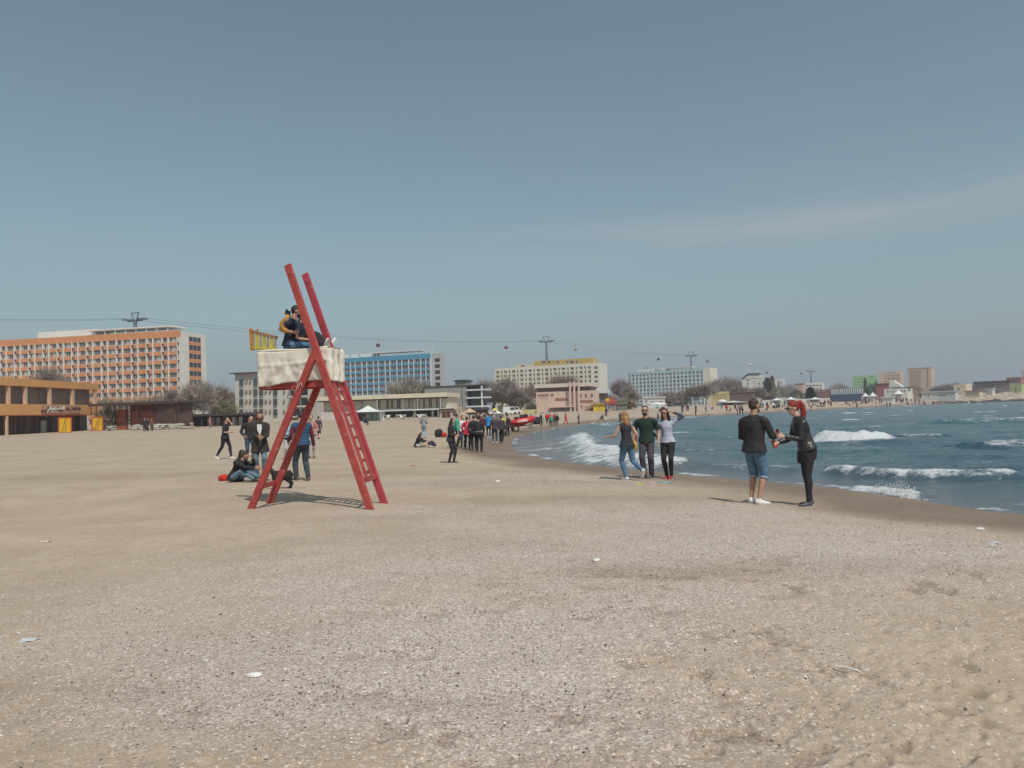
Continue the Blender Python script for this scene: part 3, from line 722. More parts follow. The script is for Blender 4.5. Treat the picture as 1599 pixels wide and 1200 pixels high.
# ---- pale blue hotel
PB = mat('pale_blue_render', (.36, .50, .53), .85, .1, .4)
ph = hotel('pale_blue_hotel', 'pale blue and white hotel block with square windows right of centre', 982, 625, 1100, 590, 576, 15, 9, (3.1,), LW, PB, LW, fh=2.9, band=.46,
           pilw=.75, curt=CURT, topband=1.7, seed=9)
ph.slab('end_wall', ph.W+.05, ph.W+5.2, .5, 15, 0, ph.H+.3, PY)
ph.slab('penthouse', ph.loc(994, 580)[0], ph.loc(1038, 578)[0], 3, 11, ph.H, ph.H+2.4, PY)
ph.slab('roof_canopy', ph.loc(1038, 578)[0], ph.loc(1078, 576)[0], 1.5, 10, ph.H+1.7, ph.H+2.3, PY)
for i in range(4): x = ph.loc(1020+i*2.8, 578)[0]; ph.win(x, x+1, ph.H+.6, ph.H+1.9, 3, GLASS)
for i in range(5): x = ph.loc(1042+i*8, 578)[0]; ph.slab('canopy_post', x, x+.3, 2, 2.3, ph.H, ph.H+1.7, PY)
ph.slab('chimney', ph.loc(1005, 577)[0], ph.loc(1006.5, 577)[0], 4, 5, ph.H+2.4, ph.H+4.8, GREYM)
# ---- cream beach pavilion below the blue hotel
cp = Bld('cream_pavilion', 'long cream beach pavilion with a flat roof and tall dark windows under the blue hotel', 'pavilion', 502, 196, 697, 190, 10)
zt0 = cp.loc(505, 622)[1]; zt1 = cp.loc(696, 611.5)[1]; zt = (zt0+zt1)/2; zf = cp.loc(620, 640)[1]; CRM2 = mat('cream_paint', (.66, .58, .44), .85, .08, .6)
cp.part('wall', MB().box((cp.W/2, 5.8, (zt-1)/2+zf/2), (cp.W, 9, zt-1-zf)), CRM2)
cp.slab('roof_slab', -1.0, cp.W+.6, -1.2, 11, zt-1.0, zt, CRM2); cp.slab('roof_shadow_strip', -.7, cp.W+.3, -.9, 1.2, zt-1.25, zt-1.003, DARKR)  # thin dark strip stands in for the shade under the roof slab
cp.slab('terrace_slab', cp.loc(556, 641)[0], cp.W+1.2, -1.6, 6, zf-.35, zf, LW)
xs0 = cp.loc(556, 650)[0]
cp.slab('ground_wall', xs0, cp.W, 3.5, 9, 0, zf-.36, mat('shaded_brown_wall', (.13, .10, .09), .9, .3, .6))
cp.slab('annex_wall', -.2, xs0-.02, .2, 9, 0, zf-.1, mat('white_pink_wall', (.60, .54, .52), .85, .12, .8))
for a, c in ((560.5, 564), (587, 591.5), (600, 605), (607.5, 612), (616.5, 623), (625.5, 629), (634.5, 638), (640, 642.5), (648, 653), (658, 662), (667, 672.5), (678, 682), (683, 686)):
    t_ = (a-500)/200; cp.window(a, 628-6*t_, c, 641-4.5*t_, 1.3, GLASS_BR, CRM2)
    cp.root
cp.window(560.5-33+34, 631, 563.5, 634.5, 1.3, DARK, CRM2)
for px in (575, 598, 646, 674, 683, 692): x = cp.loc(px, 650)[0]; cp.slab('column', x, x+.45, .0, .45, 0, zf-.35, LW)
for px in (592, 632, 655, 690): x = cp.loc(px, 640)[0]; cp.slab('awning_post', x, x+.12, -1.4, -1.28, zf, zt-1.25, LW)
# ---- grey building
gb = Bld('grey_block', 'grey three storey building with white balcony slabs left of the bare trees', 'building', 664, 225, 759, 220, 14)
GRW = mat('plain_grey_wall', (.30, .29, .27), .9, .06, .5); H = gb.loc(664, 606)[1]*.5+gb.loc(752, 602)[1]*.5; gb.H = H
x1 = gb.loc(728, 610)[0]; x2 = gb.loc(752, 610)[0]
gb.part('wall', MB().box((x1/2, 7, H/2), (x1, 14, H)), GRW); gb.slab('roof', -.2, x2+.3, -.2, 6, H, H+.3, DARKR)
gb.slab('seam', gb.loc(721, 610)[0], gb.loc(721.8, 610)[0], -.05, .02, 2, H-.4, DARK)
gb.slab('balcony_recess', x1+.02, x2, 1.8, 5, 0, H-.02, GLASS)
for py in (609.3, 621.5, 635.2): z = gb.loc(740, py)[1]; gb.slab('balcony_slab', x1+.02, x2+2.2, -.5, 2, z-.2, z+.22, LW)
for k in range(12): x = x1+1+(x2-x1-1.2)*k/11; gb.slab('mullion', x, x+.09, 1.6, 1.79, .5, H-.5, GREYM)
gb.slab('end_column', x2-.1, x2+.3, -.3, .1, 0, H-.1, LW); gb.slab('roof_hut', gb.loc(705, 603)[0], gb.loc(722, 603)[0], 3, 8, H+.3, H+1.6, GRW)
gb.slab('hut_roof', gb.loc(703.5, 603)[0], gb.loc(723.5, 603)[0], 2.5, 8.5, H+1.6, H+1.9, DARKR)
gb.window(672, 613.5, 675.5, 616.5, -.0, DARK, GRW); gb.window(672.5, 629, 677, 634, -.0, DARK, GRW)
# ---- pink pavilion
pk = Bld('pink_pavilion', 'pink flat-roofed beach building with a brown ribbon window in front of the yellow hotel', 'building', 838, 232, 934, 228, 16)
PINK = mat('pink_render', (.61, .46, .385), .88, .08, .5); H = pk.loc(880, 605)[1]; pk.H = H
pk.part('wall', MB().box((pk.W/2, 8, (H-1.2)/2), (pk.W, 16, H-1.2)), PINK)
xr = pk.loc(922, 600)[0]
pk.slab('ribbon_window', .2, xr, .4, 15, H-1.2, H, mat('ribbon_glass', (.16, .09, .08), .4, .4, .8)); pk.slab('roof_slab', -.5, xr+.6, -.6, 15.5, H, H+1.1, mat('pink_white', (.62, .53, .47), .85, .08, .5))
BRN = mat('brown_red_paint', (.33, .15, .11), .8, .2, 1)
for a, y0, c, y1 in ((867, 622, 886, 626), (906, 625, 926, 629), (840, 616, 857, 619)): pk.pslab('brown_panel', a, y0, c, y1, -.08, .02, BRN)
for a, y0, c, y1 in ((906, 615, 909, 621), (913.5, 615, 917, 621), (922.5, 614.5, 926, 620.5), (844, 619, 846, 623), (848.5, 619, 850.5, 623), (853, 619, 855, 623), (860, 615, 865, 619), (872, 614.5, 873.5, 616), (884, 614, 885.5, 616), (907, 633, 910, 637), (914, 634, 917, 637)):
    pk.window(a, y0, c, y1, 0, GLASS_BR, PINK)
for px in (890.5, 897, 904): x0 = pk.loc(px, 620)[0]; pk.slab('pylon', x0, x0+.5, -1.6, -1.1, 0, H+1.5, PINK)
pk.pslab('garage', 868, 637, 890, 646, -1.2, 0, mat('grey_shutter', (.17, .165, .15), .8, .2, 1)); pk.pslab('awning', 858, 634.5, 899, 636.6, -1.8, 0, PINK)
mb = MB(); xa, za = pk.loc(909, 647, -3); xb, zb_ = pk.loc(931, 629, -3); mb.prism([(xa, -4, 0), (xa+1.2, -4, 0), (xb+.6, -4, zb_), (xb-.6, -4, zb_), ], (0, 1.2, 0)); mb.box(((xa+xb)/2+1.6, -2.2, zb_*.3), (3.4, .4, zb_*.6)); pk.part('stair_flight', mb, BRN)
pk.slab('upper_box', pk.loc(934, 610)[0]-1, pk.loc(946, 610)[0], 3, 12, pk.loc(940, 614)[1], pk.loc(940, 607)[1], LW)
pk.slab('upper_support', pk.loc(935, 620)[0]-1, pk.loc(943, 620)[0], 4, 11, 0, pk.loc(940, 614)[1]-.02, mat('mauve_grey', (.17, .14, .15), .9, .15, 1))
# ---- orange two storey beach bar, left edge
OB = mat('apricot_render', (.66, .34, .13), .85, .08, .5); OBC = mat('apricot_column', (.62, .42, .28), .8, .06)
ob = Bld('orange_beach_bar', 'two storey orange beach bar with a painted sign at the left edge', 'beach bar', -70, 110, 153, 147, 9)
zA = ob.loc(60, 594)[1]; zB = ob.loc(60, 605)[1]; zC = ob.loc(60, 632)[1]; zD = ob.loc(60, 649.5)[1]
xe = ob.loc(149, 610)[0]
ob.slab('roof_band', -1, xe, -.6, 9, zB, zA, OB); ob.slab('floor_band', -1, ob.W, -.9, 9, zD, zC, OB)
ob.part('upper_glass', MB().box((xe/2-.5, 4.7, (zB+zC)/2), (xe-.6, 8, zB-zC)), mat('curtained_glass', (.20, .15, .135), .45, .35, 1.6, streak=True))
ob.part('ground_glass', MB().box((ob.W/2, 5.4, zD/2), (ob.W-.4, 7, zD)), mat('ground_front', (.115, .085, .075), .5, .5, 1.2, streak=True))
for a, c in ((-30, -27), (8, 11.5), (34.5, 38), (72.5, 76), (108.5, 112), (143.5, 147)): x0, x1 = ob.loc(a, 620)[0], ob.loc(c, 620)[0]; ob.slab('upper_column', x0, x1, -.5, -.1, zC, zB, OBC)
for px in (-20, 9, 19, 31, 36, 47, 54, 72, 84, 96, 118, 128, 137): x0 = ob.loc(px, 660)[0]; ob.slab('ground_column', x0, x0+.22, 1.4, 1.9, 0, zD, mat('brown_post', (.20, .14, .12), .8, .2))
ob.slab('corner_post', ob.loc(.5, 660)[0], ob.loc(2.8, 660)[0], -1.0, -.7, 0, zD, OBC)
ob.pslab('door', 63.5, 657, 71.5, 678, 1.2, 1.4, mat('pale_green_door', (.36, .41, .37), .6, .12), 1.3)
ob.pslab('drainpipe', 133.5, 633, 135, 649, -.98, -.9, mat('red_pipe', (.35, .05, .03), .6, .1))
ob.slab('edge_trim', -1, ob.W, -.95, -.9, zD-.02, zD+.12, _mats['red_pipe'])
ob.slab('terrace_step', -1, ob.W+1.2, -2.2, 1, 0, ob.loc(60, 677.5)[1]-.05, CREAM)
x0, x1, z0, z1 = ob.rect(64.5, 633.2, 125, 645.5, -1); SB = mat('sign_board', (.50, .36, .24), .7, .2, 2.0, col2=(.42, .19, .11))
sg = ob.slab('sign_board', x0, x1, -1.0, -.9, z0, z1, SB)
g = random.Random(4); mb = MB(); w = x1-x0; h = z1-z0
for k in range(13):   # dark red leaf shapes behind the lettering
    cx = x0+w*(.03+.94*k/12)+g.uniform(-.1, .1); cz = z0+h*g.uniform(.2, .6)
    if .30 < k/12 < .62 and g.random() < .5: continue
    r = h*g.uniform(.16, .32); P = [(cx+r*1.5*math.cos(t)*(1+.25*math.sin(3*t)), -1.012, cz+r*math.sin(t)) for t in np.linspace(0, 6.28, 11)[:-1]]
    mb.prism(P[::-1], (0, .01, 0))
mb.obj('sign_leaves', mat('maroon_paint', (.17, .05, .045), .7, .35, 3), sg)
mb = MB(); pen = x0+w*.20; zz = z0+h*.40      # slanting white hand lettering
def stroke(pts, r): mb.tube([(pen+a*h, -1.03, zz+c*h+(pen-x0)/w*h*.12) for a, c in pts], r, 5)
stroke([(-.55, -.35), (-.2, -.05), (.05, .32)], .05)
for L_ in ([(0, -.1), (.12, .45), (.26, -.1)], [(0, .1), (.14, .22), (.1, .0), (.24, -.05)], [(.0, -.35), (.1, .2), (.22, .05), (.06, -.02)], [(0, 0), (.1, .2), (.18, 0)], [(0, .42), (.05, 0), (.15, 0)],
           [(0, -.05), (.03, .35)], [(0, .1), (.12, .2), (.06, -.02), (.2, 0)], [(0, .0), (.05, .22), (.12, .0), (.2, .2), (.26, 0)], [(0, .46), (.03, 0)], [(.0, .1), (.16, .2), (.1, -.02), (.24, .02)], [(0, -.02), (.06, .4), (.2, .3), (.08, .16), (.24, -.02)], [(0, .0), (.12, .42), (.22, 0)]):
    stroke(L_, .05); pen += h*.27
mb.obj('sign_lettering', mat('sign_white', (.66, .66, .64), .6, .1), sg)
# yellow shutters framed in red
YP = mat('yellow_panel', (.68, .42, .03), .6, .12, 1.0); RP = mat('red_orange_frame', (.45, .09, .02), .6, .15)
def shutter(px0, py0, px1, py1, Y, label, lines):
    b = Bld('yellow_shutter', label, 'shutter', px0, Y, px1, Y, .15, 'yellow shutters leaning at the bar', base=foot((px0+px1)/2, Y)[2]-.05)
    H = b.loc(px0, py0)[1]; W = b.W; b.part('panel', MB().box((W/2, .06, H/2), (W-.1, .06, H-.1)), YP)
    b.part('frame', MB().box((.1, .06, H/2), (.2, .12, H)).box((W-.1, .06, H/2), (.2, .12, H)).box((W/2, .06, H-.1), (W-.4, .11, .2)).box((W/2, .06, .08), (W-.4, .11, .16)), RP)
    mb = MB()
    for (a, c, d, e) in lines: mb.bar((W*a, .0, H*c), (W*d, .0, H*e), .07, .04, up=(0, 1, 0))
    b.part('brace', mb, mat('brown_brace', (.20, .08, .03), .7, .1))
shutter(90.5, 652, 112, 678, 129, 'yellow shutter with one slanting brace in front of the orange bar', [(.28, .08, .6, .92), (.56, .08, .56, .55)])
shutter(142.5, 651, 161, 675, 137, 'yellow shutter with two slanting braces at the right end of the orange bar', [(.30, .08, .62, .92), (.48, .08, .78, .92), (.05, .3, .4, .04)])
# ---- red timber kiosk under a long dark roof
rk = Bld('red_timber_kiosk', 'dark red timber kiosk with panelled walls right of the orange bar', 'kiosk', 183, 140, 277, 134, 5)
RT = mat('red_timber', (.22, .055, .035), .75, .35, 2.0, streak=True); RT2 = mat('lighter_red_timber', (.34, .10, .06), .75, .25, 2.0, streak=True); BR = mat('dark_brown_timber', (.09, .05, .04), .8, .3, 2)
rk.pslab('side_panel', 184, 640, 203, 674, -.6, -.35, RT2); rk.pslab('wall', 202, 631, 249, 671, .2, 4, RT); rk.pslab('front_panel', 206, 642, 243, 662, -.1, .18, RT2)
rk.pslab('hut', 247, 628.5, 275.5, 668, -.6, 3.5, BR)
for py in (650.5, 661.5): rk.pslab('rail', 184, py, 243, py+.9, -.7, -.6, BR)
for px in (184, 202.5, 222, 243): rk.pslab('post', px, 634, px+1.2, 672, -.75, -.6, BR)
pg = Bld('dark_pergola', 'long dark flat pergola roof on thin posts over the red kiosk', 'pergola', 150, 140.5, 288, 134.5, 6)
z0 = pg.loc(220, 631.5)[1]; pg.slab('roof', 0, pg.W, -1.6, 6, z0, z0+.32, DARKR); pg.slab('fascia', 0, pg.W, -1.68, -1.603, z0-.12, z0+.3, BR)
for px in (160, 181, 222.5, 287): x0 = pg.loc(px, 650)[0]; pg.slab('post', x0-.06, x0+.06, -1.4, -1.28, 0, z0, BR)
# ---- long dark bathing shed
ls = Bld('bathing_shed', 'low dark shed with a long flat roof left of the white guest house', 'shed', 276, 150, 383, 148, 6)
z0 = ls.loc(330, 650)[1]; ls.slab('roof', -.5, ls.W+.4, -1.2, 6, z0, z0+.45, DARKR); x1 = ls.loc(317, 660)[0]
ls.slab('wall', 0, x1, 0, 5, 0, z0, DARK)
ls.slab('back_wall', x1+.02, ls.W, 3, 5, 0, z0, BR)
g = random.Random(2); x = x1+.3
while x < ls.W-.6: w = g.uniform(.5, 1.4); ls.slab('panel', x, x+w, 1.0, 1.1, .3, z0-.3, g.choice([LW, WHITE, PINK, LW])); x += w+g.uniform(.3, 1.0)
for px in (318, 333, 340, 352, 372): x0 = ls.loc(px, 660)[0]; ls.slab('post', x0, x0+.15, -.8, -.65, 0, z0, BR)

def simple(name, label, cat, px0, py0, px1, py1, Y, depth, wm, rm=None, wins=(), group=None, gl=GLASS, roof=.35, winm=None, dY=None):
    """plain block seen between photo columns, top at py0; wins = photo rectangles"""
    if dY is None: dY = (px1-px0)/FPX*Y*(((px0+px1)/2-CX)/FPX*1.06+.02)
    b = Bld(name, label, cat, px0, Y+dY, px1, Y, depth, group); H = b.loc((px0+px1)/2, py0)[1]; b.H = H
    b.part('wall', MB().box((b.W/2, depth/2, H/2), (b.W, depth, H)), wm)
    if rm is not None: b.slab('roof', -.3, b.W+.3, -.4, depth+.3, H, H+roof, rm)
    for w in wins: b.window(w[0], w[1], w[2], w[3], 0, gl, winm or wm)
    return b
def wgrid(x0, y0, x1, y1, nx, ny, fw=.6, fh=.55, slope=-.03):
    out = []; dx = (x1-x0)/nx; dy = (y1-y0)/ny
    for i in range(nx):
        for j in range(ny):
            a = x0+dx*(i+.5-fw/2); c = y0+dy*(j+.5-fh/2)+(a-x0)*slope; out.append((a, c, a+dx*fw, c+dy*fh))
    return out
GRN = mat('mint_green_render', (.25, .50, .22), .85, .1, .1); PEA = mat('peach_render', (.58, .42, .30), .85, .08, .1); TAN = mat('tan_render', (.52, .40, .31), .85, .08, .1)
simple('green_tower_block', 'mint green slab tower on the far skyline beyond the bay', 'tower block', 1332, 586.5, 1369, 610, 820, 16, GRN, None, wgrid(1334, 590, 1348, 604, 4, 3)+wgrid(1356, 587.5, 1366, 589.5, 1, 1), 'far towers', GLASS_BR, winm=LW)
simple('peach_tower_block', 'peach coloured tower with dark balconies between the green and the tallest tower', 'tower block', 1374.5, 580.5, 1408.5, 610, 800, 16, PEA, None, wgrid(1381, 585, 1405, 603, 6, 4)+wgrid(1380, 581.5, 1400, 583.5, 4, 1), 'far towers', GLASS_BR, winm=LW)
b = simple('tan_tower_block', 'tallest tan tower on the far skyline with a brown balcony face', 'tower block', 1419, 575, 1456, 612, 800, 16, TAN, PEA, wgrid(1420.5, 579, 1438, 606, 5, 9, .75, .6)+wgrid(1446, 577, 1450.5, 606, 1, 9, .5, .9), 'far towers', mat('balcony_brown', (.20, .13, .11), .8, .3, .2), winm=PEA)
simple('white_tower_block', 'white tower cut off by the right edge of the view', 'tower block', 1595, 577, 1625, 605, 700, 16, LW, None, wgrid(1597, 580, 1622, 600, 4, 6), 'far towers')
simple('red_hall', 'low dusty red hall left of the peach tower on the far shore', 'hall', 1368, 600, 1388, 615, 480, 20, mat('dusty_red', (.26, .10, .085), .85, .15, .2), DARKR)
b = simple('white_sail_building', 'white building with a slanting peaked roof in front of the peach tower', 'building', 1381, 607, 1417, 618, 430, 18, WHITE, None, wgrid(1384, 609, 1415, 615, 7, 1, .5, .5))
x0, z0 = b.loc(1388, 607); x1, z1 = b.loc(1400, 594); mb = MB().prism([(x0, 2, z0), (x1+3, 2, z0), (x0+2, 2, z1), (x0, 2, z1)], (0, 8, 0)); b.part('peaked_roof', mb, WHITE)
b.slab('upper_roof', b.loc(1390, 600)[0], b.W+1, 1, 12, b.H, b.H+.6, DARKR)
simple('cream_sea_house', 'cream house with one dark door on the far shore right of the tan tower', 'house', 1490, 600.5, 1509.5, 616, 420, 12, CREAM, None, [(1495.5, 606, 1498.5, 611), (1502, 603, 1503.5, 605)])
b = simple('long_dark_roofed_hall', 'long low hall with a dark flat roof at the far right', 'hall', 1522, 598.5, 1578, 612, 460, 20, mat('mauve_wall', (.24, .19, .18), .9, .15, .2), DARKR, wgrid(1524, 601.5, 1552, 606.5, 8, 1, .5, .9, -.02), roof=1.2)
simple('brick_villa', 'reddish brick villa with pale windows behind the dark roofed hall', 'villa', 1573, 590.5, 1595, 606, 520, 14, mat('brick_pink', (.34, .18, .14), .9, .15, .2), mat('rust_roof', (.30, .13, .09), .9, .2), wgrid(1576, 593, 1593, 597, 6, 1, .5, .6), gl=CURT)
simple('lime_kiosk', 'pale lime green kiosk under the brick villa', 'kiosk', 1577.5, 601, 1596, 613, 400, 9, mat('lime_paint', (.42, .50, .26), .85, .1, .3), None, [(1585, 605, 1587.5, 611)])
# mid distance houses right of the pale blue hotel
b = simple('white_chalet', 'white chalet with a dark curved roof and round windows right of the pale blue hotel', 'house', 1160, 592, 1191, 622, 430, 16, WHITE, None, [(1166.5, 592.5, 1169.5, 595.5), (1166.5, 598.5, 1169.5, 601), (1184, 598, 1187, 601), (1176, 596, 1178, 598), (1167, 604, 1169, 606)])
x0, z0 = b.loc(1160, 592); x1, z1 = b.loc(1168, 585); x2, _ = b.loc(1186, 585)
b.part('gable', MB().prism([(x0, 0, z0), (b.W, 0, z0), (b.W, 0, z0+1.5), (x2, 0, z1), (x1, 0, z1)], (0, 16, 0)), WHITE)
b.part('roof', MB().bar((x0-.6, 8, z0+.1), (x1, 8, z1+.25), .5, 17, up=(0, 1, 0)).bar((x1, 8, z1+.25), (x2+.2, 8, z1+.25), .5, 17, up=(0, 1, 0)), DARKR)
b.part('mast', MB().bar((x1+1, 4, z1), (x1+1, 4, z1+5.2), .35, .35).ball((x1+1, 4, z1+5.4), .8), LW)
simple('yellow_house', 'small yellow house with a pointed gable right of the pale blue hotel', 'house', 1111, 612, 1138, 628, 400, 10, mat('yellow_house_paint', (.52, .42, .20), .85, .12, .3), None, wgrid(1113, 615, 1136, 624, 5, 2, .5, .5), gl=GLASS_BR)



simple('brown_gallery', 'low brown gallery with thin pale posts in front of the white chalet', 'gallery', 1140, 613, 1178, 628, 360, 8, mat('brown_wall2', (.15, .105, .10), .9, .25, .3), mat('brown_roof2', (.20, .14, .13), .9, .2), [(1141+i*4.4, 617, 1141.7+i*4.4, 625) for i in range(8)], gl=LW)
simple('white_flat_block', 'white flat roofed block behind trees right of the white chalet', 'building', 1256, 597.5, 1285, 622, 480, 14, WHITE, None, wgrid(1258, 600, 1284, 616, 5, 3, .7, .4))
simple('pink_house', 'small pinkish house left of the white flat roofed block', 'house', 1242, 600, 1255.5, 622, 470, 12, mat('rosy_render', (.50, .37, .33), .88, .15, .3), mat('rust_tile', (.22, .11, .09), .9, .2), wgrid(1243, 603, 1254, 615, 3, 2, .4, .5))
simple('white_gate_house', 'white frame shaped building standing above the trees right of the white chalet', 'building', 1211, 592, 1225, 622, 500, 10, LW, None, [(1214.5, 595, 1217.5, 606), (1220, 595, 1221.5, 606)], gl=GLASS_BR)
simple('terraced_red_hotel', 'low reddish terraced building with pale bands right of the white flat roofed block', 'building', 1273, 609, 1297, 625, 400, 12, mat('dull_red_wall', (.24, .12, .10), .9, .15, .3), None, [(1274, 611+3.3*i, 1292, 612.2+3.3*i) for i in range(4)], gl=CURT)
b = simple('blue_board_wall', 'long dark blue hoarding along the far beach under a row of white posts', 'hoarding', 1296, 616, 1347, 623, 335, 3, mat('navy_board', (.055, .075, .13), .7, .25, .3))
b.slab('rear_wall', 0, b.W, 3, 6, 0, b.H+2.6, _mats['brown_wall2'])
for i in range(15): x = b.W*(i+.4)/15; b.slab('post', x, x+.55, 2.6, 2.95, b.H, b.H+2.4, LW)
simple('white_cabin_row', 'white flat beach cabins on the far shore below the tan tower', 'cabins', 1439, 612.5, 1492, 623, 330, 6, WHITE, LW, [(1449, 616, 1451, 621), (1466, 616.5, 1478, 618)], gl=DARK)
simple('white_cabin', 'single white cabin on the sand below the red hall', 'cabin', 1376, 621.5, 1394, 631, 300, 4, WHITE, LW)
simple('cream_low_kiosk', 'cream low kiosk with a brown roof on the rocks at the far right', 'kiosk', 1508, 611.5, 1530, 620, 345, 5, CREAM, BRN)
simple('white_pump_house', 'white flat hut on the rocks left of the lime kiosk', 'hut', 1540, 608.5, 1550, 618, 350, 4, WHITE, LW)
b = simple('white_terrace_house', 'small white terrace house in front of the pale blue hotel', 'house', 1005.5, 621.5, 1038, 636, 300, 8, WHITE, PY, [(1008, 625, 1011, 629), (1017, 627, 1035, 629.5)], gl=GLASS_BR)
YK = mat('bright_yellow_paint', (.62, .45, .04), .7, .1, .5)
simple('yellow_kiosk', 'bright yellow kiosk right of the pink pavilion stairs', 'kiosk', 926.5, 631.5, 946, 645, 205, 3.5, YK, YK, [(936, 633, 936.6, 642)], gl=BRN, roof=.15)
simple('yellow_container', 'pale yellow container on the sand left of the pink pavilion', 'container', 811, 640, 838, 650, 200, 3, mat('pale_yellow_steel', (.52, .45, .20), .7, .12, .6), None, [(822.5, 643, 824, 648), (835, 642, 838, 649)], gl=DARK)
simple('green_door_cabins', 'pair of white framed sea green doors on a beach cabin below the cream pavilion', 'cabin', 577, 643, 592.5, 658, 160, 2.5, LW, None, [(578.3, 644.5, 584, 657), (586, 644.5, 591.3, 657)], gl=mat('sea_green_door', (.07, .36, .26), .6, .1))
simple('slatted_hut', 'brown slatted hut left of the sea green doors', 'hut', 556, 646, 576, 660, 160, 2.5, mat('slat_wood', (.26, .20, .18), .85, .3, 3), None, [(557, 648+2.2*i, 566, 648.9+2.2*i) for i in range(5)], gl=BR)

# ================================================================ LIFEGUARD TOWER
RED = mat('red_paint', (.47, .075, .065), .6, .28, 4.0, .35, 60, col2=(.33, .045, .042)); RED2 = mat('crimson_paint', (.46, .060, .080), .55, .2, 3.0, col2=(.34, .04, .055))
def wear(M, lo=.66, hi=.70, c=(.40, .27, .22)):
    """chips and rubbed patches where the paint is gone"""
    nt = M.node_tree; N = nt.nodes; L = nt.links; b = N['Principled BSDF']; src = b.inputs['Base Color'].links[0].from_socket
    tc = N.new('ShaderNodeTexCoord'); n = N.new('ShaderNodeTexNoise'); n.inputs['Scale'].default_value = 9; n.inputs['Detail'].default_value = 8; n.inputs['Roughness'].default_value = .75
    L.new(tc.outputs['Object'], n.inputs['Vector']); r = N.new('ShaderNodeMapRange'); r.inputs[1].default_value = lo; r.inputs[2].default_value = hi; L.new(n.outputs[0], r.inputs[0])
    m = N.new('ShaderNodeMixRGB'); L.new(r.outputs[0], m.inputs[0]); L.new(src, m.inputs[1]); m.inputs[2].default_value = (*c, 1); L.new(m.outputs[0], b.inputs['Base Color'])
wear(RED, .60, .66); wear(RED2, .62, .68)
WOODY = mat('weathered_wood', (.42, .30, .20), .8, .25, 5)
def build_tower():
    nR = at_y(580, 789, 14.45); fR = at_y(602, 780, 15.37); nL = at_y(389, 783, 15.3); fL = at_y(418, 778, 16.2)
    for p in (nR, fR, nL, fL): p[2] = terr(p[0:1], p[1:2])[0]
    cen = (nR+fR+nL+fL)/4; root = empty('lifeguard_tower', (cen[0], cen[1], min(nR[2], nL[2]))); O = np.array(root.location)
    tag(root, 'tall red wooden lifeguard chair with a canvas sided platform standing on the sand', 'lifeguard tower')
    e1 = nL-nR; e1[2] = 0; e1 /= np.linalg.norm(e1); nn_ = np.array([-e1[1], e1[0], 0]);
    if nn_[1] < 0: nn_ = -nn_
    off = fR-nR; off[2] = 0
    def NP(px, py, o=0.0):
        d = ray(px, py); q = nR+nn_*o; t = ((q-EYE)@nn_)/(d@nn_); return EYE+d*t
    def P(name, mb, m, smooth=False, parent=None, bevel=0): 
        mb.V = [v-O for v in mb.V]; return mb.obj(name, m, parent or root, smooth, bevel)
    wid = float(off@nn_); down = np.array([0, 0, -.08])
    topN = NP(449, 414); topF = NP(476, 428, wid); apN = NP(488, 540); apF = NP(516, 546, wid)
    T1 = MB().bar(nR+down, topN, .14, .06, up=nn_); P('long_post', T1, RED, bevel=.008)
    P('long_post', MB().bar(fR+down, topF, .14, .06, up=nn_), RED2, bevel=.008)
    for q, a in ((topN, nR), (topF, fR)):    # bolt hole near the top
        dr = (a-q)/np.linalg.norm(a-q); c = q+dr*.2; P('bolt', MB().tube([c-nn_*.04, c+nn_*.04], .016, 8), DARK)
    on = lambda A, B, t: A+(B-A)*t
    aN = on(nR, topN, (apN[2]-nR[2])/(topN[2]-nR[2])); aF = on(fR, topF, (apF[2]-fR[2])/(topF[2]-fR[2]))
    P('leg', MB().bar(nL+down, aN+nn_*.004-(aN-nR)/np.linalg.norm(aN-nR)*.06, .14, .055, up=nn_), RED, bevel=.008)
    P('leg', MB().bar(fL+down, aF-nn_*.004-(aF-fR)/np.linalg.norm(aF-fR)*.06, .14, .055, up=nn_), RED, bevel=.008)
    def at_h(A, B, z): return on(A, B, (z-A[2])/(B[2]-A[2]))
    zr = nR[2]+.52; c0 = at_h(nR, topN, zr); c1 = at_h(fR, topF, zr); P('crossbar', MB().bar(c0, c1, .05, .10), RED, bevel=.006)
    zl = nL[2]+.42; c0 = at_h(nL, aN, zl); c1 = at_h(fL, aF, zl); P('crossbar', MB().bar(c0, c1, .05, .10), RED, bevel=.006)
    # ladder on the sloping right side
    zt = NP(530, 602)[2]
    z0 = zr; w1 = off
    for f in (.36, .74):
        a = at_h(nR, topN, z0)+w1*f; b = at_h(nR, topN, zt+.1)+w1*f; P('ladder_rail', MB().bar(a, b, .035, .11, up=off), RED, bevel=.004)
    for k in range(8):
        z = z0+.12+(zt-z0-.1)*k/7.6; a = at_h(nR, topN, z)+w1*.33; b = at_h(nR, topN, z)+w1*.78
        sl = (topN-nR)/np.linalg.norm(topN-nR); P('rung', MB().bar(a-sl*.0, b, .035, .06), RED)
    # platform
    L0 = NP(405.5, 600, .05); R0_ = NP(537, 601, .05); zb = (NP(407, 606, .05)[2]+NP(513, 605, .05)[2])/2
    xl = (L0-nR)@e1; xr = (NP(511, 600, .05)-nR)@e1-.02      # e1 points left
    yn, yf = .13, wid-.03; zt_ = (NP(405, 547, .05)[2]+NP(509, 547, .05)[2])/2
    offd = off/np.linalg.norm(off); wid2 = float(np.linalg.norm(off)); F = lambda a, o, z: np.array([nR[0], nR[1], 0])+e1*a+offd*o+np.array([0, 0, z])
    P('platform_beam', MB().bar(F(xl, yn, zb+.06), F(xr, yn, zb+.06), .05, .13, up=(0, 0, 1)), RED)
    P('platform_beam', MB().bar(F(xl, yf, zb+.06), F(xr, yf, zb+.06), .05, .13, up=(0, 0, 1)), RED)
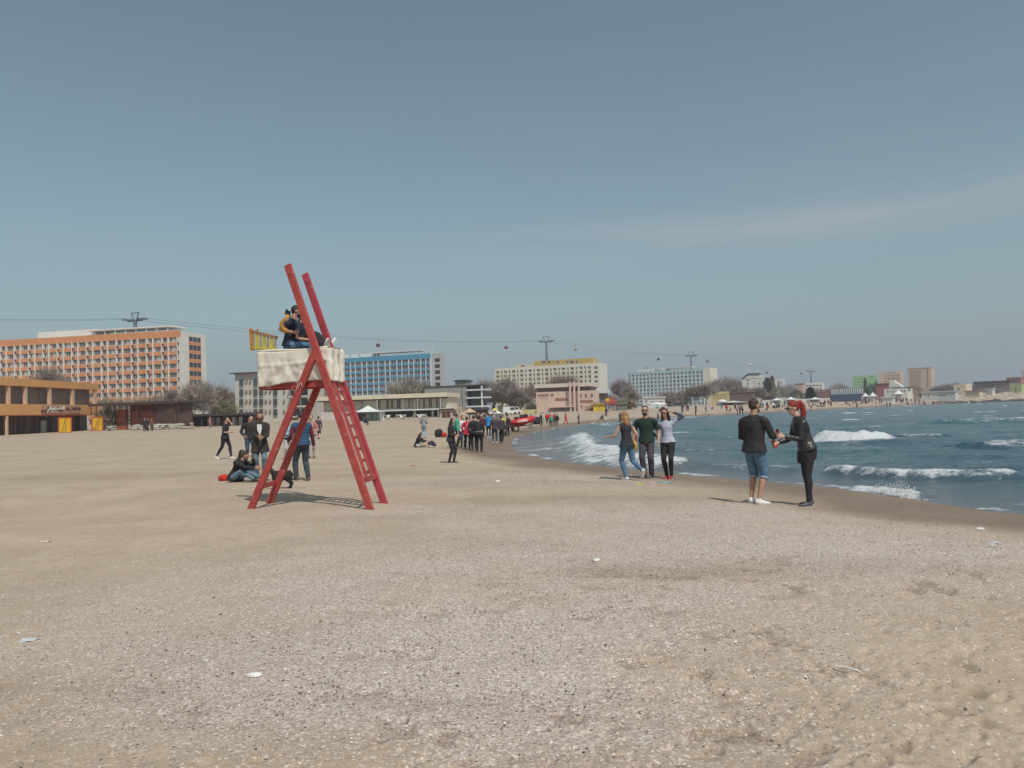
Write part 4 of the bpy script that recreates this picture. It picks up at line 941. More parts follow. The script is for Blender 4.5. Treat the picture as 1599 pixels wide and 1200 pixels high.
    for a in (xl+.03, xr-.03, (xl+xr)/2): P('platform_beam', MB().bar(F(a, yn+.03, zb+.05), F(a, yf-.03, zb+.05), .05, .12), RED)
    n = 9
    for k in range(n): a = xl+(xr-xl)*(k+.5)/n; P('floor_board', MB().bar(F(a, yn-.01, zb+.14), F(a, yf+.01, zb+.14), abs(xr-xl)/n*.92, .025, up=(0, 0, 1)), WOODY)
    # corner stakes and rail carrying the canvas
    for a, o in ((xl+.04, yn+.05), (xl+.04, yf-.05), (xr-.04, yn+.05), (xr-.04, yf-.05)): P('corner_stake', MB().bar(F(a, o, zb+.15), F(a, o, zt_+.02), .045, .045), WOODY)
    for o in (yn+.05, yf-.05): P('top_rail', MB().bar(F(xl, o, zt_-.02), F(xr+.02, o, zt_-.02), .05, .05), WOODY)
    P('top_rail', MB().bar(F(xr+.0, yn-.02, zt_+.01), F(xr, yf+.05, zt_+.01), .05, .05), WOODY)
    P('seat_board', MB().box(F((xl+xr)/2+.30, wid/2, zt_-.17), (abs(xr-xl)*.55, wid*.72, .04), ax=(e1, nn_, np.array([0, 0, 1.]))), WOODY)
    # canvas: a band round the four sides, sagging hem and folds
    per = [(xl+.03, yn-.045), (xr-.03, yn-.045), (xr-.03, yf+.045), (xl+.03, yf+.045)]; pts = []; nrm = []; xi = []
    for i in range(4):
        a = np.array(per[i]); b = np.array(per[(i+1) % 4]); nseg = 56 if i % 2 == 0 else 26
        for k in range(nseg):
            pts.append(a+(b-a)*k/nseg); d = (b-a)/np.linalg.norm(b-a); nrm.append(np.array([d[1], -d[0]])); xi.append((i, k/nseg))
    cc = np.array([(xl+xr)/2, (yn+yf)/2]); m_ = 20; V = []; K = len(pts)
    for j in range(m_+1):
        v = j/m_
        for i in range(K):
            side, u = xi[i]; q = pts[i]; nr = q-cc; nr = nrm[i] if nrm[i]@nr > 0 else -nrm[i]
            s_ = i*.05
            sag = .02*math.sin(math.pi*u)*v
            hem = zb+.03+(.085*sstep(u, .12, .5)-.02*sstep(u, .8, 1) if side == 0 else .06)+.012*math.sin(9*u)
            z = zt_+(hem-zt_)*v-(0.018*math.sin(math.pi*u)*(1-v) if side % 2 == 0 else 0)
            fold = (fbm(np.array(s_*3.2+1), np.array(v*2.2), 3, 7)-.5)*.09*math.sin(math.pi*min(1, v*1.05))
            fold += (fbm(np.array(s_*9+v*3), np.array(v*6-s_*2), 3, 17)-.5)*.05*(.3+.7*v)+.016*math.sin(u*31+v*9+3*math.sin(v*4))*v*v
            fold += .028*math.sin((u*7+v*2.2)*3.1)*v*v*(side == 0)+.020*math.exp(-((v-.38-.04*math.sin(u*4))/.03)**2)*(side == 0)
            if side == 1: fold += .05*math.sin(u*16+v*2)*(.3+v*.7)
            o = .015+fold+sag; qq = q+nr*o; V.append(F(qq[0], qq[1], float(z)))
    Fc = [(j*K+i, j*K+(i+1) % K, (j+1)*K+(i+1) % K, (j+1)*K+i) for j in range(m_) for i in range(K) if not (xi[i][0] == 1 and .42 < xi[i][1] < .60 and j > 1+int(3*abs(math.sin(i*2.1))))]
    CAN = mat('canvas', (.72, .66, .57), .95, .10, 2.5, .3, 90, col2=(.67, .61, .52))
    cv = mesh_obj('canvas_cover', [v-O for v in V], Fc, CAN, root, None, True); sol = cv.modifiers.new('thick', 'SOLIDIFY'); sol.thickness = .008
    P('canvas_roll', MB().tube([F(xl+(xr-xl)*t, yn-.045, zt_+.01+.012*math.sin(t*7)-.01*math.sin(math.pi*t)) for t in np.linspace(0, 1, 14)], .028, 8), CAN, True)
    P('canvas_flap', MB().tube([F(xr+.01, yn+.02+.1*t, zt_-.05-.62*t+.05*math.sin(5*t)) for t in np.linspace(0, 1, 7)], [.03, .045, .03, .05, .035, .03, .01], 7), CAN, True)
    P('canvas_flap', MB().tube([F(xr-.03, yf-.1+.04*math.sin(t*8), zt_+.02-.60*t) for t in np.linspace(0, 1, 8)], [.04, .06, .05, .035, .05, .04, .05, .03], 7), CAN, True)
    # rope tied round the near leg
    c = NP(460, 603, -.04); P('rope', MB().tube([c+np.array([.062*math.cos(t), -.02+.03*math.sin(t*2), .095*math.sin(t)]) for t in np.linspace(-2.6, 1.2, 12)], .006, 5), mat('rope_white', (.50, .42, .36), .9, .1), True)
    P('rope', MB().tube([c+np.array([.09+.07*t, -.05, -.02+.12*(1-abs(2*t-1))-.02]) for t in np.linspace(0, 1, 6)], .007, 5), _mats['rope_white'], True)
    # yellow slatted backrest at the left end
    YS = mat('slat_yellow', (.55, .47, .05), .7, .2, 3); OS = mat('orange_wood', (.52, .22, .05), .7, .25, 4); BS = mat('brown_rail', (.30, .15, .08), .75, .3, 4)
    o_ = .35; A = NP(391.5, 517, o_); B = NP(433, 527, o_); C_ = NP(394, 546, o_); D = NP(431, 548, o_)
    sb = P('slatted_back', MB().bar(A, B, .04, .05, up=nn_), BS)
    P('back_post', MB().bar(A+(A-B)*.0+np.array([0, 0, .03]), C_+np.array([0, 0, -.02]), .055, .05, up=nn_), OS)
    P('lower_rail', MB().bar(on(A, C_, .92), on(B, D, .85), .04, .04, up=nn_), YS)
    for k in range(7):
        t = (k+.55)/7; P('slat', MB().bar(on(A, B, t)+np.array([0, 0, -.01]), on(C_, D, t+.01*math.sin(k*3)), (.062 if k % 2 else .045), .02, up=nn_), YS if k % 2 else WOODY, parent=root)
    P('top_knob', MB().ball(NP(402, 517, o_)+np.array([0, 0, .02]), .025).ball(A+np.array([0, 0, .03]), .03), OS)
    P('bracket', MB().bar(NP(404, 549, .1), NP(403, 558, .1), .04, .04), OS)
    return dict(F=F, xl=xl, xr=xr, zt=zt_, wid=wid, NP=NP, nn=nn_, e1=e1, zb=zb)
TW = build_tower()

# ================================================================ TREES
TWIGS = [mat('twig_brown', (.27, .215, .175), .95, .3, .7), mat('twig_mauve', (.33, .265, .25), .95, .25, .5), mat('twig_olive', (.24, .21, .13), .95, .35, .6),
         mat('needle_green', (.085, .10, .06), .95, .35, .6), mat('twig_grey', (.36, .31, .27), .95, .3, .5)]
BARKM = mat('bark', (.13, .105, .09), .95, .3, 2, streak=True); BARKW = mat('pale_bark', (.42, .39, .35), .9, .3, 2)
def make_tree(seed, kind, pale=False):
    """unit tree, 1 m tall at origin: returns (trunk mesh, crown mesh)"""
    g = np.random.default_rng(seed); mb = MB(); tips = []
    def grow(p, d, L, r, lev):
        q = p; pts = [p]; rr = [r]
        for i in range(3):
            d = d+g.normal(0, .13, 3)+np.array([0, 0, .05]); d /= np.linalg.norm(d); q = q+d*L/3; pts.append(q); rr.append(r*(1-.22*(i+1)))
        mb.tube(pts, rr, 5 if lev < 2 else 3)
        if lev >= 3: tips.append((q, d, L)); return
        n = 3 if lev else 5
        for k in range(n):
            a = g.uniform(0, 6.28); sp = g.uniform(.35, .8) if lev else g.uniform(.3, .75)
            nd = d*1.0+np.array([math.cos(a), math.sin(a), 0])*sp+np.array([0, 0, .15]); nd /= np.linalg.norm(nd)
            st = pts[-1] if k < 2 else pts[2]; grow(st, nd, L*g.uniform(.62, .85), rr[-1]*.75, lev+1)
    V = []; F = []
    def twig(p, d, L, w):
        s = np.cross(d, g.normal(0, 1, 3)); s = s/(np.linalg.norm(s)+1e-9)*w; b = len(V)
        V.extend([p-s, p+s, p+d*L]); F.append((b, b+1, b+2))
    if kind == 'bare' or kind == 'bush':
        grow(np.array([0, 0, 0.]), np.array([0, 0, 1.]), .09 if kind == 'bare' else .06, .018, 0)
        P = np.array([t[0] for t in tips]); top = P[:, 2].max()
        for (p, d, L) in tips:
            for k in range(34 if kind == 'bare' else 50):
                q = p-d*L*g.uniform(0, 1)+g.normal(0, .012 if kind == 'bare' else .05, 3); nd = d+g.normal(0, .6, 3)+np.array([0, 0, .25]); nd /= np.linalg.norm(nd)
                twig(q, nd, g.uniform(.04, .11), g.uniform(.0018, .0040) if kind == 'bare' else g.uniform(.002, .005))
    elif kind == 'conifer':
        mb.tube([(0, 0, 0), (0, 0, .5), (0, 0, .97)], [.02, .012, .003], 6)
        for k in range(5200):
            z = g.uniform(.06, 1)**.9; R = .17*(1-z)**.55*(1+.25*math.sin(z*23+seed))*(.7+.5*g.random()); a = g.uniform(0, 6.28); rr = R*g.uniform(.3, 1)
            p = np.array([rr*math.cos(a), rr*math.sin(a), z]); d = np.array([math.cos(a), math.sin(a), g.uniform(.1, .9)]); d /= np.linalg.norm(d); twig(p, d, g.uniform(.02, .055), .005)
    elif kind == 'dome':
        mb.tube([(0, 0, 0), (0, 0, .4)], [.03, .02], 6)
        for k in range(5200):
            a = g.uniform(0, 6.28); ph = math.acos(g.uniform(-.35, 1)); lob = 1+.12*math.sin(a*3+seed)+.10*math.sin(a*7+ph*5); rr = lob*g.uniform(.55, 1)
            p = np.array([.55*rr*math.sin(ph)*math.cos(a), .55*rr*math.sin(ph)*math.sin(a), .45+.5*rr*math.cos(ph)]); p[2] = min(max(p[2], .05), 1.02); d = p-np.array([0, 0, .3])+g.normal(0, .2, 3); d /= np.linalg.norm(d); twig(p, d, g.uniform(.03, .07), .006)
    sc = max([v[2] for v in mb.V]+[v[2] for v in V])
    a = bpy.data.meshes.new('trunk'); a.from_pydata([tuple(v/sc) if isinstance(v, np.ndarray) else tuple(np.array(v)/sc) for v in mb.V], [], mb.F); a.materials.append(BARKW if pale else BARKM)
    b = bpy.data.meshes.new('crown'); b.from_pydata([tuple(v/sc) for v in V], [], F); b.materials.append(TWIGS[0])
    w = np.percentile(np.abs(np.array([v[0]/sc for v in V])), 96)
    return a, b, w
PROT = {'bare': [make_tree(s, 'bare') for s in (1, 2, 3, 4)], 'pale': [make_tree(11, 'bare', True), make_tree(12, 'bare', True)], 'bush': [make_tree(s, 'bush') for s in (5, 6)],
        'conifer': [make_tree(7, 'conifer'), make_tree(8, 'conifer')], 'dome': [make_tree(9, 'dome')]}
TREEN = [0]
def tree(px, ytop, wpx, Y, kind, tw, label, cat='tree', group='trees along the promenade', dense=1):
    TREEN[0] += 1; g = random.Random(TREEN[0]*7); P = PROT[kind]; A, B, w = P[TREEN[0] % len(P)]
    p = foot(px, Y); H = at_y(px, ytop, Y)[2]-p[2]; W = wpx*Y/FPX/2; sx = W/w
    name = {'bare': 'bare_tree', 'pale': 'bare_tree', 'bush': 'shrub', 'conifer': 'conifer', 'dome': 'round_tree'}[kind]
    r = empty(name, (p[0], p[1], p[2]-.1), g.uniform(0, 6.28)); tag(r, label, cat, group)
    for nm, me in (('trunk', A), ('crown', B)):
        o = bpy.data.objects.new(nm, me); COL.objects.link(o); o.parent = r; o.scale = (sx, sx, H)
        if nm == 'crown': o.material_slots[0].link = 'OBJECT'; o.material_slots[0].material = TWIGS[tw]
    for k in range(dense-1):
        o = bpy.data.objects.new('crown', P[(TREEN[0]+k+1) % len(P)][1]); COL.objects.link(o); o.parent = r; o.scale = (sx*.95, sx*.95, H*.96); o.rotation_euler = (0, 0, 1+k*1.3)
        o.material_slots[0].link = 'OBJECT'; o.material_slots[0].material = TWIGS[tw]
TR = [  # px, top y, width px, distance, kind, twig colour, label, density
 (-12, 572, 50, 215, 'bare', 2, 'brown bare tree above the orange bar roof, cut by the left edge', 2),
 (16, 583, 30, 210, 'bush', 2, 'small olive tree above the roof of the orange bar near the left edge', 1),
 (68, 556, 46, 205, 'bare', 0, 'thin bare tree standing before the orange hotel above the painted sign', 1),
 (100, 575, 40, 215, 'bare', 0, 'slight bare tree in front of the orange hotel above the orange bar', 1),
 (168, 629, 30, 140, 'bush', 2, 'greenish shrub behind the pergola between orange bar and red kiosk', 2),
 (163, 606, 30, 235, 'bush', 2, 'brown shrub at the foot of the orange hotel right of the orange bar', 1),
 (190, 612, 34, 235, 'bush', 0, 'brown shrub in front of the orange hotel above the pergola, left of centre', 1),
 (220, 610, 36, 232, 'bush', 2, 'olive brown shrub in front of the orange hotel above the middle of the pergola', 1),
 (250, 606, 38, 230, 'bush', 0, 'wide brown shrub before the orange hotel above the right of the pergola', 1),
 (274, 598, 36, 222, 'bare', 0, 'bare tree before the last bays of the orange hotel', 2),
 (292, 586, 34, 190, 'pale', 4, 'bare tree with pale branches at the corner of the orange hotel', 2),
 (316, 580, 34, 188, 'pale', 4, 'taller pale branched bare tree at the end wall of the orange hotel', 2),
 (304, 600, 40, 200, 'bare', 0, 'dense brown bare tree between the two pale branched trees', 3),
 (334, 592, 44, 215, 'bare', 0, 'brown bare tree in the gap right of the orange hotel', 3),
 (352, 600, 40, 225, 'bare', 0, 'lower brown bare tree touching the white guest house', 3),
 (344, 612, 44, 195, 'bush', 2, 'thick brown shrub behind the bathing shed roof', 2),
 (492, 606, 34, 232, 'bush', 2, 'olive brown tree seen between the tower legs right of the white guest house', 2),
 (504, 622, 26, 222, 'bush', 2, 'low olive shrub at the left end of the cream pavilion', 2),
 (636, 577, 52, 245, 'bare', 4, 'thin grey bare tree in front of the blue hotel', 1),
 (653, 588, 36, 250, 'bare', 4, 'second thin bare tree in front of the blue hotel, nearer its stair tower', 1),
 (757, 584, 40, 330, 'bare', 1, 'mauve bare tree rising behind the grey block', 2),
 (779, 582, 42, 320, 'bare', 1, 'tall mauve bare tree at the left end of the yellow hotel', 3),
 (771, 594, 50, 270, 'bare', 0, 'wide brown bare tree right of the grey block balconies', 3),
 (795, 602, 40, 265, 'bare', 0, 'brown bare tree at the foot of the yellow hotel beside the grey block', 3),
 (812, 614, 34, 262, 'bare', 0, 'lower brown bare tree before the left part of the yellow hotel', 3),
 (828, 624, 22, 258, 'bush', 2, 'yellowish shrub against the left wall of the pink pavilion', 1),
 (832, 590, 22, 300, 'bare', 0, 'narrow bare tree before the yellow hotel next to the pink pavilion', 2),
 (866, 577, 34, 330, 'bare', 0, 'thin bare tree before the middle of the yellow hotel', 1),
 (892, 577, 34, 330, 'bare', 0, 'thin bare tree before the yellow hotel behind the pink pylons', 1),
 (950, 612, 30, 300, 'bare', 1, 'small mauve bare tree right of the yellow hotel', 2),
 (972, 584, 28, 360, 'bare', 1, 'tall narrow mauve bare tree left of the pale blue hotel', 3),
 (984, 596, 24, 350, 'bare', 1, 'bare tree over the left corner of the pale blue hotel', 2),
 (970, 618, 40, 240, 'bush', 2, 'green brown shrub by the playground', 2),
 (992, 606, 26, 330, 'bare', 0, 'brown bare tree before the left windows of the pale blue hotel', 2),
 (1046, 604, 30, 340, 'bush', 1, 'brown bare tree in front of the centre of the pale blue hotel', 2),
 (1066, 602, 30, 340, 'bush', 1, 'wide brown bare tree before the pale blue hotel right of its centre', 1),
 (1088, 594, 28, 335, 'pale', 0, 'pale stemmed bare tree before the right half of the pale blue hotel', 2),
 (1104, 592, 28, 335, 'pale', 4, 'pale stemmed bare tree at the white end of the pale blue hotel', 2),
 (1128, 582, 36, 520, 'bare', 1, 'mauve bare tree just right of the pale blue hotel', 3),
 (1144, 586, 30, 500, 'bare', 1, 'second mauve bare tree between the pale blue hotel and the chalet', 3),
 (1155, 598, 30, 420, 'bare', 0, 'brown bare tree at the left wall of the white chalet', 3),
 (1174, 600, 32, 390, 'bare', 0, 'thin bare tree in front of the white chalet', 1),
 (1200, 589, 19, 420, 'conifer', 2, 'tall olive conifer right of the white chalet', 2),
 (1207, 586, 12, 430, 'conifer', 0, 'narrow brown conifer behind the olive one beside the chalet', 1),
 (1217, 600, 24, 400, 'dome', 2, 'round olive tree right of the tall conifer', 1),
 (1233, 597, 26, 410, 'dome', 0, 'round brown tree left of the pink house', 1),
 (1243, 606, 24, 370, 'dome', 3, 'dark green round tree in front of the pink house', 1),
 (1266, 604, 18, 370, 'conifer', 3, 'dark green conifer before the white flat roofed block', 2),
 (1311, 596, 28, 520, 'dome', 0, 'large brown dome of a tree above the blue hoarding', 1),
 (1300, 604, 26, 500, 'dome', 0, 'lower brown tree left of the large dome shaped one', 1),
 (1352, 589, 6, 520, 'conifer', 3, 'thin dark spire of a cypress before the green tower', 1),
 (1348, 602, 20, 500, 'dome', 3, 'dark green tree below the green tower', 1),
 (1362, 596, 18, 500, 'dome', 3, 'dark green tree between green tower and red hall', 1),
 (1326, 602, 16, 490, 'dome', 0, 'small brown tree right of the large dome shaped one', 1),
 (1430, 600, 22, 520, 'dome', 0, 'brown tree at the foot of the tan tower', 1),
 (1444, 606, 18, 520, 'bush', 0, 'low brown tree right of the foot of the tan tower', 2),
 (1467, 600, 24, 560, 'bare', 1, 'mauve bare tree between the tan tower and the cream sea house', 3),
 (1482, 596, 26, 560, 'bare', 1, 'taller mauve bare tree left of the cream sea house', 3),
 (1498, 594, 24, 600, 'bare', 1, 'mauve bare tree behind the cream sea house', 3),
 (1518, 597, 22, 600, 'bare', 1, 'mauve bare tree right of the cream sea house', 3),
 (1560, 605, 30, 430, 'bush', 1, 'low mauve thicket below the dark roofed hall', 2),
]
for (px, yt, w, Y, k, tw, lab, dn) in TR: tree(px, yt, w, Y, k, tw, lab, 'shrub' if k == 'bush' else 'tree', dense=max(1, dn-1) if k in ('bare', 'pale', 'bush') else dn)

# ================================================================ CABLE CAR
STEEL = mat('lift_steel', (.075, .10, .13), .5, .1)
PYL = [(-330, 488, 330, 44), (211, 501, 345, 46), (853, 534, 560, 48), (1079, 556, 700, 46), (1266, 580, 900, 40), (1420, 600, 1250, 34)]
ptop = []
for k, (px, yt, Y, hh) in enumerate(PYL):
    t = at_y(px, yt, Y); nb = PYL[min(k+1, 5)]; pv = PYL[max(k-1, 0)]; a = at_y(nb[0], nb[1], nb[2])-at_y(pv[0], pv[1], pv[2]); a[2] = 0; a /= np.linalg.norm(a)
    sidev = np.array([1.0, 0, 0])*.93+np.array([0, -1., 0])*.36; ptop.append((t, sidev))
    if 0 < k < 5:
        gz = 1.0; r = empty('lift_pylon', (t[0], t[1], gz)); tag(r, ['', 'steel cable car pylon rising behind the orange hotel', 'cable car pylon rising behind the yellow hotel', 'cable car pylon rising behind the pale blue hotel', 'small far cable car pylon above the white flat roofed block'][k], 'pylon', 'cable car pylons')
        O = np.array([t[0], t[1], gz]); hT = t[2]-gz
        MB().tube([(0, 0, 0), (0, 0, hT*.6), (0, 0, hT)], [1.3, .95, .75], 10).obj('mast', STEEL, r, True)
        sx = sidev*(1 if k != 1 else .9)
        MB().bar(-sx*4.6+np.array([0, 0, hT]), sx*4.6+np.array([0, 0, hT]), .8, .8).obj('cross_arm', STEEL, r)
        for q in (-1, 1): MB().bar(sx*4.5*q+np.array([-a[0]*2.2, -a[1]*2.2, hT+.5]), sx*4.5*q+np.array([a[0]*2.2, a[1]*2.2, hT+.5]), .5, .7).obj('sheave_train', STEEL, r)
        up = MB().bar(-sx*2.6+np.array([0, 0, hT+3.4]), sx*2.6+np.array([0, 0, hT+3.4]), .35, .35)
        for q in (-1, 1): up.bar(sx*.7*q+np.array([0, 0, hT]), sx*2.3*q+np.array([0, 0, hT+3.3]), .3, .3)
        up.obj('lifting_frame', STEEL, r)
def cable_pt(k, u, q):
    (a, sa), (b, sb) = ptop[k], ptop[k+1]; A = a+sa*4.4*q+np.array([0, 0, .9]); B = b+sb*4.4*q+np.array([0, 0, .9]); L = np.linalg.norm(B-A)
    p = A+(B-A)*u; p[2] -= 4*u*(1-u)*L*.016; return p
for q in (-1, 1):
    pts = [cable_pt(k, u, q) for k in range(5) for u in np.linspace(0, 1, 13)[(1 if k else 0):]]
    o = MB().tube(pts, .055, 5).obj('lift_cable', STEEL); tag(o, 'haul cable of the cable car on the %s side of the pylons' % ('seaward' if q > 0 else 'landward'), 'cable')
CABM = {'red': mat('cabin_red', (.30, .035, .03), .4, .1), 'white': mat('cabin_yellow', (.50, .46, .30), .4, .1), 'dark': mat('cabin_dark', (.10, .05, .07), .4, .1)}
for (k, u, q, c, lab) in [(1, None, 1, 'red', 'red cable car cabin hanging above the blue hotel roof', ), (1, None, -1, 'red', 'dark red cable car cabin hanging left of the yellow hotel'), (2, None, 1, 'white', 'pale yellow cable car cabin above the yellow hotel roof'),
                          (2, None, -1, 'dark', 'small cable car cabin left of the pylon behind the pale blue hotel'), (3, None, 1, 'dark', 'small cable car cabin right of the pylon behind the pale blue hotel'),
                          (3, None, -1, 'dark', 'tiny cable car cabin right of the white chalet roof'), (3, None, 1, 'dark', 'tiny cable car cabin just left of the farthest pylon')]:

    tgt = {'red cable car cabin hanging above': 590, 'dark red cable': 790, 'pale yellow cable': 899, 'small cable car cabin left': 1028, 'small cable car cabin right': 1104, 'tiny cable car cabin right': 1197, 'tiny cable car cabin just': 1251}
    tp = [v for s_, v in tgt.items() if lab.startswith(s_)][0]
    best = min(np.linspace(0.01, .99, 200), key=lambda u_: abs(project(cable_pt(k, u_, q))[0]-tp)); p = cable_pt(k, best, q)
    r = empty('cable_car_cabin', p); tag(r, lab, 'cable car', 'cable car cabins')
    MB().bar((0, 0, 0), (0, 0, -2.6), .16, .16).bar((-.4, 0, .05), (.4, 0, .05), .2, .2).obj('hanger', STEEL, r)
    R3 = [((0, 0, -4.7), (.7, 0, 0), (0, .6, 0)), ((0, 0, -4.4), (1.05, 0, 0), (0, .9, 0)), ((0, 0, -3.4), (1.2, 0, 0), (0, 1.0, 0)), ((0, 0, -2.8), (.95, 0, 0), (0, .8, 0)), ((0, 0, -2.55), (.5, 0, 0), (0, .4, 0))]
    MB().rings(R3).obj('cabin_shell', CABM[c], r, True); MB().rings([((0, 0, -3.75), (1.24, 0, 0), (0, 1.04, 0)), ((0, 0, -3.1), (1.2, 0, 0), (0, 1.0, 0))]).obj('window_band', GLASS, r, True)

# ================================================================ TENTS, UMBRELLAS, PLAYGROUND, BOAT
TENTW = mat('tent_white', (.68, .68, .67), .8, .08, .8); TEAL = mat('teal_board', (.08, .35, .30), .7, .15, .5); STRAW = mat('straw', (.48, .33, .22), .95, .3, 3, streak=True)
def peak_tent(px0, px1, ytop, ybase, Y, label, m=TENTW, group=None, name='white_tent', wallm=None, cat='tent', sag=.25):
    a = foot(px0, Y); b = foot(px1, Y); W = b[0]-a[0]; c = (a+b)/2; H = at_y((px0+px1)/2, ytop, Y)[2]-c[2]; r = empty(name, c); tag(r, label, cat, group); D = min(W*.7, 6)
    he = H*.58; mb = MB(); n = 5; V = []; 
    ring = lambda t: [(W/2*(1-t)*sx, D/2*(1-t)*sy, he+(H-he)*(t**(1+sag*2))) for sx, sy in ((-1, -1), (0, -1), (1, -1), (1, 0), (1, 1), (0, 1), (-1, 1), (-1, 0))]
    for i in range(n): V += [np.array(p) for p in ring(i/n)]
    V.append(np.array([0, 0, H])); F = [(i*8+j, i*8+(j+1) % 8, (i+1)*8+(j+1) % 8, (i+1)*8+j) for i in range(n-1) for j in range(8)]+[((n-1)*8+j, (n-1)*8+(j+1) % 8, n*8) for j in range(8)]
    F.append(tuple(range(7, -1, -1))); mb.add(V, F); mb.obj('tent_roof', m, r, True)
    MB().box((0, D/2-.1, he/2), (W*.96, .08, he)).box((-W/2+.06, 0, he/2), (.08, D*.9, he)).obj('tent_wall', wallm or m, r)
    for sx in (-1, 1): MB().bar((sx*W/2*.97, -D/2*.97, 0), (sx*W/2*.97, -D/2*.97, he), .1, .1).obj('pole', LW, r)
    return r
r = peak_tent(760, 786, 638, 650, 128, 'white peaked tent with a yellow roof panel behind the group by the boat')
MB().prism([(-.55, -.9, 1.62), (.5, -.9, 1.62), (0, -.12, 2.12)], (0, -.03, .03)).obj('yellow_roof_panel', mat('tent_yellow', (.60, .50, .10), .8, .1), r)
def umbrella(px, ytop, wpx, Y, label, m, name='thatch_umbrella', dome=False, hh=None):
    p = foot(px, Y); H = at_y(px, ytop, Y)[2]-p[2]; W = wpx*Y/FPX/2; r = empty(name, p); tag(r, label, 'umbrella')
    MB().tube([(0, 0, 0), (0, 0, H*.95)], .09, 8).obj('pole', BR, r)
    R3 = [((0, 0, H*(.62 if not dome else .55)), 1), ((0, 0, H*(.74 if not dome else .78)), .68), ((0, 0, H*(.88 if not dome else .93)), .34), ((0, 0, H), .05)]
    MB().rings([(c, (W*s, 0, 0), (0, W*s, 0)) for c, s in R3]).obj('canopy', m, r, dome); return r
umbrella(733, 637.5, 24, 140, 'straw thatched sunshade with a wide cone roof behind the red coated woman', STRAW)
umbrella(722, 644, 13, 150, 'smaller straw sunshade left of the wide one', STRAW)
umbrella(1026, 628, 35, 262, 'large white domed parasol behind the trio by the water', TENTW, 'white_parasol', True)
umbrella(1128, 624, 18, 300, 'small flat white parasol in front of the yellow house', TENTW, 'white_parasol', True)
simple('teal_stall', 'white stall with sea green boards under the large white parasol', 'stall', 1010, 634.5, 1042, 640, 258, 3, LW, None, [(1024, 635, 1030, 639.5), (1032, 635.5, 1037, 640)], gl=TEAL)
simple('straw_bar', 'peach framed beach bar opening under the grey block', 'beach bar', 687, 641, 707, 656, 170, 4, mat('peach_frame', (.56, .37, .27), .8, .1), BR, [(689.5, 643.5, 704, 655)], gl=mat('dark_brown_opening', (.08, .05, .045), .9, .2))
simple('dark_stall', 'dark low stall with a flat roof between the straw sunshades and the white tent', 'stall', 742, 640.5, 762, 651, 160, 4, BR, DARKR, [(745, 644, 749, 650), (752, 644, 758, 648)], gl=STRAW)
for px in (714.5, 720): 
    p = foot(px, 165); o = MB().tube([(0, 0, 0), (0, 0, 1.5), (0, 0, 2.0), (0, 0, 2.2)], [.22, .22, .3, .2], 8).obj('totem_post', mat('peach_post', (.58, .40, .30), .8, .1)); o.location = tuple(p)
    tag(o, 'peach coloured carved post, the %s of two beside the straw sunshades' % ('left' if px < 717 else 'right'), 'post', 'peach posts at the beach bar')
r = peak_tent(552, 598, 633.5, 643, 158, 'wide white awning over the hut and the sea green doors', name='white_awning', cat='awning')
# grey marquee and white canopies across the bay
for (a, c, yt, Y, lab) in [(1122, 1168, 626, 300, 'long grey white marquee on the far beach right of the small parasol'), (1204, 1222, 621.5, 305, 'low white canopy on the far beach below the conifers'),
                           (1226, 1244, 620, 308, 'white canopy on the far beach left of the red haired woman'), (1262, 1284, 620.5, 312, 'white canopy on the far beach right of the red haired woman'),
                           (1346, 1357, 613.5, 320, 'white pointed tent at the right end of the blue hoarding'), (1357, 1369, 612.5, 318, 'second white pointed tent beside the blue hoarding, nearer the red hall'),
                           (1395, 1411, 609, 350, 'white pointed tent in front of the white sail building')]:
    peak_tent(a, c, yt, 636, Y, lab, group='white tents on the far beach', m=mat('marquee_grey', (.52, .52, .50), .85, .1, .5) if a == 1122 else TENTW)
simple('white_wall_row', 'long low white wall behind the canopies on the far beach', 'wall', 1190, 623.5, 1296, 630, 318, .4, WHITE)
# parked pale vehicles behind the boat group (simple vans)
def van(px, Y, L, label):
    p = foot(px, Y); r = empty('white_van', p, .1); tag(r, label, 'van', 'white vans')
    prof = [(-L/2, .35), (L/2, .35), (L/2, 1.0), (L/2-.5, 1.15), (L/2-1.1, 1.85), (-L/2, 1.9)]
    MB().prism([(x, -.85, z) for x, z in prof], (0, 1.7, 0)).obj('body', TENTW, r)
    MB().prism([(L/2-.62, -.87, 1.15), (L/2-1.15, -.87, 1.75), (L/2-1.9, -.87, 1.75), (L/2-1.9, -.87, 1.15)], (0, .02, 0)).obj('side_window', GLASS, r)
    for s in (-.3, .3): MB().tube([(L*s, -.86, .33), (L*s, -.6, .33)], .33, 12).obj('wheel', DARK, r)
van(797, 192, 3.6, 'white van parked behind the boat, left of the pale yellow container'); van(803.5, 196, 3.4, 'second white van parked half behind the first')
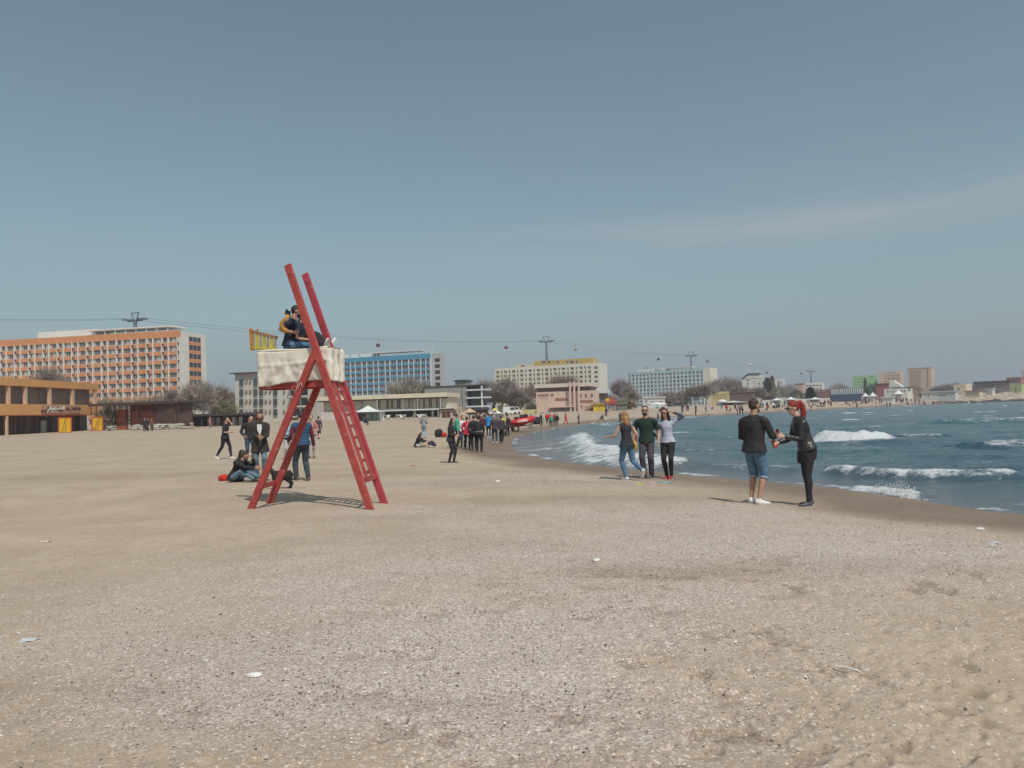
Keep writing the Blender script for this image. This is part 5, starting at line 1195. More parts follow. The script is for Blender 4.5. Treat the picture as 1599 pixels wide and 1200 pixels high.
# playground
pgd = foot(955, 200); r = empty('playground_frame', pgd); tag(r, 'red and purple climbing frame with a yellow panel right of the yellow kiosk', 'playground')
PU = mat('purple_paint', (.20, .05, .09), .6, .1); RD = mat('bright_red', (.55, .06, .03), .6, .1); ORY = mat('orange_yellow', (.62, .34, .03), .6, .1)
for x in (-1.4, -.5, .5, 1.4): 
    for y in (0, 1): MB().bar((x*1.1, y, 0), (x, y, 2.2), .14, .14).obj('post', PU, r)
MB().box((0, .5, 1.45), (3, 1.1, .15)).obj('deck', PU, r); MB().box((0, 0.02, 2.0), (3, .1, .25)).obj('rail', RD, r)
MB().box((-.9, .5, 2.9), (1.0, .9, .9)).obj('yellow_panel', ORY, r); MB().prism([(-.3, 0, 2.3), (.9, 0, 2.3), (.3, 0, 3.8)], (0, 1, 0)).obj('red_roof', RD, r)
for k in range(5): MB().bar((-1.2+k*.5, -.05, .1), (-1.0+k*.5, -.05, 1.4), .08, .08).obj('bar', LW, r)
simple('green_roof_shelter', 'low grey green shelter roof behind the climbing frame', 'shelter', 955, 631, 978, 641, 215, 5, mat('shelter_green', (.16, .19, .15), .9, .2), mat('shelter_roof', (.19, .22, .18), .9, .2))
# red inflatable boat on a trailer
def build_boat():
    p = hit(806, 674); p2 = foot(812, p[1]); r = empty('inflatable_boat', p2, .12); tag(r, 'red inflatable rescue boat on a launching trailer by the water', 'boat'); tr = empty('boat_trailer', p2, .12); tag(tr, 'two wheeled trailer carrying the red inflatable boat', 'trailer')
    k = p[1]/FPX; L = 41*k/2; BR_ = mat('boat_red', (.55, .03, .03), .35, .12, 2); z0 = 1.02
    path = [(-L, -.55, z0-.12), (-.2*L, -.58, z0-.04), (.55*L, -.5, z0+.06), (.88*L, -.25, z0+.18), (L, 0, z0+.24), (.88*L, .25, z0+.18), (.55*L, .5, z0+.06), (-.2*L, .58, z0-.04), (-L, .55, z0-.12)]
    MB().tube(path, [.12, .29, .31, .29, .25, .29, .31, .29, .12], 12).obj('tube', BR_, r, True)
    MB().rings([((-L*.9, 0, z0-.35), (0, .45, 0), (0, 0, .2)), ((0, 0, z0-.28), (0, .5, 0), (0, 0, .26)), ((.6*L, 0, z0-.02), (0, .35, 0), (0, 0, .22)), ((.92*L, 0, z0+.14), (0, .1, 0), (0, 0, .08))]).obj('hull', BR_, r, True)
    MB().bar((-L*.3, -.86, z0-.04), (L*.5, -.82, z0+.06), .03, .12).obj('rubbing_strake', TENTW, r)
    MB().box((L*.15, 0, z0+.38), (.5, .45, .45)).ball((L*.42, 0, z0+.5), (.25, .2, .2)).obj('console', DARK, r); MB().box((-L*.3, 0, z0+.22), (.4, .5, .4)).obj('seat', DARK, r)
    MB().bar((-L*.8, 0, .45), (L*.75, 0, .62), .12, .10).bar((-L*.5, -.6, .42), (-L*.5, .6, .42), .1, .1).bar((-L*.9, 0, .42), (-L*1.05, 0, .15), .1, .1).obj('chassis', GREYM, tr)
    for s in (-1, 1):
        w = MB().tube([(-L*.42, s*.75-.09, .32), (-L*.42, s*.75+.09, .32)], .33, 18).obj('wheel', DARK, tr, False); MB().tube([(-L*.42, s*.75-.10, .32), (-L*.42, s*.75+.10, .32)], .17, 12).obj('rim', STRAW, w)
    MB().bar((L*.1, -.3, .55), (L*.1, -.3, z0-.2), .08, .08).bar((L*.1, .3, .55), (L*.1, .3, z0-.2), .08, .08).obj('cradle', GREYM, tr)
build_boat()
# sand bags heap by the red kiosk
g = np.random.default_rng(8); mb = MB()
for i in range(90):
    px = g.uniform(204, 297); lay = g.integers(0, 3); p = foot(px, 130+g.uniform(-.5, .8)); mb.ball((p[0], p[1]+lay*.15, p[2]+.15+lay*.28*(1 if 206 < px < 285 else .3)), (g.uniform(.35, .8), .35, g.uniform(.15, .26)), n=7)
o = mb.obj('sandbag_heap', mat('pale_sacking', (.40, .37, .31), .95, .3, 1.5)); tag(o, 'long heap of pale sacks and rubble in front of the red kiosk', 'rubble heap', kind='stuff')
mb = MB()
for i in range(26):
    px = g.uniform(167, 182); p = foot(px, 132+g.uniform(-.5, .5)); mb.ball((p[0], p[1], p[2]+g.uniform(.05, .7)), (g.uniform(.15, .4), .3, .15), n=6)
o = mb.obj('rubble_heap', _mats['pale_sacking']); tag(o, 'small pale rubble heap under the pergola beside the yellow shutter', 'rubble heap', kind='stuff')
# stacked loungers and boards below the cream pavilion
LNG = mat('lounger_white', (.58, .55, .50), .8, .15)
lp = None
for k, (px, dy) in enumerate([(600, 0), (606, 1.5), (612, .6), (618, 2), (624, .3), (630, 1.4), (636, .8), (641, 2.2), (652, .5), (660, 1.2), (667, .4)]):
    if lp is None:
        lp = empty('sun_lounger', (0, 0, 0)); MB().box((0, 0, .32), (1.25, .6, .06)).obj('bed', LNG, lp); MB().bar((.6, 0, .33), (1.15, 0, .85), .06, .58, up=(0, 1, 0)).obj('backrest', LNG, lp)
        for x in (-.5, .5):
            for y in (-.25, .25): MB().bar((x, y, 0), (x, y, .3), .05, .05).obj('leg', LNG, lp)
        o = lp
    else:
        o = lp.copy(); COL.objects.link(o)
        for c in lp.children: q = c.copy(); COL.objects.link(q); q.parent = o
    nth = ['leftmost', 'second', 'third', 'fourth', 'fifth', 'sixth', 'seventh', 'eighth', 'ninth', 'tenth', 'rightmost'][k]
    p = foot(px, 163+dy); o.location = tuple(p); o.rotation_euler = (0, 0, (k*1.7) % 6.28); s_ = 1.15; o.scale = (s_, s_, s_)
    tag(o, 'empty white sun lounger, %s of the row below the cream pavilion%s' % (nth, '' if k in (0, 10) else ' from the left'), 'sun lounger', 'white sun loungers below the cream pavilion')
# rocks of the breakwater at the far right
g = np.random.default_rng(21); mb = MB(); mb2 = MB()
for i in range(620):
    px = g.uniform(1446, 1680); t = (px-1446)/234; w = shore_px = 632-6.2*min((px-1400)/199, 1.3); Y = 2.07*FPX/max(w-hor(px), 5.2); Y = min(Y, 330)
    u = g.random(); p = at_y(px, hor(px), Y+u*34); hgt = -.6+u*3.4*(.5+.5*min(1, t*2.5))
    s_ = g.uniform(.7, 2.0); (mb2 if u < .10 else mb).ball((p[0], p[1], hgt), (s_*1.3, s_, s_*g.uniform(.4, .75)), n=6)
o = mb.obj('breakwater_rocks', mat('tan_rock', (.40, .33, .26), .95, .3, .35, .6, 2)); tag(o, 'tan rubble rocks of the breakwater along the far shore at the right', 'breakwater', kind='stuff')
o = mb2.obj('tidal_rocks', mat('dark_wet_rock', (.07, .06, .055), .8, .3, .5)); tag(o, 'dark wet rocks along the waterline of the far breakwater', 'rocks', kind='stuff')
# litter on the sand
PAP = mat('paper_white', (.72, .71, .69), .9, .06, 20); PLS = mat('clear_plastic', (.48, .50, .51), .35, .2, 8)
def crumple(px, py, sz, m, label, cat, name, seed, flat=.45, elong=1.6, rz=0):
    p = hit(px, py); g = np.random.default_rng(seed); b = MB().ball((0, 0, 0), (sz*elong, sz, sz*flat), n=12); b.V = [v*(1+g.uniform(-.35, .35)) for v in b.V]
    for v in b.V: v[2] = max(v[2], -sz*flat*.25)
    o = b.obj(name, m); o.location = (p[0], p[1], p[2]+sz*flat*.25); o.rotation_euler = (0, 0, rz); tag(o, label, cat); return o
crumple(397, 1055, .030, PAP, 'crumpled white paper tissue on the sand left of centre foreground', 'litter', 'crumpled_paper', 1)
crumple(931, 875, .034, PAP, 'small white scrap of paper on the shell patch right of centre', 'litter', 'crumpled_paper', 2, elong=1.1)
crumple(45, 1001, .034, PLS, 'torn translucent plastic bag lying on the sand at the left', 'litter', 'plastic_bag', 3, flat=.5, elong=1.9, rz=.5)
crumple(1553, 850, .045, PLS, 'clear plastic cup lying near the wet sand at the right', 'litter', 'plastic_cup', 4, flat=.5, elong=1.5)
crumple(1531, 827, .045, PAP, 'white scrap on the sand near the water at the right', 'litter', 'paper_scrap', 5, elong=1.2)
crumple(777, 752, .05, PAP, 'white scrap of paper on the sand between the tower and the trio', 'litter', 'paper_scrap', 6, elong=1.2)
crumple(70, 847, .05, mat('beige_scrap', (.55, .48, .42), .9, .1), 'pale beige scrap on the sand at the left', 'litter', 'cardboard_scrap', 7, flat=.3)
p0 = hit(1304, 1042); p1 = hit(1341, 1050); o = MB().tube([p0+np.array([0, 0, .008]), (p0+p1)/2+np.array([0, .01, .012]), p1+np.array([0, 0, .008])], .006, 6).obj('drinking_straw', PAP); tag(o, 'thin white plastic straw lying on the trodden sand at the right', 'straw')
# dark bits of weed thrown up along the wrack line
g = np.random.default_rng(91); mb = MB()
for i in range(170):
    px = g.uniform(760, 1640); base = np.interp(px, [760, 900, 1060, 1180, 1300, 1435, 1640], [745, 762, 775, 795, 815, 840, 880]); p = hit(px, base+g.normal(0, 9)) if i % 3 else hit(px, base-22+g.normal(0, 5))
    a = g.uniform(0, 3.14); L_ = g.uniform(.006, .026); mb.box(p+np.array([0, 0, .004]), (L_, L_*g.uniform(.25, .6), .006), ax=(np.array([math.cos(a), math.sin(a), 0]), np.array([-math.sin(a), math.cos(a), 0]), np.array([0, 0, 1.])))
o = mb.obj('seaweed_scraps', mat('dry_weed', (.17, .13, .10), .9, .4, 9)); tag(o, 'dark scraps of dry weed scattered along the top of the wet sand', 'seaweed', kind='stuff')
# bits of coloured seaweed, nets and toys by the trio
for (px, py, c, n, lab) in [(996, 754, (.62, .50, .16), 2, 'yellow plastic toy piece on the sand at the feet of the trio'), (1000, 757.5, (.62, .52, .22), 3, 'second yellow plastic toy piece, nearer the camera'), (1020, 755, (.60, .38, .28), 4, 'orange toy piece on the sand right of the yellow ones'),
                            (1032, 758, (.58, .42, .22), 5, 'small ochre toy piece between the orange and the teal ones'), (1036, 754, (.14, .36, .34), 6, 'teal toy bucket lid lying on the sand in front of the red sneakers'), (1043, 754.5, (.22, .46, .46), 7, 'pale teal toy piece right of the bucket lid')]:
    crumple(px, py, .055 if n < 6 else .08, mat('toy_%d' % n, c, .6, .1), lab, 'toy', 'beach_toy', n, flat=.25, elong=1.8 if n != 6 else 2.3, rz=n)
crumple(645, 728, .055, mat('towel_red', (.52, .22, .20), .9, .1), 'small red and white cloth lying on the sand left of the black clad woman', 'cloth', 'beach_cloth', 12, flat=.5)

# ================================================================ PEOPLE
def fuse(mb, voxel, it=3, disp=0.0, dsc=9.0, seed=0, name='m', mt=None, parent=None, fac=.6):
    """melt overlapping closed shapes into one continuous skin"""
    me = bpy.data.meshes.new(name); me.from_pydata([tuple(map(float, v)) for v in mb.V], [], mb.F)
    o = bpy.data.objects.new(name, me); COL.objects.link(o)
    r = o.modifiers.new('r', 'REMESH'); r.mode = 'VOXEL'; r.voxel_size = voxel; r.use_smooth_shade = True
    s = o.modifiers.new('s', 'SMOOTH'); s.factor = fac; s.iterations = it
    dg = bpy.context.evaluated_depsgraph_get(); n = bpy.data.meshes.new_from_object(o.evaluated_get(dg)); bpy.data.objects.remove(o); bpy.data.meshes.remove(me)
    n.name = name; k = len(n.vertices)
    if disp and k:
        co = np.empty(k*3, np.float32); n.vertices.foreach_get('co', co); no = np.empty(k*3, np.float32); n.vertex_normals.foreach_get('vector', no)
        co = co.reshape(-1, 3); no = no.reshape(-1, 3)
        d = (fbm(co[:, 0]*dsc+co[:, 1]*dsc*.7+seed, co[:, 2]*dsc*1.2+co[:, 1]*dsc*.5, 3, seed % 50)-.5)*2*disp
        co = co+no*d[:, None]; n.vertices.foreach_set('co', co.ravel().astype(np.float32)); n.update()
    if k: n.polygons.foreach_set('use_smooth', [True]*len(n.polygons))
    n.materials.clear()
    if mt: n.materials.append(mt)
    q = bpy.data.objects.new(name, n); COL.objects.link(q)
    if parent: q.parent = parent
    return q
def bone2(a, t, l1, l2, pole):
    a = np.array(a, float); t = np.array(t, float); d = t-a; L = np.linalg.norm(d); L = max(1e-4, L); u = d/L
    Lc = min(L, (l1+l2)*.998); Lc = max(Lc, abs(l1-l2)*1.02); t = a+u*Lc
    x = (l1*l1-l2*l2+Lc*Lc)/(2*Lc); h = math.sqrt(max(0, l1*l1-x*x)); p = np.array(pole, float); p = p-u*(p@u); p /= (np.linalg.norm(p)+1e-9)
    return a+u*x+p*h, t
def rz_(v, a): c, s = math.cos(a), math.sin(a); return np.array([v[0]*c-v[1]*s, v[0]*s+v[1]*c, v[2]])

SK = {'light': mat('skin_light', (.50, .29, .21), .6, .10, 6), 'tan': mat('skin_tan', (.42, .235, .165), .6, .10, 6), 'pale': mat('skin_pale', (.56, .36, .28), .6, .08, 6)}
def cloth(name, c, rough=.9, var=.2, bump=.5, bs=35, vs=5, spec=.3): return mat(name, c, rough, var, vs, bump, bs, spec=spec)
C_ = dict(black=cloth('cloth_black', (.034, .032, .035)), navy=cloth('cloth_navy', (.032, .038, .060)), blackfab=cloth('cloth_soft_black', (.028, .026, .028)),
          denim=cloth('denim_blue', (.095, .17, .26), var=.35, vs=9), denimd=cloth('denim_dark', (.045, .075, .12), var=.3), denimg=cloth('denim_grey_blue', (.13, .20, .25), var=.3, vs=8), green=cloth('polo_green', (.022, .043, .034)), greytr=cloth('trousers_plum_grey', (.075, .065, .085)),
          lav=cloth('tee_lavender', (.42, .44, .55), var=.06), white=cloth('cloth_white', (.70, .69, .68), var=.05), leather=cloth('leather_black', (.026, .026, .028), .32, .3, .6, 25, spec=.6),
          vest=cloth('vest_blue', (.038, .080, .165)), maroon=cloth('cloth_maroon', (.12, .025, .045)), slate=cloth('trousers_slate', (.050, .065, .085)), red=cloth('coat_red', (.50, .030, .060)), bred=cloth('tracksuit_red', (.55, .035, .025)),
          teal=cloth('cloth_teal', (.06, .34, .24)), bblue=cloth('coat_bright_blue', (.030, .24, .55)), grey=cloth('cloth_grey', (.28, .28, .29)), purple=cloth('cloth_dusk_purple', (.075, .055, .075)), yellow=cloth('cloth_yellow', (.50, .44, .10)),
          ldenim=cloth('denim_pale', (.30, .40, .52), var=.2), pink=cloth('cloth_pink', (.45, .20, .19)), brown=cloth('cloth_brown', (.14, .09, .065)), skirt=cloth('skirt_dark', (.035, .020, .030)), mustard=cloth('bag_mustard', (.56, .30, .03), .6), paleg=cloth('trousers_pale', (.50, .49, .50)),
          brownblack=cloth('cloth_brown_black', (.050, .042, .040)), hoodg=cloth('hood_grey', (.36, .37, .39)), bpeach=cloth('cloth_peach', (.52, .35, .27)), tank=cloth('top_charcoal', (.032, .034, .042)), denimj=cloth('sleeve_denim', (.09, .11, .16)), tights=cloth('tights_black', (.032, .029, .035)))
HR = {'black': mat('hair_black', (.018, .014, .013), .55, .4, 14, .6, 60, streak=True), 'brown': mat('hair_brown', (.036, .022, .016), .6, .4, 14, .6, 60, streak=True), 'ginger': mat('hair_ginger_blond', (.40, .21, .09), .6, .35, 16, .6, 60, col2=(.24, .10, .045), streak=True),
      'red': mat('hair_red', (.22, .022, .014), .55, .4, 14, .6, 60, streak=True), 'auburn': mat('hair_auburn', (.10, .035, .025), .6, .4, 14, .6, 60, streak=True), 'grey': mat('hair_grey', (.22, .21, .20), .7, .3, 14, .5, 60, streak=True), 'dplum': mat('hair_dark_plum', (.045, .018, .022), .55, .4, 14, .6, 60, streak=True)}
SHOE = {'white': mat('shoe_white', (.72, .71, .70), .6, .06, 8), 'black': mat('shoe_black', (.03, .03, .032), .5, .2, 8), 'red': mat('shoe_red', (.42, .02, .04), .6, .15, 8), 'dgrey': mat('shoe_dark_grey', (.07, .075, .09), .6, .2, 8), 'brown': mat('shoe_brown', (.10, .05, .05), .6, .2, 8), 'grey': mat('shoe_grey', (.22, .20, .20), .7, .15, 8)}
SOLE = mat('sole_pale', (.60, .58, .55), .7, .05); LENS = mat('dark_lens', (.012, .01, .01), .12, .1)
SEED = [0]
def person(loc, H, yaw, label, pose={}, skin='light', hair=('short', 'brown'), top=('jacket', 'black', 1.0, .02), bottom=('trousers', 'denim'), shoes='black', sex='m', extras=(), vox=.012, group=None, fine=True, name='person', tilt=0, make_root=True, inner=None):
    SEED[0] += 1; sd = SEED[0]*13
    root = empty(name, loc, R_(yaw)); tag(root, label, 'person', group)
    g = lambda k, d: pose.get(k, d)
    pel = np.array(g('pel', (0, 0, .53)))*H; lean = R_(g('lean', 2)); side = R_(g('side', 0)); tw = R_(g('twist', 0))
    t = np.array([math.sin(side), -math.sin(lean)*math.cos(side), math.cos(lean)*math.cos(side)]); X = rz_(np.array([1.0, 0, 0]), tw); X = X-t*(X@t); X /= np.linalg.norm(X); Fw = np.cross(X, t)*1.0
    if Fw[1] > 0 and abs(tw) < 1.5: Fw = -Fw
    hipX = rz_(np.array([1.0, 0, 0]), R_(g('hiptwist', 0)))
    f_ = .92 if sex == 'f' else 1.0
    sh_w = .112*(.88 if sex == 'f' else 1.0)*g('broad', 1.0); hip_r = 1.06 if sex == 'f' else 1.0; wst = .86 if sex == 'f' else 1.0; bulk = g('bulk', 1.0)
    nb = pel+t*.292*H; shc = pel+t*.262*H
    S = {s: shc+X*sh_w*H*s for s in (1, -1)}; Hp = {s: pel+hipX*.048*H*s-np.array([0, 0, .02*H]) for s in (1, -1)}
    hy, hp, hr = [R_(v) for v in g('head', (0, 0, 0))]
    hf = rz_(Fw, hy); hf = hf/np.linalg.norm(hf); hx = np.cross(np.array([0, 0, 1.0]), -hf); hx /= np.linalg.norm(hx); hu = t*.6+np.array([0, 0, .4]); hu = hu-hf*0; hu /= np.linalg.norm(hu)
    hf = hf*math.cos(hp)-np.array([0, 0, 1])*math.sin(hp); hf = hf-hu*(hf@hu)*.7; hf /= np.linalg.norm(hf); hu = hu-hf*(hu@hf); hu /= np.linalg.norm(hu); hx = np.cross(hu, hf); 
    if hx@X < 0: hx = -hx
    hc = nb+hu*.101*H+hf*.012*H+(-np.array([0, 0, 1])*math.sin(hp)+hf*math.sin(hp))*.02*H
    W = {}; E = {}; A = {}; K = {}
    wr = g('wrist', {}); ep = g('elbow', {}); an = g('ankle', {}); kp = g('knee', {}); ft = g('foot', {})
    for s in (1, -1):
        tgt = np.array(wr.get(s, (s*.165, -.01, .475)))*H; E[s], W[s] = bone2(S[s], tgt, .172*H, .152*H, ep.get(s, (s*.4, 1, -.1)))
        tgt = np.array(an.get(s, (s*.052, 0.0, .045)))*H; K[s], A[s] = bone2(Hp[s], tgt, .245*H, .243*H, kp.get(s, (s*.15, -1, .05)))
    def torso(mb, o, hem=None, shoulder=True, neck=True, flare=0, low=True):
        r = [(-.045, .080*hip_r, .060), (.0, .092*hip_r, .066), (.06, .078*wst, .056), (.13, .080*wst*bulk, .058), (.20, .094*f_, .066), (.248, .092*f_, .055), (.275, .060, .042), (.292, .040, .036)]
        R3 = []
        for z, a, b in r:
            if not low and z < 0: continue
            oo = o+(.013 if o and z < .1 else 0); R3.append((pel+t*z*H, X*(a*H*bulk+oo), Fw*(b*H*bulk+oo)))
        if hem:
            R3 = R3[1:] if low else R3; z0 = pel-t*.0
            R3.insert(0, (pel-np.array([0, 0, 1])*hem*H*.5-t*hem*H*.5, X*((.096+max(0, hem-.04)*.12)*hip_r*H*bulk+o+.010+flare*H), Fw*((.072+max(0, hem-.04)*.14)*H*bulk+o+.010+flare*H)))
        mb.rings(R3)
        if shoulder: mb.tube([S[-1]*.98+shc*.02-t*.012*H, S[-1]*.4+nb*.6-t*.02*H, nb-t*.022*H, S[1]*.4+nb*.6-t*.02*H, S[1]*.98+shc*.02-t*.012*H], [.026*H+o, .031*H+o, .035*H+o*.6, .031*H+o, .026*H+o], 10)
        if o:
            for s_ in (1, -1): mb.ball(S[s_]-t*.020*H-X*s_*.006*H, .033*H*f_+o*.8, n=12)
        return mb
    def arm(mb, s, o, fr=1.0, k=1.0):
        r0, r1, r2, r3 = .031*H*f_+o, .0245*H*f_+o, .0235*H*f_+o, .0155*H*f_+o*.8
        pts = [S[s]-t*.012*H, S[s]+(E[s]-S[s])*.35, E[s], E[s]+(W[s]-E[s])*.3, W[s]]; rr = [r0*.95, r0*.93, r1, r2, r3]; cum = [0, .18, .5, .65, 1.0]
        P = []; R_2 = []
        for i, c in enumerate(cum):
            if c <= fr: P.append(pts[i]); R_2.append(rr[i]*k)
            else:
                u = (fr-cum[i-1])/(c-cum[i-1]); P.append(pts[i-1]+(pts[i]-pts[i-1])*u); R_2.append((rr[i-1]+(rr[i]-rr[i-1])*u)*k+(.006*H if fr < .6 else .002*H)); break
        if len(P) > 1: mb.tube(P, R_2, 10)
        return mb
    def leg(mb, s, o, fr=1.0, tight=False, loose=0.0):
        dv = A[s]-K[s]; back = np.cross(dv, np.cross(dv, K[s]-Hp[s])); back = -back/(np.linalg.norm(back)+1e-9) if np.linalg.norm(back) > 1e-6 else np.array([0, 1., 0])
        if (back@np.array([0, -1., 0])) > 0 and abs(K[s][1]) < .1*H: back = -back
        pts = [Hp[s]+np.array([0, 0, .02*H]), Hp[s]+(K[s]-Hp[s])*.35, K[s], K[s]+dv*.28+back*.008*H, K[s]+dv*.65, A[s]]; rr = [.050*hip_r, .047*hip_r, .032, .0335, .024, .0175]; cum = [0, .17, .5, .64, .82, 1.0]
        ll = [0, .2, 1.0, .8, 1.3, 1.6]
        P = []; Q = []
        for i, c in enumerate(cum):
            rad = rr[i]*H*(.98 if sex == 'f' and tight else 1)+o+ll[i]*loose*H
            if c <= fr: P.append(pts[i]); Q.append(rad)
            else:
                u = (fr-cum[i-1])/(c-cum[i-1]); P.append(pts[i-1]+(pts[i]-pts[i-1])*u); pr = Q[-1]; Q.append(pr+(rad-pr)*u+.004*H); break
        mb.tube(P, Q, 12); return mb
    # ---- body: one continuous skin
    mb = torso(MB(), 0)
    for s in (1, -1): arm(mb, s, 0); leg(mb, s, 0)
    mb.tube([nb-t*.03*H, nb+(hc-nb)*.6], [.038*H*f_, .035*H*f_], 10)
    bs = (hx, hf, hu); mh = MB().ball((0, 0, 0), 1.0, n=16)
    def hball(c, r, n=14): 
        q = MB().ball((0, 0, 0), 1.0, n=n); c0 = hc+hx*c[0]*H+hf*c[1]*H+hu*c[2]*H; mb_.add([c0+hx*v[0]*r[0]*H+hf*v[1]*r[1]*H+hu*v[2]*r[2]*H for v in q.V], q.F)
    mb_ = mb; hball((0, -.004, .012), (.046, .056, .053)); hball((0, .012, -.022), (.033, .038, .040)); hball((0, .050, -.008), (.0075, .012, .013)); hball((0, .036, -.048), (.016, .014, .012))
    for s in (1, -1): hball((s*.044, -.004, -.004), (.006, .010, .015)); hball((s*.017, .043, .010), (.010, .008, .006))
    hball((0, .041, -.030), (.014, .009, .007))
    if not fine:
        for s in (1, -1): 
            d = (W[s]-E[s])/np.linalg.norm(W[s]-E[s]); mb.tube([W[s], W[s]+d*.03*H, W[s]+d*.085*H], [.014*H, .022*H, .010*H], 7)
    bo = fuse(mb, vox if fine else vox*1.1, 2, name='body', mt=SK[skin], parent=root)
    if fine:   # hands: palm, four bent fingers of different length and a thumb
        hm = MB(); hd = g('hand', {})
        for s in (1, -1):
            d = np.array(hd.get(s, W[s]-E[s]), float); d = d/np.linalg.norm(d); d2 = (W[s]-E[s]); d2 /= np.linalg.norm(d2)
            pn = np.array(g('palm', {}).get(s, (-s*1.0, -.3, 0)), float); pn = pn-d*(pn@d); pn /= np.linalg.norm(pn)+1e-9; sx = np.cross(d, pn); cu = g('curl', {}).get(s, .35)
            if sx@np.array([0, -1, 0.3]) < 0: sx = -sx      # thumb side faces forward / up
            h = H*(.95 if sex == 'f' else 1)
            hm.rings([(W[s]-d2*.012*h, sx*.0155*h, pn*.0125*h), (W[s]+d*.010*h, sx*.0165*h, pn*.010*h), (W[s]+d*.032*h, sx*.0235*h, pn*.0095*h), (W[s]+d*.052*h, sx*.0235*h, pn*.0085*h), (W[s]+d*.056*h, sx*.018*h, pn*.006*h)])
            for i, (o_, L) in enumerate(((.0175, .042), (.006, .047), (-.0055, .044), (-.0165, .034))):
                b0 = W[s]+d*.046*h+sx*o_*h; c1 = cu*(.8+.15*i); dd = d*math.cos(c1)+pn*math.sin(c1)+sx*o_*4; dd /= np.linalg.norm(dd); p1 = b0+dd*L*.5*h
                c2 = cu*(2.0+.2*i); dd = d*math.cos(c2)+pn*math.sin(c2)+sx*o_*3; dd /= np.linalg.norm(dd); p2 = p1+dd*L*.32*h; c3 = cu*2.8; dd = d*math.cos(c3)+pn*math.sin(c3); p3 = p2+dd*L*.25*h
                hm.tube([b0, p1, p2, p3], [.0056*h, .0052*h, .0046*h, .0032*h], 7)
            b0 = W[s]+d*.012*h+sx*.013*h; dd = d*.6+sx*.75+pn*.25; dd /= np.linalg.norm(dd); p1 = b0+dd*.024*h; dd = d*.85+sx*.35+pn*.4; dd /= np.linalg.norm(dd); hm.tube([b0, p1, p1+dd*.02*h, p1+dd*.030*h], [.0075*h, .0062*h, .0052*h, .0035*h], 7)
        o = hm.obj('tmp', SK[skin], None, True); dg = None
        me = bo.data; n0 = len(me.vertices)
        import bmesh
        bm = bmesh.new(); bm.from_mesh(me); bm.from_mesh(o.data); bm.to_mesh(me); bm.free(); bpy.data.objects.remove(o)
        me.polygons.foreach_set('use_smooth', [True]*len(me.polygons))
    # ---- lower clothing
    bt, bc = bottom[0], C_[bottom[1]]; mb = MB()
    if bt in ('trousers', 'jeans', 'leggings', 'tights', 'shorts'):
        o = {'trousers': .009, 'jeans': .007, 'leggings': .010, 'tights': .009, 'shorts': .012}[bt]; lo = {'trousers': .0065, 'jeans': .003, 'leggings': 0, 'tights': 0, 'shorts': .006}[bt]
        R3 = [(pel+t*z*H, X*(a*H*hip_r+o), Fw*(b*H+o)) for z, a, b in ((-.06, .070, .055), (-.02, .090, .066), (.03, .086, .060), (.050, .070, .050))]; mb.rings(R3)
        for s in (1, -1): leg(mb, s, o, .56 if bt == 'shorts' else .985, bt in ('leggings', 'tights'), lo)
        fuse(mb, vox, 3 if vox < .02 else 1, .006 if bt in ('trousers', 'jeans', 'shorts') else .001, 13, sd, name={'tights': 'tights', 'leggings': 'leggings', 'shorts': 'shorts'}.get(bt, 'trousers'), mt=bc, parent=root)
    if len(bottom) > 2:  # skirt over it
        mb = MB(); L = bottom[3]; kb = (K[1]+K[-1])*.5; hb_ = (Hp[1]+Hp[-1])*.5; u_ = min(1, (L-.02)/.24); cb = hb_+(kb-hb_)*u_; cm = hb_+(kb-hb_)*u_*.45; mb.rings([(cb, X*(.098*H), Fw*(.090*H)), (cm, X*(.104*H), Fw*(.094*H)), (pel, X*(.099*H*hip_r+.01), Fw*(.080*H+.012)), (pel+t*.06*H, X*(.075*H), Fw*(.055*H))]) if True else mb.rings([(pel-np.array([0, 0, L])*H, X*(.118*H), Fw*(.100*H)), (pel-np.array([0, 0, L*.5])*H, X*(.114*H), Fw*(.095*H)), (pel, X*(.099*H*hip_r+.01), Fw*(.080*H+.012)), (pel+t*.06*H, X*(.075*H), Fw*(.055*H))])
        fuse(mb, vox, 3, .004, 12, sd+1, name='skirt', mt=C_[bottom[2]], parent=root)
    # ---- upper clothing: (kind, colour, sleeve fraction, hem drop)
    def upper(tp, nm, extra=0.0):
        kind, col, slv, hem = tp[:4]; o = {'jacket': .024, 'coat': .026, 'tee': .014, 'hoodie': .025, 'vest': .034, 'tank': .011, 'puffer': .034, 'sweater': .017}[kind]+extra
        mb = torso(MB(), o, hem, flare=.012 if kind in ('coat', 'hoodie') else (.004 if kind != 'tank' else .02))
        for s in (1, -1):
            if slv > 0: arm(mb, s, o*.55+.003, slv if slv < 1 else .975, 1.0)
        if kind in ('jacket', 'coat', 'hoodie', 'vest', 'puffer'): mb.tube([nb-t*.02*H, nb+t*.018*H+(-Fw)*.004*H], [.050*H+o*.3, .045*H], 12)
        if kind == 'hoodie': mb.ball(nb-Fw*.045*H+t*.008*H, (.055*H, .035*H, .035*H), n=10)
        q = fuse(mb, vox, 2, {'vest': .006, 'puffer': .007, 'tee': .006, 'tank': .005}.get(kind, .008), 10, sd+2, name=nm, mt=C_[col], parent=root)
        if kind in ('vest', 'puffer') and len(q.data.vertices):   # quilted bands
            k = len(q.data.vertices); co = np.empty(k*3, np.float32); q.data.vertices.foreach_get('co', co); co = co.reshape(-1, 3); no = np.empty(k*3, np.float32); q.data.vertex_normals.foreach_get('vector', no); no = no.reshape(-1, 3)
            h_ = (co-pel)@t; co = co+no*((np.abs(np.sin(h_*math.pi/.085))**.5-.7)*.012)[:, None]; q.data.vertices.foreach_set('co', co.ravel().astype(np.float32)); q.data.update()
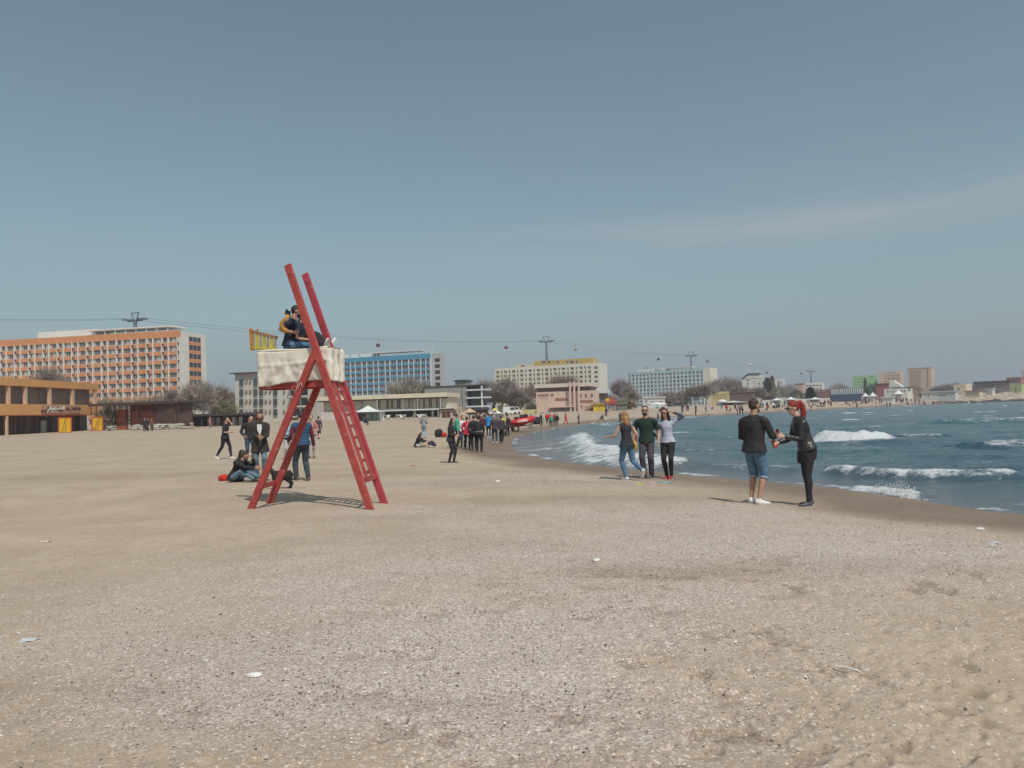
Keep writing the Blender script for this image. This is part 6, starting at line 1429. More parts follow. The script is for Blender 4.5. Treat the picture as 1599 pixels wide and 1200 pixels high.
        return q
    nmk = {'jacket': 'jacket', 'coat': 'coat', 'tee': 'shirt', 'hoodie': 'hoodie', 'vest': 'vest', 'tank': 'top', 'puffer': 'jacket', 'sweater': 'sweater'}
    if inner: upper(inner, 'under_sleeves' if inner[2] > .9 else 'shirt', -.007)
    up = upper(top, nmk[top[0]])
    # ---- shoes
    sm, pale = SHOE[shoes if isinstance(shoes, str) else shoes[0]], SOLE
    for s in (1, -1):
        ty, tp = ft.get(s, (8*s, 0)); d = rz_(np.array([0, -1.0, 0]), R_(ty)); pit = R_(tp); d = d*math.cos(pit)+np.array([0, 0, 1])*math.sin(pit); w = np.cross(d, np.array([0, 0, 1.0])); w /= np.linalg.norm(w); u = np.cross(w, d); a = A[s]-u*.0*H
        sc = .95 if sex == 'f' else 1.04; k = H*sc; b = a-u*.026*k
        R3 = [(b-d*.034*k+u*.012*k, w*.010*k, u*.012*k), (b-d*.026*k+u*.008*k, w*.019*k, u*.024*k), (b+u*.006*k, w*.021*k, u*.026*k), (b+d*.035*k+u*.0*k, w*.023*k, u*.022*k), (b+d*.070*k-u*.004*k, w*.026*k, u*.015*k), (b+d*.097*k-u*.006*k, w*.020*k, u*.010*k), (b+d*.108*k-u*.008*k, w*.010*k, u*.006*k)]
        m1 = MB().rings(R3); m1.tube([b+u*.005*k, a+u*.012*k], [.020*k, .0205*k], 10); sh = m1.obj('shoe', sm, root, True)
        if fine:
            c = b-u*.0175*k; MB().rings([(c-u*.006*k+d*.035*k+0*w, w*.027*k, d*.074*k), (c+u*.0015*k+d*.035*k, w*.0275*k, d*.075*k)]).obj('sole', pale, sh, False)
    # ---- hair
    hk, hcol = hair[:2]; hm_ = HR.get(hcol, None) or C_[hcol]; mb_ = MB()
    if hk != 'bald':
        hball((0, -.010, .020), (.0475, .054, .052)); hball((0, -.024, .006), (.0462, .040, .044))
        if hk in ('long', 'vlong'):
            L = .20 if hk == 'long' else .27
            for s in (1, -1): mb_.tube([hc+hx*s*.036*H+hu*.02*H, hc+hx*s*.046*H-hf*.006*H-hu*.03*H, hc+hx*s*.052*H-hf*.01*H-hu*.10*H, hc+hx*s*.05*H-hf*.0*H-t*(L-.02)*H], [.018*H, .020*H, .019*H, .007*H], 8)
            mb_.tube([hc-hf*.02*H+hu*.02*H, hc-hf*.042*H-hu*.04*H, hc-hf*.050*H-hu*.11*H, hc-hf*.052*H-t*L*H], [.046*H, .055*H, .056*H, .022*H], 12, ell=(hf, .6))
        if hk == 'bob': mb_.tube([hc-hf*.01*H+hu*.02*H, hc-hf*.02*H-hu*.04*H, hc-hf*.02*H-hu*.085*H], [.05*H, .055*H, .046*H], 12, ell=(hf, .75))
        if hk == 'pony':
            q0 = hc-hf*.040*H+hu*.045*H; bk = -hf*1.0; bk[2] = 0; zz_ = np.array([0, 0, 1.0]); hball((0, -.012, .028), (.050, .055, .050)); mb_.tube([q0, q0+bk*.040*H+zz_*.005*H, q0+bk*.066*H-zz_*.03*H, q0+bk*.074*H-zz_*.09*H, q0+bk*.070*H-zz_*.15*H, q0+bk*.060*H-zz_*.20*H], [.018*H, .023*H, .027*H, .028*H, .024*H, .010*H], 10) 
        if hk == 'bun': hball((0, -.05, .045), (.022, .022, .022))
        if hk == 'cap': hball((0, .045, .035), (.035, .035, .006))
        if hk == 'shag':
            for s in (1, -1): hball((s*.040, -.012, -.025), (.020, .030, .045))
            hball((0, -.035, -.04), (.040, .024, .045)); hball((0, .012, .052), (.040, .036, .020))
        fuse(mb_, min(vox, .016), 2, .0045 if hk != 'cap' else 0, 24, sd+5, name='cap' if hk == 'cap' else ('hood' if hk == 'hood' else 'hair'), mt=hm_, parent=root)
    for e in extras:
        if e == 'sunglasses':
            m1 = MB()
            for s in (1, -1):
                c = hc+hx*s*.018*H+hf*.0515*H+hu*.010*H; m1.rings([(c-hf*.002*H, hx*.015*H, hu*.0105*H), (c+hf*.002*H, hx*.014*H, hu*.0095*H)]); m1.bar(c+hx*s*.014*H+hu*.004*H, hc+hx*s*.046*H+hu*.006*H, .004, .004)
            m1.bar(hc+hf*.053*H-hx*.006*H+hu*.013*H, hc+hf*.053*H+hx*.006*H+hu*.013*H, .004, .004); m1.obj('sunglasses', LENS, root)
        if e == 'beard':
            mb_ = MB(); hball((0, .020, -.040), (.033, .034, .028)); hball((0, .044, -.022), (.018, .007, .005)); fuse(mb_, .011, 1, .003, 30, sd, name='beard', mt=hm_, parent=root)
        if e == 'eyes':
            m1 = MB()
            for s in (1, -1): m1.ball(hc+hx*s*.0175*H+hf*.0475*H+hu*.008*H, (.0055*H, .0035*H, .0035*H), n=8)
            m1.obj('eyes', LENS, root)
        if e == 'brows_mouth':
            m1 = MB()
            for s in (1, -1): m1.bar(hc+hx*s*.009*H+hf*.050*H+hu*.018*H, hc+hx*s*.027*H+hf*.045*H+hu*.018*H, .006, .004)
            m1.obj('eyebrows', hm_, root); MB().bar(hc-hx*.011*H+hf*.0505*H-hu*.030*H, hc+hx*.011*H+hf*.0505*H-hu*.030*H, .007, .005).obj('mouth', mat('lips', (.26, .09, .08), .6, .05), root)
        if e == 'cuffs':
            for s in (1, -1): c = E[s]+(W[s]-E[s])*.93; d = (W[s]-E[s])/np.linalg.norm(W[s]-E[s]); MB().tube([c-d*.03, c+d*.03], .0215*H+.012, 12).obj('cuff', C_['grey'], root, True)
        if e == 'vneck': 
            c = pel+t*.25*H+Fw*.075*H; MB().prism([c+X*.032*H+t*.02*H+Fw*.006*H, c-X*.030*H+t*.02*H+Fw*.006*H, c-X*.028*H-t*.06*H+Fw*.012*H, c-t*.15*H+X*.006*H+Fw*.018*H, c+X*.036*H-t*.05*H+Fw*.012*H][::-1], Fw*.012).obj('shirt_front', C_['white'], root)
        if e == 'turnups':
            for s in (1, -1):
                dv = A[s]-K[s]; u_ = .115; c = K[s]+dv*u_; d = dv/np.linalg.norm(dv); MB().tube([c-d*.018, c+d*.018], .0375*H+.014, 14).obj('turn_up', C_['ldenim'], root, True)
        if e == 'print': c = pel+t*.20*H+Fw*.098*H; MB().prism([c+X*.04*H+t*.045*H, c-X*.04*H+t*.045*H, c-X*.03*H-t*.05*H, c+X*.02*H-t*.05*H][::-1], Fw*.006).obj('chest_print', C_['grey'], root)
        if e == 'crossbelt':
            P = [shc-X*.06*H+Fw*(-.075)*H, pel+t*.17*H-Fw*.098*H, pel+t*.06*H+X*.07*H-Fw*.085*H]; MB().tube(P, .010, 6).obj('bag_strap', C_['white'], root)
        if e == 'headphones': MB().tube([hc+hx*.05*H*math.cos(a)+hu*(.02*H+.05*H*math.sin(a))-hf*.01*H for a in np.linspace(0, math.pi, 9)], .008, 6).ball(hc+hx*.05*H, .025, n=8).ball(hc-hx*.05*H, .025, n=8).obj('headphones', LENS, root)
        if e == 'waistband': c = pel+t*.035*H; MB().rings([(c-t*.012*H, X*(.093*H+.03), Fw*(.070*H+.03)), (c+t*.004*H, X*(.093*H+.03), Fw*(.070*H+.03))]).obj('hem_band', C_['grey'], root)
    J = dict(root=root, W=W, E=E, S=S, A=A, K=K, hc=hc, pel=pel, t=t, X=X, Fw=Fw, hf=hf, hu=hu, hx=hx)
    rot = Matrix.Rotation(R_(yaw), 3, 'Z')
    J['w'] = lambda p: np.array(loc)+np.array(rot @ Vector(tuple(map(float, p))))
    return J
def stand(px, pyf, pyt, yaw, label, pose={}, k=1.0, **kw):
    """stand a person with the feet at photo point (px, pyf) and the crown at row pyt"""
    p = hit(px, pyf); H = (pyf-pyt)/FPX*p[1]*k; H = min(max(H, 1.45), 1.95)
    zf = p[2]-.045*0
    return person((p[0], p[1], p[2]-.006), H, yaw, label, pose, **kw)
def thing_mesh(mb, name, m, label, cat, smooth=True, group=None):
    o = mb.obj(name, m, None, smooth); tag(o, label, cat, group); return o

# ---- the pair at the right
A1 = stand(1181, 787, 611, 128, 'man in dark jacket and denim shorts facing the red haired woman', dict(lean=2, wrist={-1: (-.11, -.20, .635), 1: (.07, -.14, .60)}, elbow={-1: (-.5, .8, -.6), 1: (.5, .8, -.6)}, ankle={1: (.075, -.03, .045), -1: (-.045, .02, .045)},
       head=(-12, 6, 0), foot={1: (18, 0), -1: (-38, 0)}, curl={-1: .5, 1: .5}, broad=1.12, bulk=1.10), hair=('short', 'brown'), top=('jacket', 'black', 1.0, .045), bottom=('shorts', 'denim'), shoes='white', skin='tan', extras=('turnups', 'beard'))
A2 = stand(1262, 790, 630, -90, 'red haired woman with ponytail in black leather jacket and skirt', dict(lean=15, pel=(0, .012, .552), wrist={1: (.07, -.225, .66), -1: (-.07, -.235, .60)}, elbow={1: (.3, .8, -.8), -1: (-.3, .8, -.8)}, ankle={1: (.06, -.01, .045), -1: (-.06, .045, .045)},
       head=(0, 14, 0), foot={1: (5, 0), -1: (-10, 0)}, curl={-1: .6, 1: .5}), k=1.03, sex='f', skin='pale', hair=('pony', 'red'), top=('jacket', 'leather', 1.0, .02), bottom=('tights', 'tights', 'black', .125), shoes='dgrey', extras=('sunglasses',))
for J, s, lab, c, nm, dz in ((A1, -1, 'red phone held up by the man in denim shorts', 'bred', 'phone', .045), (A2, -1, 'red phone in the lower hand of the red haired woman', 'bred', 'phone', .0)):
    W_ = J['w'](J['W'][s]); d = J['w'](J['W'][s])-J['w'](J['E'][s]); d /= np.linalg.norm(d); c0 = W_+d*.085+np.array([0, 0, dz]); mb = MB().box(c0, (.075, .012, .145), ax=(np.array([.8, .6, 0]), np.array([-.6, .8, 0]), np.array([0, 0, 1.])) if dz else (np.array([.9, 0, .43]), np.array([0, 1., 0]), np.array([-.43, 0, .9])))
    thing_mesh(mb, nm, C_[c], lab, 'phone', False)
c0 = (A1['w'](A1['W'][-1])+A2['w'](A2['W'][1]))/2
# ---- the trio at the water
B1 = stand(981, 750, 641, -150, 'ginger blond woman seen from behind in charcoal top and jeans', dict(lean=4, wrist={1: (.20, -.20, .62), -1: (-.16, -.02, .50)}, elbow={1: (.3, .6, -1), -1: (-.3, 1, 0)}, ankle={1: (.03, 0, .045), -1: (-.075, .235, .150)}, knee={-1: (-.05, -1, .1)},
       foot={1: (10, 0), -1: (0, -62)}, head=(8, 4, 0), palm={1: (0, 0, 1)}, curl={1: .15}), sex='f', hair=('long', 'ginger'), top=('tank', 'tank', 0, .05), bottom=('jeans', 'denim'), shoes='white')
B2 = stand(1012, 747, 633, -22, 'bearded man in dark green polo shirt and sunglasses', dict(wrist={1: (.17, -.04, .49), -1: (-.19, -.03, .475)}, ankle={1: (.05, .02, .045), -1: (-.04, -.03, .045)}, foot={1: (-30, 0), -1: (-50, 0)}, head=(4, 0, 0), broad=1.12, bulk=1.08, side=-1), skin='light', hair=('short', 'brown'),
       top=('tee', 'green', .40, .03), bottom=('trousers', 'greytr'), shoes='dgrey', extras=('sunglasses', 'beard', 'brows_mouth'))
B3 = stand(1045, 748, 637, -25, 'long haired woman in lavender tee raising one hand to her head', dict(wrist={1: (.095, -.03, .93), -1: (-.145, -.08, .60)}, elbow={1: (1, .3, -.5), -1: (-1, .4, 0)}, ankle={1: (.035, -.01, .045), -1: (-.035, .02, .045)}, side=-3, head=(-14, 4, 0), foot={1: (0, 0), -1: (-20, 0)}), skin='tan', sex='f',
       hair=('vlong', 'dplum'), top=('tee', 'lav', .22, .015), inner=('sweater', 'denimj', 1.0, .0), bottom=('leggings', 'tights'), shoes='red', extras=('sunglasses', 'brows_mouth'))
hb = B1['w'](B1['pel']+np.array([-.17, -.02, -.05])); mb = MB().rings([(hb+np.array([0, 0, -.15]), np.array([.10, -.02, 0]), np.array([.02, .06, 0])), (hb+np.array([0, 0, -.13]), np.array([.13, -.03, 0]), np.array([.02, .075, 0])), (hb, np.array([.135, -.03, 0]), np.array([.02, .07, 0])), (hb+np.array([0, 0, .10]), np.array([.09, -.02, 0]), np.array([.01, .035, 0]))])
hbag = thing_mesh(mb, 'handbag', C_['mustard'], 'mustard yellow shoulder bag hanging behind the ginger blond woman', 'handbag')
MB().tube([hb+np.array([0, 0, .09]), hb+np.array([-.02, -.10, .30]), B1['w'](B1['S'][-1])+np.array([0, -.05, .055])], .009, 6).obj('strap', C_['white'], hbag)
# ---- around the tower
V2 = .014
D1 = stand(352, 717, 650, 82, 'woman in black walking right with white sneakers left of tower', dict(lean=5, wrist={-1: (-.06, -.18, .62), 1: (.05, -.12, .84)}, ankle={1: (.03, -.13, .045), -1: (-.03, .20, .075)}, foot={1: (0, 5), -1: (0, -35)}, head=(0, 8, 0)), sex='f', hair=('pony', 'black'), top=('sweater', 'black', .45, .06), bottom=('leggings', 'tights'), shoes='white', vox=V2)
D2 = stand(390, 722, 647, 40, 'man in black jacket looking down behind the seated couple', dict(wrist={-1: (-.14, -.10, .55), 1: (.05, -.17, .62)}, head=(10, 30, 0), ankle={1: (.06, -.04, .045), -1: (-.06, .03, .045)}, lean=5), hair=('short', 'black'), top=('jacket', 'black', 1, .03), bottom=('jeans', 'denimd'), shoes='black', vox=V2, extras=('eyes',))
D3 = stand(407, 746, 637, 14, 'long haired man in open black coat and white shirt by tower leg', dict(wrist={-1: (-.01, -.17, .615), 1: (.05, -.18, .60)}, head=(18, 10, 0), ankle={1: (.055, -.02, .045), -1: (-.045, .02, .045)}, lean=3), hair=('shag', 'auburn'), top=('coat', 'brownblack', 1, .15), bottom=('jeans', 'denimg'), shoes='black', vox=V2, extras=('beard', 'vneck', 'eyes', 'brows_mouth'))
p = hit(374, 753)
D4 = person((p[0], p[1], p[2]-.01), 1.76, 80, 'seated man in black hoodie and jeans resting his chin on his hand', dict(pel=(0, .10, .075), lean=30, ankle={1: (.05, -.36, .05), -1: (-.10, -.30, .05)}, knee={1: (.1, -.2, 1), -1: (-.35, -.1, 1)}, wrist={1: (.05, -.20, .36), -1: (-.10, -.32, .22)}, elbow={1: (.6, .2, -1), -1: (-1, .2, -.3)}, head=(0, 20, 0), foot={1: (0, 5), -1: (-5, 5)}),
            hair=('short', 'brown'), top=('hoodie', 'blackfab', 1, .05), bottom=('jeans', 'denimg'), shoes='black', vox=V2, extras=('beard', 'eyes'), skin='tan')
p2 = p+np.array([-.12, .42, 0]); p2[2] = terr(p2[0:1], p2[1:2])[0]
D5 = person((p2[0], p2[1], p2[2]-.01), 1.70, 70, 'dark haired person in black sitting close behind the seated man', dict(pel=(0, .06, .075), lean=12, ankle={1: (.05, -.36, .05), -1: (-.06, -.34, .05)}, knee={1: (.1, -.2, 1), -1: (-.1, -.1, 1)}, wrist={1: (.08, -.28, .24), -1: (-.06, -.28, .24)}, head=(10, 20, 0)),
            sex='f', hair=('bob', 'brown'), top=('jacket', 'black', 1, .05), bottom=('jeans', 'denimd'), shoes='dgrey', vox=V2)
q = hit(350, 751); o = MB().ball((0, 0, .08), (.17, .14, .10), n=12).ball((.12, 0, .05), (.12, .12, .08), n=10).obj('red_bag', C_['bred'], None, True); o.location = tuple(q); tag(o, 'red bag lying on the sand behind the seated man', 'bag')
D6 = stand(450, 718, 654, 45, 'woman in pale denim jacket and white trousers between the tower legs', dict(wrist={-1: (-.04, -.17, .62), 1: (.06, -.17, .60)}, head=(-10, 18, 0), ankle={1: (.05, -.08, .045), -1: (-.04, .10, .06)}, foot={1: (0, 0), -1: (0, -15)}), sex='f', skin='tan', hair=('bun', 'brown'), top=('jacket', 'ldenim', 1, -.02), bottom=('jeans', 'paleg', 'skirt', .05), shoes='white', vox=V2, extras=('eyes',))
D7 = stand(473, 751, 640, -140, 'man in quilted blue vest and slate trousers seen from behind', dict(lean=3, wrist={-1: (-.185, -.01, .47), 1: (.15, -.12, .56)}, ankle={1: (.055, -.09, .045), -1: (-.055, .06, .045)}, foot={1: (10, 0), -1: (-25, 0)}, head=(10, 15, 0), broad=1.05, bulk=1.06), hair=('short', 'brown'), top=('vest', 'vest', 0, .03), inner=('sweater', 'maroon', 1, .0), bottom=('trousers', 'slate'), shoes='brown', vox=V2)
o = MB().ball(D7['w'](D7['S'][1]*.5+D7['S'][-1]*.5-D7['Fw']*.07+np.array([0, 0, .045])), (.14, .11, .085), n=12); h_ = o; h_.V = [v-np.array(D7['root'].location) for v in h_.V]; hq = h_.obj('hood', C_['hoodg'], None, True); hq.parent = D7['root']; hq.rotation_euler = (0, 0, -R_(-140))
D8 = stand(487, 716, 647, 5, 'person in pink top half hidden behind the man in the blue vest', dict(wrist={1: (.10, -.16, .62), -1: (-.08, -.16, .62)}), sex='f', hair=('short', 'auburn'), top=('sweater', 'pink', .6, .02), bottom=('jeans', 'paleg'), shoes='brown', vox=.016)
D9 = stand(497.5, 686, 650, 175, 'distant man in dark top and shorts walking away beyond the tower', dict(ankle={1: (.05, -.1, .045), -1: (-.05, .12, .07)}), hair=('short', 'black'), top=('sweater', 'purple', 1, .02), bottom=('shorts', 'slate'), shoes='brown', vox=.02, fine=False)
# ---- two people up on the tower
def on_seat(px, o_frac, z):
    F = TW['F']; best = None
    d = ray(px, 540); q = F(TW['xr'], TW['wid']*o_frac, 0); n = TW['nn']; t = ((q-EYE)@n)/(d@n); p = EYE+d*t; return np.array([p[0], p[1], z])
zs = TW['zt']-.055
E1 = person(on_seat(452, .42, zs+.04), 1.74, 97, 'person in navy tee and jeans sitting on the tower platform with back turned', dict(pel=(0, 0, .085), lean=9, ankle={1: (.05, -.20, -.17), -1: (-.05, -.22, -.17)}, wrist={-1: (-.12, -.065, .215), 1: (.06, -.10, .33)}, elbow={-1: (-.35, 1, -.15), 1: (.2, .6, -1)}, head=(10, 18, 0), curl={-1: .9}),
            hair=('short', 'black'), top=('tee', 'navy', .26, .02), bottom=('jeans', 'denim'), shoes='black', vox=.012, skin='tan', extras=('beard',))
E2 = person(on_seat(465, .72, zs), 1.74, 84, 'person in black trousers and white shoes with legs stretched out on the tower platform', dict(pel=(0, 0, .085), lean=8, ankle={1: (.07, -.33, .115), -1: (-.03, -.315, .085)}, knee={1: (.2, -.1, 1), -1: (-.2, -.1, 1)}, foot={1: (25, 62), -1: (-30, 68)}, wrist={-1: (-.10, -.18, .16), 1: (.14, -.12, .16)}, head=(0, 12, 0)),
            hair=('short', 'black'), top=('tee', 'navy', .35, .02), bottom=('trousers', 'black'), shoes='white', vox=.012, skin='tan', extras=('print',))
cp_ = TW['NP'](449.5, 489, .16); co_ = MB().box(cp_, (.09, .07, .07)).tube([cp_+np.array([0, 0, -.01]), cp_+np.array([.03, -.0, -.10])], [.032, .028], 10).ball(cp_+np.array([-.02, 0, .045]), .028, n=8).obj('camera_body', LENS)
tag(co_, 'black camera held at the shoulder of the person in jeans on the tower', 'camera')
SB2 = mat('strap_orange', (.55, .22, .03), .8, .2, 20, col2=(.42, .26, .08)); P = [TW['NP'](a, b, .02) for a, b in ((451, 493), (445, 499), (439.5, 505), (438.5, 509), (442, 514), (450, 518))]
MB().tube(P, .042, 6, ell=(TW['nn'], .25)).obj('camera_strap', SB2, co_, True)
# ---- dog by the crossbar
def build_dog():
    p = hit(441, 763); k = .0148*32/32; r = empty('dog', (p[0], p[1], p[2])); tag(r, 'small black dog standing on the sand beside the tower leg', 'dog')
    s = .60/1.0; mb = MB(); U = lambda x, y, z: np.array([x*s, y*s, z*s])
    mb.rings([(U(-.40, 0, .50), U(0, .06, 0), U(0, 0, .07)), (U(-.32, 0, .52), U(0, .16, 0), U(0, 0, .20)), (U(-.12, 0, .50), U(0, .18, 0), U(0, 0, .225)), (U(.12, 0, .52), U(0, .165, 0), U(0, 0, .20)), (U(.32, 0, .54), U(0, .155, 0), U(0, 0, .19)), (U(.42, 0, .55), U(0, .07, 0), U(0, 0, .09))])
    mb.tube([U(-.30, 0, .56), U(-.42, 0, .70), U(-.48, 0, .80)], [.12*s, .095*s, .09*s], 10)
    mb.ball(U(-.52, 0, .84), (.115*s, .10*s, .10*s), n=12); mb.tube([U(-.55, 0, .83), U(-.70, 0, .79), U(-.74, 0, .785)], [.07*s, .05*s, .03*s], 9)
    for q in (-1, 1):
        mb.tube([U(-.30, q*.09, .48), U(-.29, q*.10, .28), U(-.28, q*.10, .25), U(-.30, q*.10, .05), U(-.34, q*.10, .03)], [.11*s, .068*s, .058*s, .045*s, .050*s], 8)
        mb.tube([U(.30, q*.08, .52), U(.24, q*.10, .33), U(.38, q*.10, .20), U(.33, q*.10, .05), U(.28, q*.10, .03)], [.14*s, .095*s, .055*s, .045*s, .050*s], 8)
    mb.tube([U(.40, 0, .60), U(.50, 0, .50), U(.53, 0, .36)], [.03*s, .024*s, .012*s], 7)
    fuse(mb, .011, 2, .004, 30, 4, 'body', mat('dog_fur', (.016, .014, .013), .8, .4, 20, .7, 70), r)
    for q in (-1, 1): MB().tube([U(-.50, q*.07, .92), U(-.49, q*.12, .90), U(-.50, q*.14, .80)], [.035*s, .04*s, .015*s], 7).obj('ear', _mats['dog_fur'], r, True)
build_dog()
# ---- middle distance group
V3 = .018
M_ = [
 (705, 723, 652, 70, 'woman with long black hair in black jacket standing alone in front of the group', dict(lean=4, wrist={-1: (-.05, -.15, .60), 1: (.05, -.15, .60)}, head=(0, 20, 0), ankle={1: (.04, -.04, .045), -1: (-.03, .04, .045)}), dict(sex='f', hair=('long', 'black'), top=('jacket', 'black', 1, .06), bottom=('leggings', 'tights'), shoes='black', vox=.014, fine=True)),
 (714, 699, 646, 100, 'person in sea green jacket behind the woman with long black hair', dict(), dict(hair=('short', 'black'), top=('jacket', 'teal', 1, .02), bottom=('trousers', 'black'))),
 (662, 685, 647, 165, 'person in grey hooded sweatshirt and jeans seen from behind near the seated girl', dict(wrist={1: (.10, -.16, .60), -1: (-.10, -.16, .60)}), dict(hair=('short', 'hoodg'), top=('hoodie', 'grey', 1, .03), bottom=('jeans', 'ldenim'), shoes='grey')),
 (723, 699, 649, 30, 'person in white jacket half hidden behind the red coated woman', dict(), dict(hair=('short', 'black'), top=('jacket', 'white', 1, .02), bottom=('jeans', 'denimd'), sex='f')),
 (730, 702, 650, 172, 'woman in crimson red coat with white cross strap seen from behind', dict(wrist={1: (.13, -.10, .53), -1: (-.13, -.10, .53)}, ankle={1: (.06, 0, .045), -1: (-.06, 0, .045)}), dict(sex='f', hair=('short', 'auburn'), top=('coat', 'red', 1, .09), bottom=('leggings', 'tights'), shoes='black', extras=('crossbelt',))),
 (741, 703, 648, 190, 'person in dark coat close behind the man with headphones', dict(), dict(hair=('short', 'brown'), top=('coat', 'black', 1, .06), bottom=('trousers', 'blackfab'), shoes='black')),
 (748, 706, 649, 170, 'man in black jacket with headphones and pale jacket hem', dict(ankle={1: (.05, 0, .045), -1: (-.06, -.05, .045)}, wrist={1: (.12, -.14, .55), -1: (-.12, -.14, .55)}), dict(hair=('short', 'black'), top=('jacket', 'black', 1, .05), bottom=('trousers', 'blackfab'), shoes='black', extras=('headphones', 'waistband'))),
 (763, 684, 645, 175, 'person in bright blue hooded jacket seen from behind', dict(), dict(hair=('short', 'black'), top=('hoodie', 'bblue', 1, .06), bottom=('jeans', 'denimd'), shoes='white')),
 (773, 692, 648, 185, 'person in dusky jacket with pale green hood and blue jeans', dict(ankle={1: (.06, 0, .045), -1: (-.07, -.06, .045)}), dict(hair=('short', 'hoodg'), top=('jacket', 'purple', 1, .05), bottom=('jeans', 'denimd'), shoes='white')),
 (783, 692, 649, 160, 'person in dark plum jacket and black trousers right of the pale green hood', dict(ankle={1: (.06, -.06, .045), -1: (-.05, .05, .045)}), dict(hair=('short', 'brown'), top=('jacket', 'purple', 1, .04), bottom=('trousers', 'black'), shoes='grey')),
 (787, 681, 648, 20, 'person in yellow vest among the group near the boat', dict(), dict(hair=('short', 'black'), top=('vest', 'yellow', 0, .03), inner=('sweater', 'black', 1, 0), bottom=('trousers', 'black'))),
 (793, 681, 647, 200, 'person in black with a red headscarf next to the boat', dict(), dict(sex='f', hair=('short', 'maroon'), top=('coat', 'black', 1, .15), bottom=('trousers', 'black'))),
 (753, 684, 647, 10, 'person with white cap between dark coat and blue jacket', dict(), dict(hair=('short', 'white'), top=('jacket', 'maroon', 1, .02), bottom=('trousers', 'black'))),
 (829, 668, 646.5, 95, 'person in grey blue jacket walking right of the red boat', dict(ankle={1: (.05, -.08, .045), -1: (-.05, .10, .06)}), dict(hair=('short', 'brown'), top=('jacket', 'denimj', 1, .03), bottom=('jeans', 'denimd'))),
 (845, 665.5, 645, 60, 'person in long black coat beside the black round bag', dict(), dict(hair=('short', 'black'), top=('coat', 'black', 1, .18), bottom=('trousers', 'black'))),
 (849, 663, 644, 100, 'person in white jacket right of the black coated one', dict(), dict(hair=('short', 'brown'), top=('jacket', 'white', 1, .03), bottom=('jeans', 'paleg'))),
 (854, 662, 645, 160, 'person in red jacket at the left of the small far group', dict(), dict(hair=('short', 'black'), top=('jacket', 'bred', 1, .02), bottom=('trousers', 'black'))),
 (859, 664, 644.5, 180, 'person in red jacket in the middle of the small far group', dict(), dict(hair=('short', 'black'), top=('jacket', 'bred', 1, .02), bottom=('trousers', 'black'))),
 (861, 666, 650, 170, 'child in sea green jacket in front of the small far group', dict(), dict(hair=('short', 'teal'), top=('jacket', 'teal', 1, .04), bottom=('trousers', 'denimd'))),
 (866, 664, 644.5, 200, 'person in dull red jacket at the right of the small far group', dict(), dict(hair=('short', 'brown'), top=('jacket', 'red', 1, .02), bottom=('trousers', 'black'))),
 (870, 665.5, 646, 185, 'person in black with jeans at the right edge of the small far group', dict(), dict(hair=('short', 'black'), top=('jacket', 'black', 1, .05), bottom=('jeans', 'denimd'))),
 (883.5, 662, 643, 85, 'person in bright red tracksuit walking along the waterline', dict(ankle={1: (.05, -.14, .045), -1: (-.05, .14, .06)}), dict(hair=('short', 'bred'), top=('coat', 'bred', 1, .08), bottom=('trousers', 'bred'), skin='pale')),
 (903.5, 662.5, 646, 100, 'person in plum grey coat walking alone near the waterline', dict(ankle={1: (.03, -.05, .045), -1: (-.03, .05, .05)}), dict(hair=('short', 'brown'), top=('coat', 'purple', 1, .08), bottom=('trousers', 'black'))),
 (226, 674, 650, 20, 'leftmost of three dark clad people at the rubble heap', dict(), dict(hair=('short', 'grey'), top=('jacket', 'black', 1, .05), bottom=('trousers', 'black'))),
 (231, 673.5, 651, -30, 'middle one of three dark clad people at the rubble heap', dict(), dict(hair=('short', 'black'), top=('jacket', 'black', 1, .05), bottom=('trousers', 'black'), sex='f')),
 (237, 673.5, 652, 30, 'right one of three dark clad people at the rubble heap, with a brown jacket', dict(), dict(hair=('short', 'brown'), top=('jacket', 'brown', 1, .05), bottom=('trousers', 'black'))),
 (570, 664, 642, 60, 'dark clad person sitting bent over before the sea green doors', dict(pel=(0, 0, .30), lean=20, ankle={1: (.05, -.25, .045), -1: (-.05, -.25, .045)}, head=(0, 30, 0)), dict(hair=('short', 'black'), top=('coat', 'slate', 1, .12), bottom=('trousers', 'black'))),
 (328, 668.5, 651, 90, 'person in pinkish red top under the bathing shed roof', dict(), dict(hair=('short', 'pink'), top=('jacket', 'pink', 1, .02), bottom=('trousers', 'pink'))),
]
for k, (px, yf, yt, yaw, lab, pose, kw) in enumerate(M_):
    kw = dict(kw); kw.setdefault('vox', V3 if yf > 690 else .026); kw.setdefault('fine', False); kw.setdefault('shoes', 'black'); stand(px, yf, yt, yaw, lab, pose, **kw)
p = hit(655, 699)
G1 = person((p[0], p[1], p[2]-.01), 1.66, 80, 'girl in black sweater with bare legs sitting on the sand', dict(pel=(0, .10, .07), lean=22, ankle={1: (.05, -.42, .05), -1: (-.06, -.38, .05)}, knee={1: (.1, -.2, 1), -1: (-.2, -.1, 1)}, wrist={1: (.06, -.28, .20), -1: (-.08, -.26, .20)}, head=(0, 15, 0)), sex='f', hair=('long', 'brown'), top=('hoodie', 'black', 1, .05), bottom=('shorts', 'paleg'), shoes='white', vox=V3, fine=False, skin='pale')
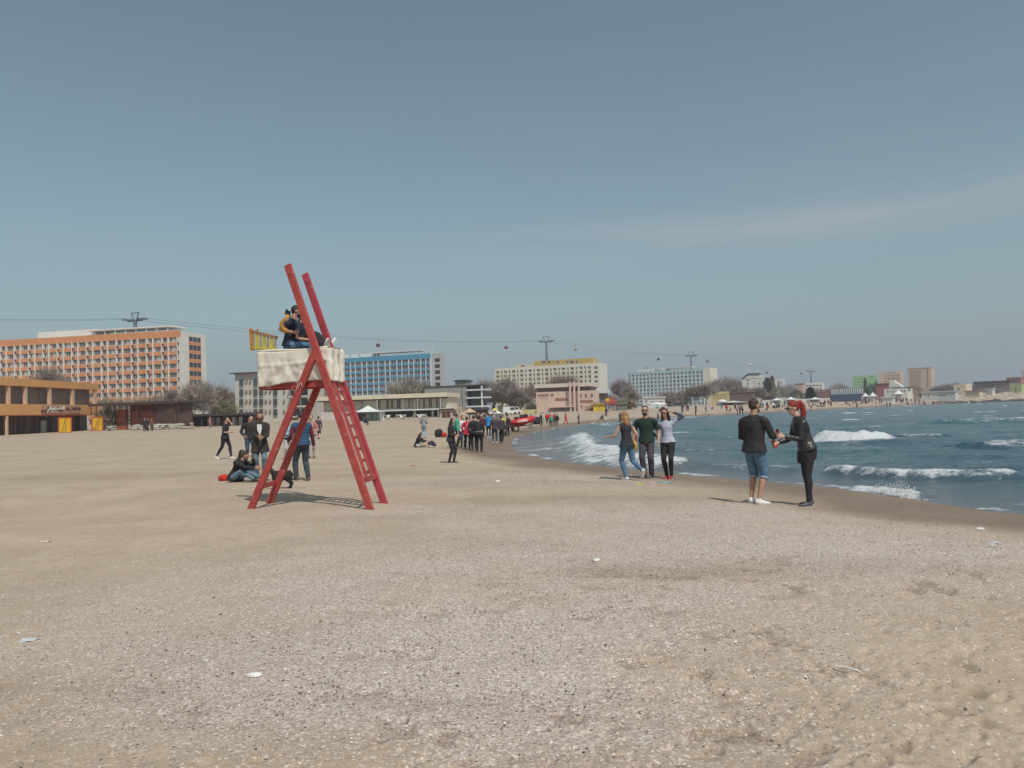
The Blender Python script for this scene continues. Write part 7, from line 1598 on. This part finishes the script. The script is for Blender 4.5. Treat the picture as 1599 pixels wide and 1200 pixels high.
def backpack(px, py, s, m, lab, rz):
    q = hit(px, py); r = MB().rings([((0, 0, 0), (s*.5, 0, 0), (0, s*.3, 0)), ((0, 0, s*.5), (s*.55, 0, 0), (0, s*.34, 0)), ((0, 0, s*.9), (s*.42, 0, 0), (0, s*.25, 0)), ((0, 0, s), (s*.2, 0, 0), (0, s*.1, 0))]).obj('backpack', m, None, True)
    r.location = tuple(q); r.rotation_euler = (0, R_(rz), .3); tag(r, lab, 'backpack'); MB().tube([(s*.2, -s*.33, s*.9), (s*.25, -s*.42, s*.5), (s*.2, -s*.33, s*.1)], .012, 6).obj('strap', C_['black'], r); return r
backpack(677, 699, .40, C_['purple'], 'dark backpack leaning at the feet of the seated girl', -35)
backpack(687, 683, .62, C_['black'], 'dark round backpack on the sand left of the woman with long black hair', -15)
backpack(693, 683, .36, C_['bred'], 'red bag beside the dark round backpack', 12)
backpack(838, 663, 1.0, C_['black'], 'large black round bag standing between boat and far group', 0)
p = hit(299, 671)
person((p[0], p[1], p[2]), 1.7, 70, 'person in peach coloured clothes sitting at the end of the rubble heap', dict(pel=(0, 0, .28), lean=25, ankle={1: (.05, -.25, .045), -1: (-.05, -.25, .045)}, head=(0, 25, 0)), hair=('short', 'brown'), top=('jacket', 'bpeach', 1, .04), bottom=('trousers', 'bpeach'), vox=.026, fine=False)
p = hit(941, 655.5)
person((p[0], p[1], p[2]), 1.7, -60, 'dark clad person sitting on the sand left of the climbing frame', dict(pel=(0, 0, .08), lean=15, ankle={1: (.05, -.36, .05), -1: (-.06, -.34, .05)}, knee={1: (.1, -.2, 1), -1: (-.1, -.1, 1)}), hair=('short', 'black'), top=('jacket', 'black', 1, .04), bottom=('trousers', 'black'), vox=.03, fine=False)
p = on_z(926, 668, SEA_Z); gl = empty('gull', p); tag(gl, 'gull standing in the shallow backwash left of the ginger blond woman', 'gull')
MB().rings([((-.30, 0, .42), (0, .02, 0), (0, 0, .02)), ((-.15, 0, .40), (0, .09, 0), (0, 0, .09)), ((.05, 0, .42), (0, .11, 0), (0, 0, .12)), ((.2, 0, .52), (0, .06, 0), (0, 0, .06)), ((.24, 0, .62), (0, .05, 0), (0, 0, .05)), ((.26, 0, .68), (0, .03, 0), (0, 0, .03))]).bar((.27, 0, .64), (.38, 0, .62), .02, .02).bar((0, .03, 0), (0, .03, .35), .02, .02).bar((.02, -.03, 0), (.02, -.03, .35), .02, .02).obj('body', mat('gull_white', (.5, .5, .5), .8, .1), gl, True)
# ---- far beach crowd: built once, copied piece by piece
PROTO = []
p0 = np.array([0, 0, -50.0])
for k, (pose, sx) in enumerate([(dict(), 'm'), (dict(ankle={1: (.05, -.12, .045), -1: (-.05, .14, .06)}), 'm'), (dict(wrist={1: (.1, -.2, .6), -1: (-.1, -.2, .6)}), 'f'),
                                (dict(pel=(0, 0, .08), lean=15, ankle={1: (.05, -.36, .05), -1: (-.06, -.34, .05)}, knee={1: (.1, -.2, 1), -1: (-.1, -.1, 1)}), 'm')]):
    PROTO.append(person(p0, 1.7, 0, '', pose, sex=sx, hair=('short', 'black'), vox=.04, fine=False)['root'])
def copy_person(src, loc, yaw, label, topm, botm, hairm, group, sc=1.0):
    r = src.copy(); COL.objects.link(r); r.location = tuple(loc); r.rotation_euler = (0, 0, R_(yaw)); r.scale = (sc,)*3; tag(r, label, 'person', group)
    for c in src.children:
        if c.name.startswith('shoe'): continue
        q = c.copy(); COL.objects.link(q); q.parent = r; n = c.name.split('.')[0]
        m = {'jacket': topm, 'trousers': botm, 'hair': hairm}.get(n)
        if m: q.material_slots[0].link = 'OBJECT'; q.material_slots[0].material = m
    return r
g = np.random.default_rng(77)
FAR = [ # px, foot row or None, prototype, top, bottom, label
 (1087, 650, 0, 'navy', 'black', 'dark figure standing at the far waterline right of the trio'), (1151, 648, 0, 'maroon', 'brown', 'person in dark red at the far waterline left of the man in shorts'), (1155, 647.5, 2, 'black', 'black', 'person in black at the far waterline touching the man in shorts'), (1160, 647.5, 1, 'navy', 'black', 'taller dark figure just left of the jacket of the man in shorts'),
 (1010.5, 662, 1, 'brown', 'skirt', 'brown clad walker on the far sand between the bearded man and the ginger woman'), (1028, 660, 0, 'purple', 'purple', 'dusky figure behind the bearded man at the water'), (968, 660, 2, 'black', 'black', 'dark head and shoulders rising behind the ginger blond woman'), (947, 651, 0, 'purple', 'black', 'dark figure standing left of the climbing frame'),
 (1267, 642.5, 0, 'maroon', 'maroon', 'dark red figure alone at the far waterline right of the red haired woman'), (1338.5, 637.5, 0, 'purple', 'black', 'dark figure alone near the water below the blue hoarding'), (1385, 635.5, 2, 'navy', 'black', 'dark figure at the water in front of the white cabin'), (1390, 635.5, 0, 'black', 'black', 'second dark figure at the water in front of the white cabin'),
 (1442, 632, 0, 'navy', 'black', 'dark figure at the start of the breakwater rocks'),
]
for px, yf, pr, a, b_, lab in FAR:
    q = hit(px, yf); copy_person(PROTO[pr], q, g.uniform(0, 360), lab, C_[a], C_[b_], HR['black'], None, g.uniform(.95, 1.05))
cols = ['black', 'navy', 'purple', 'maroon', 'slate', 'brown', 'white', 'denim', 'black', 'pink', 'grey', 'red']
zones = [(1058, 1160, 16, 'left of the far marquee'), (1170, 1245, 26, 'under the conifers'), (1262, 1340, 28, 'left of the blue hoarding'), (1340, 1400, 24, 'near the white cabin'), (1400, 1445, 24, 'by the white cabin row'), (1000, 1050, 7, 'near the large white parasol'), (1446, 1560, 12, 'on the breakwater rocks')]
for (a, b_, n, where) in zones:
    for k in range(n):
        px = g.uniform(a, b_); wl = np.interp(px, [960, 1060, 1200, 1300, 1400, 1500, 1599], [657.5, 651.5, 645, 639.5, 634, 629.5, 627]); u = g.uniform(.25, 1)**.8; yf = wl-1.2-u*(7.5 if px > 1170 else 8.5)
        q = hit(px, max(yf, hor(px)+1.2)); q = q if q[1] < 345 else foot(px, 300); pr = g.choice([0, 1, 2, 3], p=[.35, .25, .2, .2]); ct = g.choice(cols)
        copy_person(PROTO[pr], q, g.uniform(0, 360), '%s figure %s %s, %s' % ({'denim': 'blue clad', 'white': 'white clad', 'grey': 'grey clad', 'pink': 'pink clad', 'red': 'red clad', 'maroon': 'dark red clad', 'brown': 'brown clad'}.get(ct, 'tiny dark'), 'sitting' if pr == 3 else ('walking' if pr == 1 else 'standing'), where, 'near the water' if u < .5 else ('halfway up the sand' if u < .75 else 'far up the beach')),
                    C_[ct], C_[g.choice(['black', 'denimd', 'slate', 'brown'])], HR['black'], 'people on the far beach', g.uniform(.92, 1.08))
for r in PROTO:
    for c in list(r.children): bpy.data.objects.remove(c)
    bpy.data.objects.remove(r)

# ================================================================ HAZE (air between here and the far shore)
def build_haze():
    mb = MB(); mb.box((0, 0, 36.5), (3300, 3300, 83)); o = mb.obj("haze", [])
    M = bpy.data.materials.new("haze_air"); M.use_nodes = True; nt = M.node_tree; nt.nodes.clear()
    out = nt.nodes.new('ShaderNodeOutputMaterial'); v = nt.nodes.new('ShaderNodeVolumePrincipled')
    v.inputs['Color'].default_value = (.82, .84, .97, 1); v.inputs['Density'].default_value = HAZE_D; v.inputs['Anisotropy'].default_value = .1
    nt.links.new(v.outputs[0], out.inputs['Volume']); o.data.materials.append(M); tag(o, 'thin pale sea haze in the air over the whole beach', 'haze', kind='stuff')
HAZE_D = .00038
build_haze()
